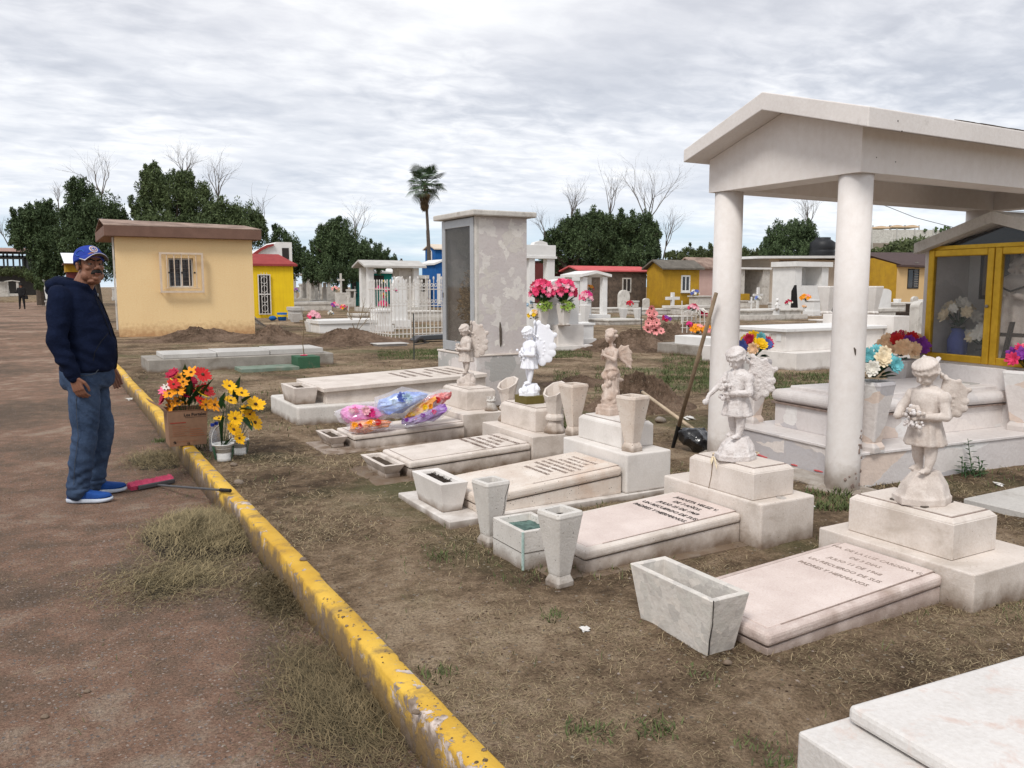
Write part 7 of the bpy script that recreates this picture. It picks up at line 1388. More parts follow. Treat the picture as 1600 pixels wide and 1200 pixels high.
L = [
 ('canopy', 'small white canopy tomb with shallow gable left of the stone house', 907, 953, 505, 421, 'bright_white', 1.3), ('ped', 'white pedestal carrying a narrow vase left of the white canopy tomb', 905, 932, 540, 505, 'bright_white', .6),
 ('niche', 'white niche headstone with cross shelf behind the arched headstone', 868, 905, 500, 432, 'bright_white', .8), ('slab', 'long low white slab in front of the oval headstone', 950, 1006, 508, 499, 'old_white', 1.4),
 ('arch', 'grey oval headstone standing before the stone house', 966, 986, 488, 453, 'old_white', .5), ('cross', 'tall white cross in front of the ochre house', 1044, 1064, 484, 457, 'bright_white', .3), ('box', 'long pale tomb before the ochre house', 1003, 1062, 492, 483, 'old_white', 1.5),
 ('slab', 'white tomb below the cross near the canopy column', 1068, 1118, 492, 478, 'old_white', 1.6), ('ped', 'white pedestal tomb between ochre house and canopy column', 1088, 1116, 482, 462, 'old_white', 1.), ('slab', 'flat white tomb between the mounds', 1048, 1085, 500, 494, 'old_white', 1.2),
 ('canopy', 'pale pedimented tomb in the far row right of the red roofed house', 456, 489, 474, 426, 'old_white', 1.6), ('ped', 'blocky white monument beside the pedimented tomb', 470, 484, 473, 443, 'old_white', .8), ('ped_cross', 'square white monument topped by a cross in the far row', 508, 528, 474, 421, 'old_white', 1.2),
 ('niche', 'white niche tomb with dark openings in the far row', 486, 504, 474, 437, 'old_white', 1.), ('canopy', 'flat roofed white tomb shelter in the far row', 491, 520, 475, 436, 'old_white', 1.4), ('slab', 'long low white wall tomb in front of the far row', 455, 520, 486, 472, 'old_white', 2.4), ('slab', 'second low tomb behind the concrete planter', 458, 476, 500, 480, 'pale_concrete', 1.),
 ('slab', 'long white rimmed tomb left of the iron fence', 498, 600, 520, 500, 'bright_white', 1.3), ('ped', 'white block headstone with flowers inside the iron fence', 590, 616, 519, 484, 'bright_white', .8), ('ped_cross', 'white monument with carved cross behind the salmon flowers', 527, 546, 482, 427, 'old_white', .8),
 ('cross', 'thin white iron cross left of the iron fence', 541, 550, 497, 462, 'white_iron', .2), ('arch', 'tall white arched headstone behind the iron fence', 612, 640, 512, 432, 'bright_white', .5), ('slab', 'low white tomb between portico and iron fence', 560, 600, 503, 491, 'old_white', 1.4), ('box', 'white tomb behind the bars of the iron fence', 645, 700, 503, 486, 'old_white', 1.4), ('slab', 'thin grey kerb slab on the earth in front of the iron fence', 590, 640, 541, 537, 'pale_concrete', .5),
 ('niche', 'cream niche tomb in the row left of the blue chapel', 655, 670, 484, 430, 'old_white', 1.), ('head', 'pale headstone beside the portico', 594, 604, 486, 455, 'old_white', .5),
 ('ped', 'white tomb pedestal seen left of the canopy column in the far row', 1166, 1184, 482, 470, 'old_white', 1.4), ('cross', 'white cross with blue wreath by the yellow crate', 1181, 1195, 484, 449, 'bright_white', .4), ('box', 'wide white tomb with ornaments behind the flat tomb', 1170, 1262, 500, 484, 'old_white', 2.2),
 ('niche', 'grand white pedimented monument with crucifix niche', 1240, 1292, 486, 409, 'bright_white', 1.6), ('cross', 'dark crucifix inside the grand pedimented monument', 1259, 1268, 484, 428, 'dark_wood', .4), ('head', 'white shield shaped headstone beside the near canopy column', 1366, 1394, 492, 451, 'bright_white', .6),
 ('slab', 'low white tomb under the shield shaped headstone', 1355, 1412, 500, 482, 'old_white', 1.6), ('slab', 'long white tomb in front of the tan house', 1385, 1450, 487, 473, 'old_white', 1.6), ('head', 'rough white rubble headstone behind the wooden cross', 1430, 1454, 536, 470, 'old_white', .6), ('slab', 'white rubble edging beside the wooden cross', 1404, 1430, 520, 503, 'old_white', .7),
 ('canopy', 'white canopy tomb at the far left behind the walker', 8, 32, 463, 437, 'old_white', 2.5), ('niche', 'white niche tomb with praying figure left of the man', 66, 84, 468, 427, 'bright_white', 1.5), ('box', 'long white tomb at the far left edge', -10, 14, 464, 440, 'old_white', 3), ('box', 'white chapel tomb behind the distant walker', 31, 57, 461, 433, 'bright_white', 2.5),
 ('slab', 'low white tombs in front of the praying niche', 64, 92, 476, 467, 'old_white', 2), ('slab', 'small white bench tomb beside the praying niche', 70, 86, 478, 470, 'old_white', 1), ('slab', 'low pale slab tomb at the left picture edge', -6, 15, 462, 455, 'old_white', 2), ('ped', 'white tomb behind the house corner right of the man', 176, 186, 470, 450, 'old_white', 1),
 ('head', 'small pale pink gabled headstone behind the bars of the fence top', 624, 640, 478, 423, 'pink_wall', .8), ('ped', 'narrow dark red painted tomb left of the blue chapel', 664, 671, 480, 434, 'maroon_wall', .6), ('cross', 'small white cross beside the carved cross monument', 552, 560, 478, 447, 'bright_white', .2),
 ('niche', 'grey white niche stone between pedimented tomb and portico', 546, 556, 480, 452, 'old_white', .6), ('cross', 'little white cross on the low wall in the far row', 497, 504, 478, 452, 'bright_white', .2), ('slab', 'flat white slab before the teal house', 604, 640, 486, 476, 'old_white', 1.2), ('arch', 'rounded white stone left of the teal house', 556, 566, 476, 452, 'old_white', .4),
 ('ped', 'white block tomb under the roses of the fence', 596, 612, 500, 482, 'bright_white', .8), ('cross', 'white cross left of the wide ornamented tomb', 1172, 1180, 488, 464, 'bright_white', .2), ('slab', 'low white tomb in front of the cream building', 1225, 1258, 482, 473, 'old_white', 1.4), ('ped', 'plain white pedestal right of the orange flowers', 1270, 1284, 494, 468, 'bright_white', .6),
 ('head', 'short white headstone between grand monument and the large vase', 1284, 1292, 488, 462, 'old_white', .4), ('arch', 'small rounded white headstone under the tan house window', 1424, 1436, 482, 463, 'old_white', .4), ('slab', 'low tomb between the canopy column and the shield headstone', 1390, 1412, 494, 484, 'bright_white', 1.), ('cross', 'thin white iron cross by the wire basket', 1064, 1070, 506, 470, 'white_iron', .15),
 ('ped', 'white block pedestal beside the oval headstone', 986, 1000, 490, 470, 'old_white', .6), ('slab', 'long pale low wall of tombs below the stone house', 940, 1010, 489, 481, 'old_white', 1.5), ('head', 'grey white headstone right of the oval headstone', 1005, 1016, 486, 466, 'old_white', .4),
]
MON = {}
for kd, lab, a, b_, ba, tp_, m_, dy_ in L: MON[lab] = mono(kd, lab, a, b_, ba, tp_, m_, 'cross' if kd == 'cross' else ('headstone' if kd in ('head', 'arch') else 'tomb'), dy=dy_)
# dark wooden cross
mono('cross', 'dark wooden cross between canopy column and gold framed cabinet', 1409, 1446, 527, 475, 'dark_wood', 'cross', dy=.12)
# stone vases in the middle distance
for lab, a, b_, ba, tp_ in [('white tapered vase left of the red flowers before the oval headstone', 966, 981, 502, 482), ('white tapered vase right of the red flowers before the oval headstone', 989, 1003, 502, 482), ('white tapered vase with magenta flowers right of the arched headstone', 905, 923, 507, 476), ('white vase on the tombs before the tan house', 1395, 1407, 486, 467), ('square white vase in front of the tan house', 1434, 1448, 486, 468)]:
    c = P((a+b_)/2, ba, .12); D_ = c.dot(Fw); w = (b_-a)/F_PX*D_/1.3; tall_vase(lab, c.x, c.y, .12, HT(c.x, c.y, tp_)-.12, w, w*.55, 'bright_white', .1, 'white stone vases of the middle row')
for lab, px, py, rp, cols, D_, n in [
 ('magenta flower bunch in the vase right of the arched headstone', 915, 466, 11, ['petal_pink', 'petal_light_pink', 'petal_magenta'], 30, 14), ('dark red tulip bunch between the two white vases', 984, 476, 6, ['petal_crimson', 'petal_red'], 31, 8),
 ('orange and red flowers hanging in the white canopy tomb', 921, 452, 7, ['petal_orange', 'petal_red'], 32, 7), ('blue and white flower bunch by the pink house', 1086, 459, 7, ['petal_blue', 'petal_white'], 38, 8),
 ('row of orange and salmon flowers on the white grave by the column', 1090, 517, 11, ['petal_orange', 'petal_orange', 'petal_salmon'], 19.5, 14), ('second orange bunch at the column end of the white grave', 1105, 516, 9, ['petal_orange', 'petal_salmon'], 19.6, 9),
 ('tall crimson and pink flower spray by the wire basket', 1083, 482, 8, ['petal_rose', 'petal_light_pink', 'petal_crimson'], 20, 12), ('crimson blossoms at the foot of the tall spray', 1077, 509, 7, ['petal_magenta', 'petal_crimson'], 19.8, 9), ('white and red blossoms around the wire basket', 1096, 492, 10, ['petal_white', 'petal_crimson', 'petal_cream'], 20.5, 12),
 ('small red and white flowers behind the salmon wreath', 1040, 500, 7, ['petal_white', 'petal_crimson', 'petal_purple'], 24, 8), ('bright pink flowers by the planter left of the iron fence', 490, 495, 9, ['petal_rose', 'petal_light_pink', 'petal_light_pink'], 25, 14), ('pink and purple flower pot left of the salmon pot', 523, 478, 6, ['petal_rose', 'petal_purple', 'petal_light_pink'], 29, 9),
 ('salmon and orange flower pot beside the thin cross', 537, 482, 6.5, ['petal_salmon', 'petal_orange', 'petal_rose'], 28, 9), ('white and blue flower pot at the far row', 517, 490, 5, ['petal_white', 'petal_sky'], 28, 6), ('magenta roses at the top left of the fence column bouquet', 592, 452, 5, ['petal_magenta', 'petal_rose'], 24, 7),
 ('magenta roses at the right of the fence column bouquet', 605, 454, 6, ['petal_magenta', 'petal_rose'], 24, 8), ('yellow, orange and green blossoms atop the fence column bouquet', 600, 443, 5, ['petal_orange', 'leaf_lime', 'petal_white'], 24, 7), ('mixed orange lilies in the middle of the fence column bouquet', 600, 464, 6, ['petal_orange', 'petal_crimson', 'leaf_lime'], 24, 9),
 ('magenta roses at the foot of the fence column bouquet', 599, 477, 8, ['petal_magenta', 'petal_rose', 'petal_magenta'], 24, 12), ('lone magenta rose hanging inside the iron fence', 618, 455, 4, ['petal_magenta'], 24.5, 4), ('small salmon flowers on the far row monument', 524, 453, 6, ['petal_salmon', 'petal_peach'], 40, 7), ('pale violet flowers in the pedimented tomb', 463, 455, 5, ['petal_purple', 'petal_sky'], 45, 6),
 ('bright orange flowers before the grand monument', 1259, 467, 8, ['petal_orange', 'petal_orange', 'petal_salmon'], 36, 10), ('dark maroon flowers left of the orange ones', 1232, 474, 6, ['petal_crimson', 'petal_white'], 37, 8), ('orange flowers low beside the grand monument', 1257, 480, 4, ['petal_orange'], 35, 4), ('yellow flower on the rubble by the wooden cross', 1421, 502, 3.5, ['petal_yellow'], 22, 4),
 ('blue and white wreath on the white cross by the crate', 1184, 467, 5, ['petal_sky', 'petal_blue', 'petal_white'], 38, 7), ('orange and yellow flowers behind the shoulder of the man', 86, 456, 3.5, ['petal_orange', 'petal_yellow'], 40, 5)]:
    flowers(lab, px, py, rp, cols, D=D_, n=n, seed=int(px))
# salmon wreath stand
c = P(1017, 533, .1); D_ = c.dot(Fw); T = thing('flower_stand', 'salmon pink gerbera spray on a black stake before the earth mounds', 'flower stand', tuple(c)); D_ -= .1
q_ = W3(1000, 478, D_); MB().tube([W3(1002, 530, D_), W3(1002, 478, D_)], .012, 5).build('stake', 'dark_iron', T); rg_ = random.Random(5)
for k, (px, py, rp) in enumerate([(1018, 482, 6), (1015, 489, 6.5), (1022, 491, 6.5), (1018, 498, 7), (1013, 505, 7), (1026, 504, 7), (1012, 515, 8.5), (1025, 516, 9), (1005, 519, 6), (1019, 509, 6), (1033, 517, 6)]):
    p = W3(px, py, D_+rg_.uniform(-.06, .06)); f = bloom(MB(), p, rp/F_PX*D_, toward(p, 1.)+Vector((rg_.gauss(0, .2), 0, rg_.gauss(0, .2))), 11, 2 if k < 6 else 1, w=.6, rng=rg_).build('blossom', 'petal_salmon', T); MB().ell(p+toward(p, .02), rp*.22/F_PX*D_, 8, 5).build('flower_centre', 'petal_center', f)
mb = MB(); [leaf(mb, W3(1017, 510, D_+.05), W3(1017+rg_.uniform(-12, 12), 515+rg_.uniform(-8, 8), D_+.03), .06) for _ in range(14)]; mb.build('leaves', 'leaf_green', T)
# grey framed grave with white slab
T = thing('grave', 'low grave with grey concrete kerb and white slab carrying orange flowers', 'grave', (*P(1027, 556, .1)[:2], .1)); x0, x1, y0, y1, _, zt = blk(1112, 560, 543, 1027, 1150)
MB().box(x0, x1, y0, y1, -.02, zt).build('kerb_frame', 'concrete', T, bev=.008); MB().box(x0+.1, x1-.1, y0+.12, y1-.42, zt, zt+.17).build('slab', 'bright_white', T, bev=.006)
# wire basket frame by the column
mb = MB(); D_ = 20.3
for k in range(7): mb.tube([W3(1066+7*k, 520, D_), W3(1068+6.5*k, 488-4*abs(k-3)*.0, D_), W3(1085+1.5*k, 482, D_+.1)], .012, 4)
for py in (492, 502, 512): mb.tube([W3(1064, py, D_), W3(1110, py, D_)], .010, 4)
tag(mb.build('wire_basket', 'white_iron', loc=tuple(W3(1088, 520, D_))), 'white wire basket frame around flowers by the left canopy column', 'basket')
# big flat tomb behind the canopy
T = thing('tomb', 'large plain cream box tomb behind the canopy with pale tapered vases at its head', 'tomb', (*P(1243, 579, .1)[:2], .1)); x0, _, y0, _, _, zt = blk(1243, 580, 552, 1097, 1357); x1 = x0+2.9; y1 = YL(1097, x0, zt, y0)
MB().box(x0, x1, y0, y1, -.05, zt).build('plinth', 'white_stone', T, bev=.008); xb0, yb0 = x0+.35, y0+.35; xb0, _, yb0, yb1, _, zb2 = blk(1227, 550, 519, 1140, 1357, zt); MB().box(xb0+.03, x1-.35, yb0+.03, yb1-.1, zt, zb2).build('tomb_wall', 'white_stone', T, bev=.006)
MB().box(xb0-.03, x1-.33, yb0-.03, yb1-.05, zb2, zb2+.055).build('slab', 'bright_white', T, bev=.006); MB().box(x1-.34, x1+.1, yb0-.15, yb1+.1, zt, zb2+.22).build('headstone', 'white_stone', T, bev=.006)
MB().box(xb0+.02, xb0+.028, yb0+.12, yb0+.22, zb2-.16, zb2-.04).build('label_plate', 'bright_white', T)
T2 = thing('planter', 'tapered cream planter on the plinth of the large cream box tomb', 'planter', (x0+.1, yb1-.8, zt)); trough(T2, x0+.02, x0+.28, yb1-.95, yb1-.2, zt, HT(x0+.1, yb1-.9, 521), .02, .08, .04, 'white_stone')
for k, (px, lab) in enumerate(((1291, 'large pale tapered vase left of the near canopy column in the distance'), (1363, 'large pale tapered vase right of the near canopy column in the distance'))):
    c = W3(px, 500, 17.2); zz_ = HT(c.x, c.y, 491); c.z = zz_; w = .29 if k else .30; h = HT(c.x, c.y, 447)-zz_; tall_vase(lab, c.x, c.y, zz_, h, w, w*.48, 'white_stone', .05, 'vases of the large cream box tomb', foot=.12)
mono('ped', 'cream block carrying the two large pale vases', 1284, 1384, 512, 499, 'white_stone', 'tomb', dy=.8)
# fence ---------------------------------------------------------------------
c = P(611, 529, .1); yF = c.y; T = thing('fence', 'white wrought iron grave fence with scrolled heads', 'fence', tuple(c)); sx_ = lambda px: solve(lambda x: pix(x, yF, .8)[0]-px, c.x-3, c.x+6)
ztf, zbf = HT(c.x, yF, 441), .16; pk = MB(); px = 611.; k = 0
while px < 706: 
    x_ = sx_(px); hi = HT(c.x, yF, 436) if k % 2 else ztf; pk.tube([(x_, yF, .02 if k % 5 == 0 else zbf-.05), (x_, yF, hi)], .012 if k % 5 else .02, 5); pk.ell((x_, yF, hi+.03), (.028, .015, .05), 6, 5); px += 6.1; k += 1
pk.build('pickets', 'white_iron', T); rl = MB(); xa, xb = sx_(610), sx_(706)
for z2 in (zbf+.05, zbf+.2, HT(c.x, yF, 478), HT(c.x, yF, 452)): rl.box(xa, xb, yF-.012, yF+.012, z2-.013, z2+.013)
rl.build('rails', 'white_iron', T); sc_ = MB(); px = 614.; k = 0
while px < 704:
    x_ = sx_(px); 
    for z2, s2 in ((HT(c.x, yF, 472), 1), (HT(c.x, yF, 446), 1)): sc_.tube([(x_+.045*math.cos(t)*(1-t/12), yF, z2+.06*math.sin(t)*(1-t/12)) for t in [i*.6 for i in range(12)]], .010, 4)
    px += 6.1
sc_.build('scrolls', 'white_iron', T)
ret = MB()
for k in range(1, 9): y_ = yF+.19*k; ret.tube([(xa, y_, .1), (xa, y_, ztf)], .015, 4); ret.ell((xa, y_, ztf+.03), (.02, .02, .05), 6, 4)
for z2 in (zbf+.05, HT(c.x, yF, 452)): ret.box(xa-.012, xa+.012, yF, yF+1.6, z2-.012, z2+.012)
ret.build('side_panel', 'white_iron', T)
c = P(598, 513, .1); T = thing('grave_slab', 'loose round ended grey slab tilted against the iron fence', 'slab', tuple(c)); MB().hexa([c+Vector(v_) for v_ in ((-.35, 0, .05), (.45, 0, .0), (.45, .5, .0), (-.35, .5, .05))], [c+Vector(v_) for v_ in ((-.4, -.02, .22), (.45, -.02, .14), (.45, .52, .14), (-.4, .52, .22))]).build('stone', 'concrete', T, bev=.03, seg=2)
# planter with pink flowers, leaning concrete planter, blue toy-like pot
c = P(491, 519, .1); D_ = c.dot(Fw); T = thing('planter', 'white tapered planter of pink flowers left of the iron fence', 'planter', tuple(c)); trough(T, c.x-.19, c.x+.19, c.y, c.y+.36, .1, HT(c.x, c.y, 502), .05, .04, .03, 'bright_white')
c = P(463, 505, .1); T = thing('planter', 'leaning empty concrete planter beside the yellow red-roofed house', 'planter', tuple(c)); trough(T, c.x-.15, c.x+.17, c.y, c.y+.4, .14, HT(c.x, c.y, 490), .04, .04, .04, 'pale_concrete')
c = P(441, 501, .1); T = thing('bucket', 'blue bucket with yellow band by the red roofed yellow house', 'bucket', tuple(c)); MB().lathe(c.x, c.y, [(.15, .1), (.2, .42), (.19, .42), (.14, .13)], 16).build('bucket_wall', 'blue_wall', T, smooth=True); MB().lathe(c.x, c.y, [(.19, .26), (.2, .34)], 16).build('band', 'bright_yellow', T); MB().ell((c.x-.35, c.y+.1, .2), (.16, .14, .1), 10, 6).build('lid', 'blue_wall', T)
# boards leaning by the yellow house corner
c = P(402, 503, .1); T = thing('lumber', 'stack of weathered boards leaning at the yellow house corner', 'boards', tuple(c)); mb = MB()
for k in range(5): q = P(403+3.4*k, 506+1.2*k, .1); mb.tube([q, q+Vector((-.25-.05*k, .4, .62-.06*k))], .028, 4)
mb.build('boards', 'weathered_metal', T); mb = MB()
for k in range(4): q = P(405+10*k, 506, .12); mb.tube([q, q+Vector((.6, .15*k-.2, .02))], .03, 4)
mb.build('fallen_boards', 'pale_wood', T)
# thin steel rod and dark machine parts in front of the fence
c = P(647, 562, .1); T = thing('metal_post', 'thin rusty metal post standing in front of the iron fence', 'post', tuple(c)); MB().tube([c, (c.x, c.y, HT(c.x, c.y, 490))], .012, 5).tube([c+Vector((0, 0, .28)), c+Vector((.35, .1, .30))], .01, 5).build('rod', 'dark_iron', T)
c = P(668, 535, .1); T = thing('wheelbarrow', 'dark upturned wheelbarrow tray with black wheel beside the glass niche', 'wheelbarrow', tuple(c)); MB().hexa([c+Vector(v_) for v_ in ((-.3, 0, .04), (.75, 0, .06), (.75, .5, .06), (-.3, .5, .04))], [c+Vector(v_) for v_ in ((-.15, .06, .16), (.6, .06, .18), (.6, .44, .18), (-.15, .44, .16))]).build('tray', 'glossy_black', T, bev=.03, seg=2)
q = W3(657, 538, c.dot(Fw)-.25); mb = MB(); mb.tube([(q.x+.13*math.cos(t), q.y, q.z+.0+.13*math.sin(t)) for t in [i*math.pi/8 for i in range(17)]], .04, 8); mb.build('wheel', 'ink', T, smooth=True); MB().tube([(q.x-.5, q.y, q.z-.08), (q.x-.1, q.y-.05, q.z), (q.x+.3, q.y, q.z+.02)], .014, 5).build('legs', 'dark_iron', T)
# dry sapling between
for lab, px, base, top, sd in (('dry leafless shrub in front of the long white rimmed tomb', 556, 520, 474, 1), ('thin dry weed stalks left of the fence', 569, 512, 480, 2), ('dry brown stalks beside the earth mound by the wire basket', 1062, 525, 498, 4)):
    c = P(px, base, .1); T = thing('dry_shrub', lab, 'shrub', tuple(c)); mb = MB(); rg_ = random.Random(sd); H_ = HT(c.x, c.y, top)-.1
    for k in range(5): limb_tubes(mb, c, (rg_.gauss(0, .35), rg_.gauss(0, .3), 1), H_*rg_.uniform(.6, 1), .014, 1, rg_, .7, .2, 4, 4)
    mb.build('branches', 'dry_stem', T)
# yellow crate, tank, odds
c = P(1165, 480, .1); T = thing('crate', 'yellow ochre wooden board crate behind the left canopy column', 'crate', tuple(c)); D_ = c.dot(Fw); MB().box(c.x-.4, c.x+.35, c.y, c.y+.5, .1, HT(c.x, c.y, 459)).build('boards', 'ochre_wall', T, bev=.01); MB().box(c.x-.42, c.x+.37, c.y-.02, c.y-.002, HT(c.x, c.y, 470), HT(c.x, c.y, 469)).build('seam', 'ink', T)
D_ = 64; ay0 = at(1297, D_)[1]; z_ = lambda py: HT(fx_(1297), ay0, py); xm = fx_(1300); T = thing('water_tank', 'black plastic water tank on the roof of the cream building', 'water tank', (xm, ay0+1, z_(400))); r_ = (fx_(1313)-fx_(1287))/2; MB().lathe(xm, ay0+1, [(r_, z_(401)), (r_, z_(391)), (r_*.97, z_(390)), (r_, z_(389)), (r_, z_(378)), (r_*.7, z_(374)), (r_*.62, z_(373)), (r_*.62, z_(370)), (.05, z_(369.5))], 28).build('tank_shell', 'tank', T, smooth=True)
for lab, px, base, D_ in (('left black drape beside the grand monument', 1239, 485, 39), ('right black drape beside the grand monument', 1302, 500, 20)):
    q = W3(px, base-15, D_); k_ = D_/F_PX; mb = MB(); mb.prism([W3(px, base-4, D_), W3(px+8, base-4, D_), W3(px+6, base-40, D_), W3(px+1, base-30, D_)], (0, .15, 0)); T = thing('black_cover', lab, 'cover', tuple(q)); mb.build('cloth', 'black_cloth', T, bev=.01)
c = P(1221, 497, .1); mono('ped', 'white child figure pedestal on the wide ornamented tomb', 1208, 1220, 500, 482, 'bright_white', 'monument', dy=.3); q = W3(1214, 482, P(1214, 500).dot(Fw)); T = thing('statue', 'tiny white child figure on the wide ornamented tomb', 'statue', tuple(q)); mb = MB().cap(q, q+Vector((0, 0, .2)), .09, .06).ell(q+Vector((0, 0, .34)), .075, 10, 8).cap(q+Vector((0, 0, .2)), q+Vector((-.12, -.03, .14)), .035, .03).cap(q+Vector((0, 0, .2)), q+Vector((.12, -.03, .14)), .035, .03); remesh(mb.build('figure', 'bright_white', T), .015, 1)
# small red and yellow kiosk left of the man
D_ = 30; ay0 = at(112, D_)[1]; z_ = lambda py: HT(fx_(112), ay0, py); T = thing('kiosk', 'small red and yellow tomb house with bright sheet metal roof left of the cap', 'house', (fx_(112), ay0, .1)); MB().box(fx_(103), fx_(140), ay0, ay0+1.6, 0, z_(425)).build('wall', 'maroon_wall', T); MB().box(fx_(101), fx_(142), ay0-.05, ay0+1.7, z_(425), z_(413)).build('frieze', 'ochre_wall', T)
MB().box(fx_(98), fx_(145), ay0-.3, ay0+1.9, z_(413), z_(411.5)).build('roof_edge', 'brown_roof', T); MB().prism([(fx_(99), ay0-.3, z_(411.5)), (fx_(147), ay0-.3, z_(411.5)), (fx_(147), ay0+1.1, z_(394.5)), (fx_(96), ay0+1.1, z_(394.5))], (0, .05, .02)).build('roof', 'statue_white', T)
# far-left sports stand
D_ = 130; ay0 = at(20, D_)[1]; z_ = lambda py: HT(fx_(30), ay0, py); T = thing('grandstand', 'far grandstand with long flat roof on thin posts at the left edge', 'grandstand', (fx_(20), ay0, .1)); MB().box(fx_(-60), fx_(52), ay0, ay0+12, z_(393), z_(387.5)).build('roof', 'pink_wall', T); MB().box(fx_(-60), fx_(56), ay0+1, ay0+11, z_(402), z_(399)).build('beam', 'dark_iron', T); MB().box(fx_(38), fx_(75), ay0+2, ay0+11, z_(430), z_(404)).build('stand_block', 'dark_iron', T)
MB().box(fx_(-60), fx_(60), ay0+3, ay0+11, 0, z_(415)).build('seating', 'dark_interior', T)
mb = MB(); [mb.box(fx_(p_), fx_(p_)+.25, ay0+1, ay0+1.3, z_(430), z_(393)) for p_ in (6, 12, 21, 31, 36, 43, 52)]; mb.build('posts', 'dark_iron', T)
# ---------------------------------------------------------------- hill with white retaining wall, shades, power lines
D_ = 170; pts = [(1330, 392), (1362, 396), (1375, 393), (1395, 384), (1415, 379), (1430, 373), (1455, 371), (1480, 372), (1560, 368), (1700, 366)]; vs = []; fs = []
for k, (px, py) in enumerate(pts):
    for j, dd_ in enumerate((-45, -18, 0, 30)): q = W3(px, [470, lerp(470, py, .6), py, py][j], D_+dd_) if j != 3 else None; vs.append(q if q is not None else W3(px, py, D_)+Vector(Fw)*30-Vector((0, 0, 1.0)))
for k in range(len(pts)-1):
    for j in range(3): a = k*4+j; fs.append((a, a+4, a+5, a+1))
o = MB().add(vs, fs).build('hill', 'yard_dirt', smooth=True); o['kind'] = 'structure'; o.data.materials.clear(); o.data.materials.append(MATS['foliage_olive'])
cs, rs, ns = [], [], []
for k in range(60):
    t_ = random.random()*(len(pts)-1.01); i = int(t_); px = lerp(pts[i][0], pts[i+1][0], t_-i); py = lerp(pts[i][1], pts[i+1][1], t_-i); q = W3(px, lerp(py+1, 410, random.random()**1.3), D_-random.uniform(2, 12)); cs.append(tuple(q)); rs.append((2.2, 2.2, 1.1)); ns.append(70)
V, Fq = leaf_cloud(cs, rs, ns, .75); o = big_mesh('hill_scrub', V, Fq, 'foliage_olive', kind='stuff')
T = thing('wall', 'white block retaining wall along the hill top behind the canopy', 'wall', tuple(W3(1400, 380, D_+6))); p4 = [W3(1340, 400, D_+6), W3(1500, 392, D_+6), W3(1500, 359.5, D_+6), W3(1340, 358.5, D_+6)]; MB().prism(p4, Vector(Fw)*1.5).build('wall_panel', 'old_white', T)
mb = MB(); [mb.prism([W3(p_, 398, D_+5.8), W3(p_+1.6, 398, D_+5.8), W3(p_+1.6, 357, D_+5.8), W3(p_, 357, D_+5.8)], Vector(Fw)*.2) for p_ in (1362, 1401, 1429, 1458, 1487)]; mb.build('piers', 'pale_concrete', T)
for k, (a, b_) in enumerate(((1363, 1391), (1391, 1414), (1414, 1437))):
    T = thing('shade_canopy', ('left', 'middle', 'right')[k]+' beige shade canopy on the hill top wall', 'shade canopy', tuple(W3((a+b_)/2, 358, D_+8)), 0, 'beige shade canopies on the hill'); n = 8
    MB().prism([W3(lerp(a, b_, i/n), 355.5-2.6*math.sin(math.pi*i/n)-(1.5 if k else 0), D_+8) for i in range(n+1)]+[W3(b_, 356.8-(1.5 if k else 0), D_+8), W3(a, 356.8-(1.5 if k else 0), D_+8)], Vector(Fw)*5).build('fabric', 'beige_cloth', T)
    mb = MB(); [mb.tube([W3(p_, 360, D_+8.2), W3(p_, 352, D_+8.2)], .10, 4) for p_ in (a+1, b_-1)]; mb.build('posts', 'weathered_metal', T)
for k, (px, h_) in enumerate(((1462, 5), (1470, 3), (1476, 7), (1481, 6), (1489, 4), (1445, 2))):
    q = W3(px, 360.5, D_+5.8); T = thing('cactus', ('plump ', 'short ', 'tallest ', 'slim ', 'last ', 'lowest ')[k]+'dark cactus clump on the hill top wall', 'cactus', tuple(q), 0, 'cactus clumps on the hill wall'); s2 = h_/F_PX*D_; mb = MB().cap(q, q+Vector((0, 0, s2)), .28, .22); mb.cap(q+Vector((0, 0, s2*.5)), q+Vector((.6, 0, s2*.8)), .2, .18); mb.build('stem', 'foliage_dark', T)
for lab, pts_ in (('upper power line running behind the canopy', [(1130, 296), (1180, 300), (1290, 308), (1400, 322), (1540, 329), (1900, 338)]), ('lower power line sloping down to the hill', [(1150, 262), (1330, 300), (1377, 319), (1430, 340), (1500, 358)])):
    qs = [W3(px, py, 60) for px, py in pts_]; tag(MB().tube(qs, .022, 4).build('power_line', 'dark_iron', loc=tuple(qs[0])), lab, 'cable', 'power lines')
q = W3(627, 416, 95); T = thing('utility_pole', 'distant utility pole beyond the portico roof', 'pole', tuple(q)); MB().tube([W3(627, 450, 95), W3(627, 404, 95)], .12, 5).tube([W3(624.5, 407, 95), W3(629.5, 407, 95)], .07, 4).build('pole', 'dark_wood', T)
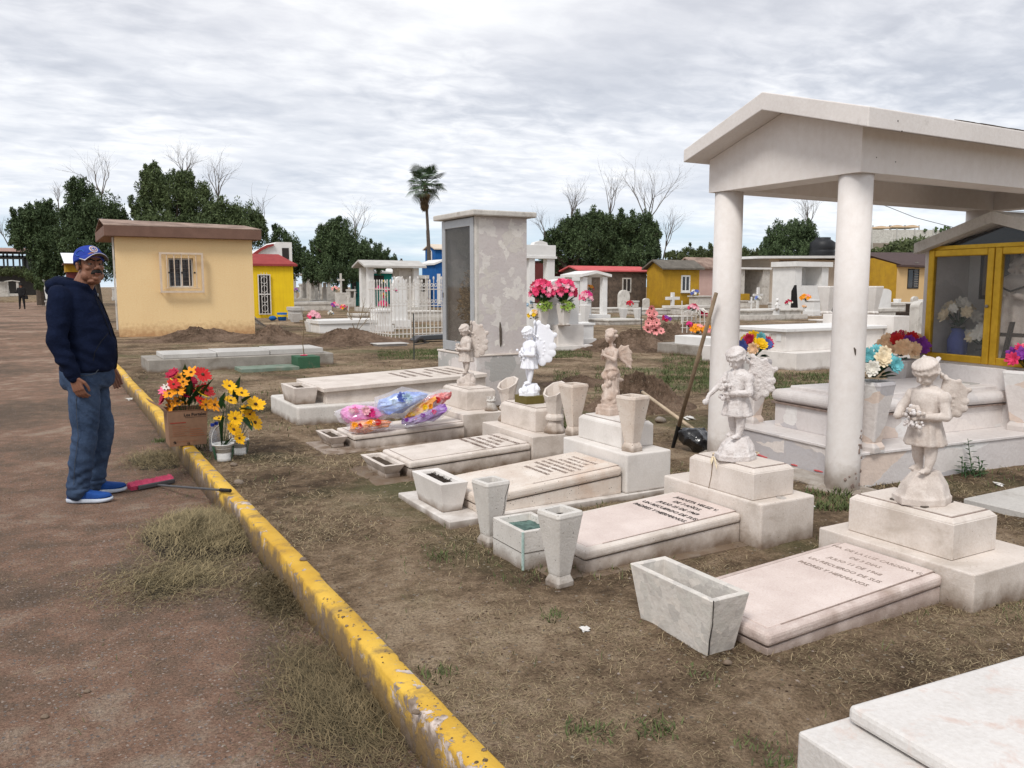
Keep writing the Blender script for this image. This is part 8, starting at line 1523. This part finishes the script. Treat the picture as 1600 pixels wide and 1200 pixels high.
# ---------------------------------------------------------------- trees
def tree(label, px0, px1, base, D, lobes, n, sz, m_='foliage_dark', group='dense evergreen trees beyond the graves', depth=None, seed=0, trunk=True):
    """lobes in photo px (centre x, centre y, half width, half height) give the crown its true outline at distance D"""
    rng = np.random.default_rng(seed+5); rr = random.Random(seed); pm = (px0+px1)/2; b_ = W3(pm, base, D); b_.z = .1; T = thing('tree', label, 'tree', tuple(b_), 0, group); k = D/F_PX; cs, rs, ns = [], [], []
    tot = sum(l[2]*l[3] for l in lobes)
    for (lx, ly, hw, hh) in lobes:
        c = W3(lx, ly, D+rr.uniform(-.35, .35)*hw*k); cs.append(tuple(c)); rs.append((hw*k*.70, hw*k*.7, hh*k*.74)); ns.append(int(n*.36*hw*hh/tot))
        m = max(7, int(hw*hh/20))
        for j in range(m):   # secondary clumps break the outline
            v = Vector((rr.gauss(0, 1), rr.gauss(0, 1), rr.gauss(0, 1))).normalized(); p = c+Vector((v.x*hw, v.y*hw, v.z*hh))*k*rr.uniform(.6, 1.05); s2 = rr.uniform(.10, .27)*min(hw, hh)*k; cs.append(tuple(p)); rs.append((s2, s2, s2*1.7)); ns.append(int(n*.58*hw*hh/tot/m))
    ns = [int(q*1.9) for q in ns]; V, Fq = leaf_cloud(cs, rs, ns, sz*.60, .36, .40, 1.5, rng); big_mesh('crown', V-np.array(b_), Fq, m_, T)
    if trunk:
        mb = MB(); top = Vector(cs[0]); limb = [b_, lerp(b_, top, .35)+Vector((.1, 0, 0)), lerp(b_, top, .8)]; mb.tube(limb, [.32, .24, .12], 8)
        for j in range(7): q = lerp(b_, top, rr.uniform(.25, .7)); c = Vector(cs[rr.randrange(len(cs))]); mb.tube([q, lerp(q, c, .5)+Vector((0, 0, .2)), c], [.11, .07, .03], 5)
        mb.build('trunk', 'bark', T)
    return T
tree('broad dark evergreen at the far left behind the small tombs', 18, 110, 455, 62, [(45, 365, 26, 36), (72, 355, 26, 40), (35, 350, 18, 28), (60, 335, 22, 20), (85, 395, 26, 50), (65, 410, 22, 30), (30, 375, 14, 16)], 26000, .30, seed=1)
tree('tall rounded evergreen between the far left tree and the yellow house', 95, 210, 455, 60, [(128, 320, 27, 36), (118, 295, 18, 18), (160, 340, 32, 34), (190, 350, 20, 22), (130, 375, 36, 55), (170, 385, 40, 50), (112, 350, 18, 36)], 30000, .30, seed=2)
tree('highest bushy evergreen behind the yellow windowed house', 205, 420, 455, 58, [(240, 295, 24, 36), (238, 270, 16, 16), (272, 305, 30, 38), (222, 330, 20, 28), (310, 325, 34, 34), (345, 340, 36, 28), (380, 345, 32, 26), (402, 355, 20, 24), (290, 285, 18, 22), (260, 360, 60, 32), (350, 370, 60, 30)], 40000, .30, 'foliage_mid', seed=3)
tree('slender dark evergreen behind the red roofed yellow house', 415, 480, 458, 62, [(437, 372, 16, 22), (432, 358, 9, 10), (455, 395, 22, 26), (425, 400, 20, 28), (470, 405, 14, 20), (445, 420, 30, 25)], 12000, .26, seed=4)
tree('steep evergreen standing over the far row of tombs', 480, 600, 460, 58, [(523, 358, 20, 20), (530, 380, 32, 32), (508, 385, 22, 30), (500, 410, 26, 30), (545, 400, 30, 36), (570, 400, 22, 26), (590, 408, 16, 18), (530, 425, 50, 22), (490, 425, 20, 20)], 30000, .26, seed=5)
tree('low dark evergreen sloping down behind the portico', 575, 640, 458, 66, [(590, 400, 20, 16), (610, 412, 18, 14), (625, 424, 14, 10), (580, 425, 25, 18)], 8000, .26, seed=6)
tree('left mass of dark evergreens behind the maroon building', 858, 960, 458, 60, [(862, 370, 14, 16), (885, 362, 22, 22), (905, 350, 24, 20), (928, 348, 24, 20), (950, 352, 18, 24), (875, 395, 26, 26), (915, 385, 38, 34), (945, 400, 26, 36), (850, 395, 14, 22)], 30000, .28, seed=7)
tree('right rounded mass of dark evergreen behind the ochre house', 945, 1038, 458, 61, [(975, 355, 22, 24), (998, 352, 24, 22), (1018, 368, 17, 26), (965, 380, 24, 34), (1005, 390, 30, 36), (985, 410, 40, 30), (1025, 395, 10, 22)], 28000, .28, seed=8)
tree('olive scrubby tree line right of the evergreens', 1035, 1125, 452, 85, [(1055, 400, 18, 10), (1075, 396, 16, 13), (1095, 398, 18, 12), (1115, 396, 16, 14), (1085, 408, 45, 12)], 9000, .36, 'foliage_olive', seed=9, group='olive scrub beyond the graves')
tree('evergreen seen through the canopy behind the cream building', 1178, 1288, 455, 68, [(1232, 368, 34, 22), (1255, 360, 26, 20), (1215, 380, 26, 20), (1265, 382, 22, 24), (1235, 392, 48, 20), (1270, 395, 18, 16), (1200, 395, 18, 12)], 20000, .30, seed=10)
tree('olive scrub seen left behind the canopy columns', 1150, 1200, 455, 80, [(1168, 400, 20, 14), (1185, 404, 20, 12), (1165, 412, 18, 16)], 6000, .34, 'foliage_olive', seed=11, group='olive scrub beyond the graves')
tree('round green bush beside the praying niche tomb', 54, 67, 462, 55, [(60, 440, 7, 8), (62, 447, 8, 8), (45, 428, 8, 6)], 2500, .2, 'foliage_mid', seed=12, group='bushes among the far tombs', trunk=False)
tree('low olive hedge under the grandstand', 0, 60, 455, 110, [(15, 424, 14, 8), (35, 426, 14, 8), (50, 432, 12, 10), (-5, 425, 12, 8)], 5000, .4, 'foliage_olive', seed=13, group='olive scrub beyond the graves', trunk=False)
def bare(label, px, base, top, D, spread, lvl=3, r=.12, lean=0, seed=0, kids=4, L0=.5):
    b_ = W3(px, base, D); t_ = W3(px, top, D); H_ = t_.z-b_.z; T = thing('bare_tree', label, 'tree', tuple(b_), 0, 'leafless trees beyond the graves'); mb = MB(); rr = random.Random(seed)
    p1 = b_+Vector((lean*H_*.3, 0, H_*.3)); r *= .62; mb.tube([b_, p1], [r, r*.8], 6)
    for k in range(kids+1): limb_tubes(mb, p1, (rr.uniform(-spread, spread)+lean, rr.uniform(-.4, .4), 1), H_*L0*rr.uniform(.8, 1.15), r*.55, lvl, rr, .65, .16, 5, 4, .45)
    mb.build('branches', 'bare_bark', T)
bare('bare tree rising over the far left evergreens', 160, 330, 250, 61, .5, 2, .12, seed=1); bare('bare tree above the highest evergreen, left branches', 288, 300, 232, 59, .6, 3, .12, seed=2); bare('bare tree above the highest evergreen, right branches', 342, 335, 246, 60, .5, 2, .12, seed=3)
bare('thin bare tree between the yellow house roof and slender evergreen', 412, 370, 298, 60, .4, 1, .08, seed=4); bare('bare branches leaning right over the steep evergreen', 548, 400, 322, 60, .3, 2, .10, .35, seed=5)
bare('bare tree over the left mass of dark evergreens', 893, 365, 295, 62, .5, 3, .12, seed=6); bare('bare tree in the middle over the dark evergreens', 953, 360, 278, 62, .35, 2, .10, seed=7); bare('largest bare tree over the right rounded evergreen', 1008, 380, 270, 62, .6, 3, .15, .12, seed=8)
bare('bare twigs at the right edge of the rounded evergreen', 1035, 410, 330, 62, .4, 2, .10, .25, seed=9); bare('bare tree left of the dark evergreens near the portal monument', 858, 390, 330, 60, .6, 2, .09, -.3, seed=10); bare('wide bare tree behind the evergreen seen through the canopy', 1262, 375, 313, 70, .85, 3, .14, .05, seed=11)
bare('small bare tree left of the evergreen seen through the canopy', 1208, 400, 365, 72, .6, 2, .08, -.2, seed=12); bare('faint bare tree above the far left edge evergreen', 92, 330, 285, 62, .4, 1, .08, seed=13); bare('bare twigs at the left picture edge', 14, 385, 335, 62, .5, 1, .07, -.4, seed=14)
# palm
D_ = 72; b_ = W3(668, 470, D_); b_.z = .1; T = thing('palm_tree', 'tall fan palm with a skirt of dead fronds', 'palm', tuple(b_), 0); k = D_/F_PX; top = W3(663, 288, D_); mb = MB(); n = 14; mb.tube([lerp(b_, top, t/n)+Vector((.22*math.sin(t/n*3), 0, 0)) for t in range(n+1)], [.16-.04*t/n for t in range(n+1)], 8); mb.build('trunk', 'palm_trunk', T)
def frond(G, D2, c, d, L, drop, n=15, w=.13):
    """petiole plus a fan of narrow drooping leaflets"""
    c, d = Vector(c), Vector(d).normalized(); h = c+d*L*.42+Vector((0, 0, -.06*L*drop)); G.tube([c, h], [.035, .02], 3); sd_ = d.cross(Vector((0, 0, 1))).normalized(); u = sd_.cross(d)
    for i in range(n):
        a = (i/(n-1)-.5)*2.5; dd_ = (d*math.cos(a)+sd_*math.sin(a)).normalized(); m_ = h+dd_*L*.33+u*.02; t_ = h+dd_*L*.56*(1-.10*abs(a))-Vector((0, 0, L*.13*drop)); s_ = dd_.cross(u).normalized()*w*L*.28; G.add([h, m_+s_, t_, m_-s_], [(0, 1, 2, 3)])
lv = MB(); rr = random.Random(4)
for i in range(46):
    el = rr.triangular(-1.1, 1.45, .35); az = rr.random()*6.28; d = Vector((math.cos(az)*math.cos(el), math.sin(az)*math.cos(el), math.sin(el))); frond(lv, D_, top+d*.1, d, (1.35+1.0*rr.random())*(1 if el > -.2 else .95), .4+.8*(el < .5), 15, .085)
lv.build('fronds', 'palm_green', T); dd2 = MB()
for i in range(44):
    t_ = rr.random()**1.3; az = rr.random()*6.28; d = Vector((math.cos(az)*.45*(1-.5*t_), math.sin(az)*.45*(1-.5*t_), -1)); frond(dd2, D_, top+Vector((0, 0, -.3-1.35*t_)), d, 1.15-.35*t_, .1, 9)
dd2.build('dead_frond_skirt', 'palm_dead', T)
q = W3(672, 470, D_-2); tag(MB().tube([W3(674, 470, D_-2), W3(668.5, 360, D_-2)], [.19, .15], 7).build('dead_palm_trunk', 'palm_trunk', loc=tuple(q)), 'bare headless palm trunk right beside the tall fan palm', 'dead palm')
# ---- loose straw, cut grass, pebbles: nobody could count them
def blades(name, x, y, z, L, w, tilt, m, kind='stuff', parent=None, az=None, loc=(0, 0, 0), bendk=.10):
    n = len(x); az = RNG.random(n)*2*np.pi if az is None else az; u = np.stack([np.cos(az)*np.cos(tilt), np.sin(az)*np.cos(tilt), np.sin(tilt)], 1)
    sd_ = np.stack([-np.sin(az), np.cos(az), np.zeros(n)], 1); p = np.stack([x, y, z], 1)
    bend = sd_*(RNG.normal(size=n)*bendk*L)[:, None]; bend[:, 2] += RNG.random(n)*.12*L
    hw = sd_*(w*.5)[:, None]; mid = p+u*(L*.5)[:, None]+bend; tip = p+u*L[:, None]
    V = np.stack([p-hw, p+hw, mid+hw, mid-hw, tip], 1).reshape(-1, 3); b0 = np.arange(n)*5
    Fq = np.concatenate([np.stack([b0, b0+1, b0+2], 1), np.stack([b0, b0+2, b0+3], 1), np.stack([b0+3, b0+2, b0+4], 1)])
    return big_mesh(name, V, Fq, m, parent, kind, loc)
def scatter(dens, x0, x1, y0, y1, cell=.5, keep=None):
    X = []; Y = []
    for cx in np.arange(x0, x1, cell):
        for cy in np.arange(y0, y1, cell):
            mx, my = cx+cell/2, cy+cell/2; D = mx*syw+my*cyw; lat = mx*cyw-my*syw
            if D < .9 or abs(lat) > .72*D+.6: continue
            n = RNG.poisson(dens(D)*cell*cell); X.append(cx+RNG.random(n)*cell); Y.append(cy+RNG.random(n)*cell)
    X = np.concatenate(X); Y = np.concatenate(Y)
    if keep is not None: k = RNG.random(len(X)) < keep(X, Y); X, Y = X[k], Y[k]
    return X, Y
x, y = scatter(lambda D: min(24000, 200000/D**2), 1.04, 15, .8, 24, keep=lambda X, Y: np.clip(.36+1.0*wav(X*.8, Y*.9, 7), .05, 1))
D = x*syw+y*cyw; n = len(x); print('straw', n)
blades('dry_grass', x, y, yard_z(x, y)-.002, (.012+.042*RNG.random(n)**2.5)*np.clip(D/3.5, 1, 1.8), .0017*np.clip(D/2.4, 1, 3), RNG.normal(size=n)*.16+.12, 'straw')['kind'] = 'stuff'
x, y = scatter(lambda D: min(1500, 14000/D**2), 1.04, 15, .8, 22, keep=lambda X, Y: np.clip(1.7*wav(X*.6, Y*.7, 2.2)-.45, .02, 1))
n = len(x); D = x*syw+y*cyw; print('green', n)
blades('green_grass', x, y, yard_z(x, y)-.003, .02+.035*RNG.random(n), .0022*np.clip(D/2.6, 1, 4), .5+.8*RNG.random(n), 'grass_blade')
# greener strips behind the graves
gx, gy = [], []
for px0, px1, py0, py1, nn in [(590, 700, 548, 562, 2500), (840, 925, 545, 560, 2200), (1035, 1130, 550, 600, 5000), (1150, 1300, 583, 625, 5000), (930, 1110, 575, 615, 3000), (865, 905, 580, 690, 2400), (640, 690, 546, 556, 1200), (300, 330, 660, 800, 300), (1240, 1330, 770, 800, 450), (1120, 1150, 600, 640, 600)]:
    for _ in range(nn*2):
        p = P(random.uniform(px0, px1), random.uniform(py0, py1)); 
        if p.x > 1.05: gx.append(p.x); gy.append(p.y)
gx, gy = np.array(gx), np.array(gy); k = RNG.random(len(gx)) < np.clip(.55+.8*wav(gx*2, gy*2, 1), .1, 1); gx, gy = gx[k], gy[k]; n = len(gx)
blades('green_grass', gx, gy, yard_z(gx, gy)-.003, .03+.045*RNG.random(n), .004+.004*RNG.random(n), .4+.8*RNG.random(n), 'grass_blade')
# tufts
tx, ty, tz, tl = [], [], [], []
for px, py, nn, l in [(425, 885, 60, .05), (1025, 1140, 90, .045), (905, 1140, 50, .04), (560, 1150, 90, .05), (250, 690, 130, .05), (870, 965, 90, .045), (480, 1080, 30, .03), (1085, 1050, 30, .03), (690, 870, 60, .04), (1215, 1195, 40, .05), (680, 1055, 40, .05), (940, 1148, 40, .04), (360, 775, 30, .03), (1180, 1165, 40, .03)]:
    road = px < 640 and py > 700 and (px, py) != (690, 870); p = P(px, py, 0 if road else .1)
    for _ in range(nn):
        a = random.gauss(0, .035), random.gauss(0, .035); tx.append(p.x+a[0]); ty.append(p.y+a[1]); tz.append(p.z-.002); tl.append(l*random.uniform(.4, 1))
n = len(tx); blades('weed_tufts', np.array(tx), np.array(ty), np.array(tz), np.array(tl), np.full(n, .0045), .3+.9*RNG.random(n), 'grass_blade')
# green film of weeds on the road edge far left and beside the kerb
x, y = scatter(lambda D: min(240, 2600/D**2), -2.6, .93, 1.2, 16, keep=lambda X, Y: np.clip(2.2*wav(X*.7, Y*.4, 5.2)-.75, 0.012, 1)+np.clip((X-.62)*2.2, 0, .6)); n = len(x); D = x*syw+y*cyw
blades('road_weeds', x, y, road_z(x, y)-.002, .012+.03*RNG.random(n), .002*np.clip(D/2.6, 1, 3), .15+.8*RNG.random(n), 'grass_blade')
x, y = scatter(lambda D: min(2200, 17000/D**2), -2.6, .94, 1.2, 16, keep=lambda X, Y: np.clip(.9*wav(X*.7, Y*.8, 3.3)-.12, .02, 1)+np.clip((X-.55)*2.4, 0, .9)); n = len(x); D = x*syw+y*cyw
blades('loose_straw', x, y, road_z(x, y)+.001, (.012+.045*RNG.random(n)**2), .0016*np.clip(D/2.4, 1, 3), np.abs(RNG.normal(size=n)*.1), 'straw')
def pebbles(name, x, y, zf, r, m='gravel'):
    n = len(x); base = np.array([(1, 0, 0), (.5, .87, .1), (-.5, .87, -.1), (-1, 0, 0), (-.5, -.87, .1), (.5, -.87, -.1), (0, 0, .62), (.55, .3, .45), (-.5, .25, .5)])[:7]
    sc = r[:, None, None]*(1+RNG.normal(size=(n, 7, 3))*.2); V = base[None]*sc; V[:, :, 2] *= .8
    a = RNG.random(n)*6.28; ca, sa = np.cos(a)[:, None], np.sin(a)[:, None]; X = V[:, :, 0]*ca-V[:, :, 1]*sa; Y = V[:, :, 0]*sa+V[:, :, 1]*ca
    V = np.stack([X+x[:, None], Y+y[:, None], V[:, :, 2]+zf(x, y)[:, None]], -1).reshape(-1, 3); b0 = (np.arange(n)*7)[:, None]
    Fq = np.concatenate([b0+np.array([[i, (i+1) % 6, 6]]) for i in range(6)]); return big_mesh(name, V, Fq, m, kind='stuff')
x, y = scatter(lambda D: min(2600, 20000/D**2), -2.8, .94, 1.1, 20); pebbles('road_gravel', x, y, road_z, .0016+.0045*RNG.random(len(x))**3)
x, y = scatter(lambda D: min(160, 1300/D**2), 1.05, 9, .9, 16); pebbles('yard_gravel', x, y, yard_z, .002+.006*RNG.random(len(x))**3)
x, y = scatter(lambda D: min(2600, 20000/D**2), 1.04, 9, .8, 16, keep=lambda X, Y: np.clip(.4+.7*wav(X*1.7, Y*1.6, 4), .05, 1)); pebbles('soil_crumbs', x, y, yard_z, .0015+.006*RNG.random(len(x))**2.5, 'dark_soil' if False else 'mound_dirt')
def mound(px, py, wx, wy, h, label, seed=0, z=.1, m='mound_dirt', straw=0):
    c = P(px, py, z); n = 64; o = None; V = []; rng = random.Random(seed)
    lumps = [(rng.uniform(-.45, .45), rng.uniform(-.45, .45), rng.uniform(.12, .3), rng.uniform(.3, .9)) for _ in range(9)]
    mb = MB(); vs = []
    for j in range(n+1):
        for i in range(n+1):
            u, v = i/n*2-1, j/n*2-1; e = max(0, 1-math.hypot(u, v)**1.7)
            hh = e**1.1*.75*sum(a*math.exp(-((u-q)**2+(v-w)**2)/(s*s*2)) for q, w, s, a in lumps)/1.6 + e*.35
            X, Y = c.x+u*wx, c.y+v*wy; nn = noise.noise(Vector((X*2.3, Y*2.3, seed)))*.28+noise.noise(Vector((X*7, Y*7, seed)))*.16+noise.noise(Vector((X*22, Y*22, seed)))*.12+rng.gauss(0,.05)
            vs.append((X, Y, z-.03+h*hh*(1+nn)+.03*min(e*6, 1)*(1+nn)))
    mb.add(vs, [(j*(n+1)+i, j*(n+1)+i+1, (j+1)*(n+1)+i+1, (j+1)*(n+1)+i) for j in range(n) for i in range(n)])
    o = mb.build('dirt_mound', m, smooth=False, loc=(c.x, c.y, z)); tag(o, label, 'dirt mound', 'mounds of dug earth')
    return o
mound(335, 531, 2.3, 1.0, .24, 'low bare earth mound in front of the yellow windowed house', 1)
mound(425, 533, 1.2, 1.1, .30, 'weedy earth mound at the right corner of the yellow windowed house', 2)
mound(545, 536, 1.9, 1.3, .25, 'broad brown earth mound in front of the white tomb with the iron fence', 3)
mound(1000, 636, .75, .55, .36, 'freshly dug earth mound right behind the praying cherub pedestal', 4)
mound(985, 545, 1.5, 1.1, .34, 'earth mound between the flower-topped headstone and the pink wreath', 5)
mound(1060, 528, 1.6, 1.0, .30, 'earth mound behind the salmon pink flower wreath', 6)
mound(905, 600, .6, .5, .14, 'small earth mound with weeds beside the tall tapered vase', 7)
def hay_pile(px, py, wx, wy, h, n, label, seed, z=0., flat=.5, m_='hay'):
    c = P(px, py, z); rng = np.random.default_rng(seed); o = thing('cut_grass_pile', label, 'grass pile', tuple(c), 0, 'piles of cut grass by the kerb')
    mb = MB(); k = 26; vs = []
    hf = lambda u, v: max(0, 1-math.hypot(u, v)**1.5)*h*(.75+.45*noise.noise(Vector((u*2.2, v*2.2, seed)))+.2*noise.noise(Vector((u*6, v*6, seed))))
    for j in range(k+1):
        for i in range(k+1): u, v = i/k*2-1, j/k*2-1; vs.append((c.x+u*wx, c.y+v*wy, z-.012+hf(u, v)*.85))
    mb.add(vs, [(j*(k+1)+i, j*(k+1)+i+1, (j+1)*(k+1)+i+1, (j+1)*(k+1)+i) for j in range(k) for i in range(k)]); mb.build('packed_core', 'dark_soil', o, smooth=True)
    u = rng.normal(size=n)*.42; v = rng.normal(size=n)*.42; q = np.hypot(u, v) < 1.25; u, v = u[q], v[q]; n = len(u)
    zz_ = z+np.array([hf(a, b) for a, b in zip(u, v)])*(.85+.25*rng.random(n))+.003
    L = .02+.09*rng.random(n)**2; tilt = rng.normal(size=n)*.34+.05; az = rng.normal(size=n)*1.0+.4*np.sin(u*5)+seed
    blades('cut_stems', c.x+u*wx, c.y+v*wy, zz_, L, .0016+.0012*rng.random(n), tilt, m_, None, o, az, tuple(c), .16); return o
hay_pile(318, 838, .36, .56, .13, 16000, 'tall heap of cut dry grass against the kerb beside the pink broom', 1)
hay_pile(530, 1100, .26, .62, .028, 9000, 'flat spread of cut dry grass by the nearest stretch of kerb', 2, m_='hay_dark')
hay_pile(440, 930, .20, .42, .03, 6000, 'thin scatter of cut grass along the kerb between the two heaps', 5, m_='hay_dark')
hay_pile(270, 905, .42, .40, .02, 5000, 'loose skirt of cut grass spilling onto the road below the tall heap', 6)
hay_pile(245, 720, .32, .55, .04, 4500, 'small scatter of cut grass on the road side of the cardboard box', 3)
hay_pile(395, 640, .35, .5, .05, 2500, 'dry grass clump at the planter corner of the tall glass niche tomb', 4, z=.1).children[0].location.z = 0
mb = MB(); rg_ = random.Random(9)
for k in range(110):
    y_ = rg_.choice([rg_.uniform(1.7, 2.9), rg_.uniform(1.7, 2.3), rg_.uniform(2.9, 3.3)]); x_ = rg_.uniform(.95, 1.03); s_ = rg_.uniform(.0012, .0038) if k % 9 else rg_.uniform(.004, .008)
    mb.ell((x_, y_, .161+s_*.2), (s_*1.3, s_, s_*.7), 6, 4)
o = mb.build('kerb_dirt', 'yard_dirt'); o['kind'] = 'stuff'
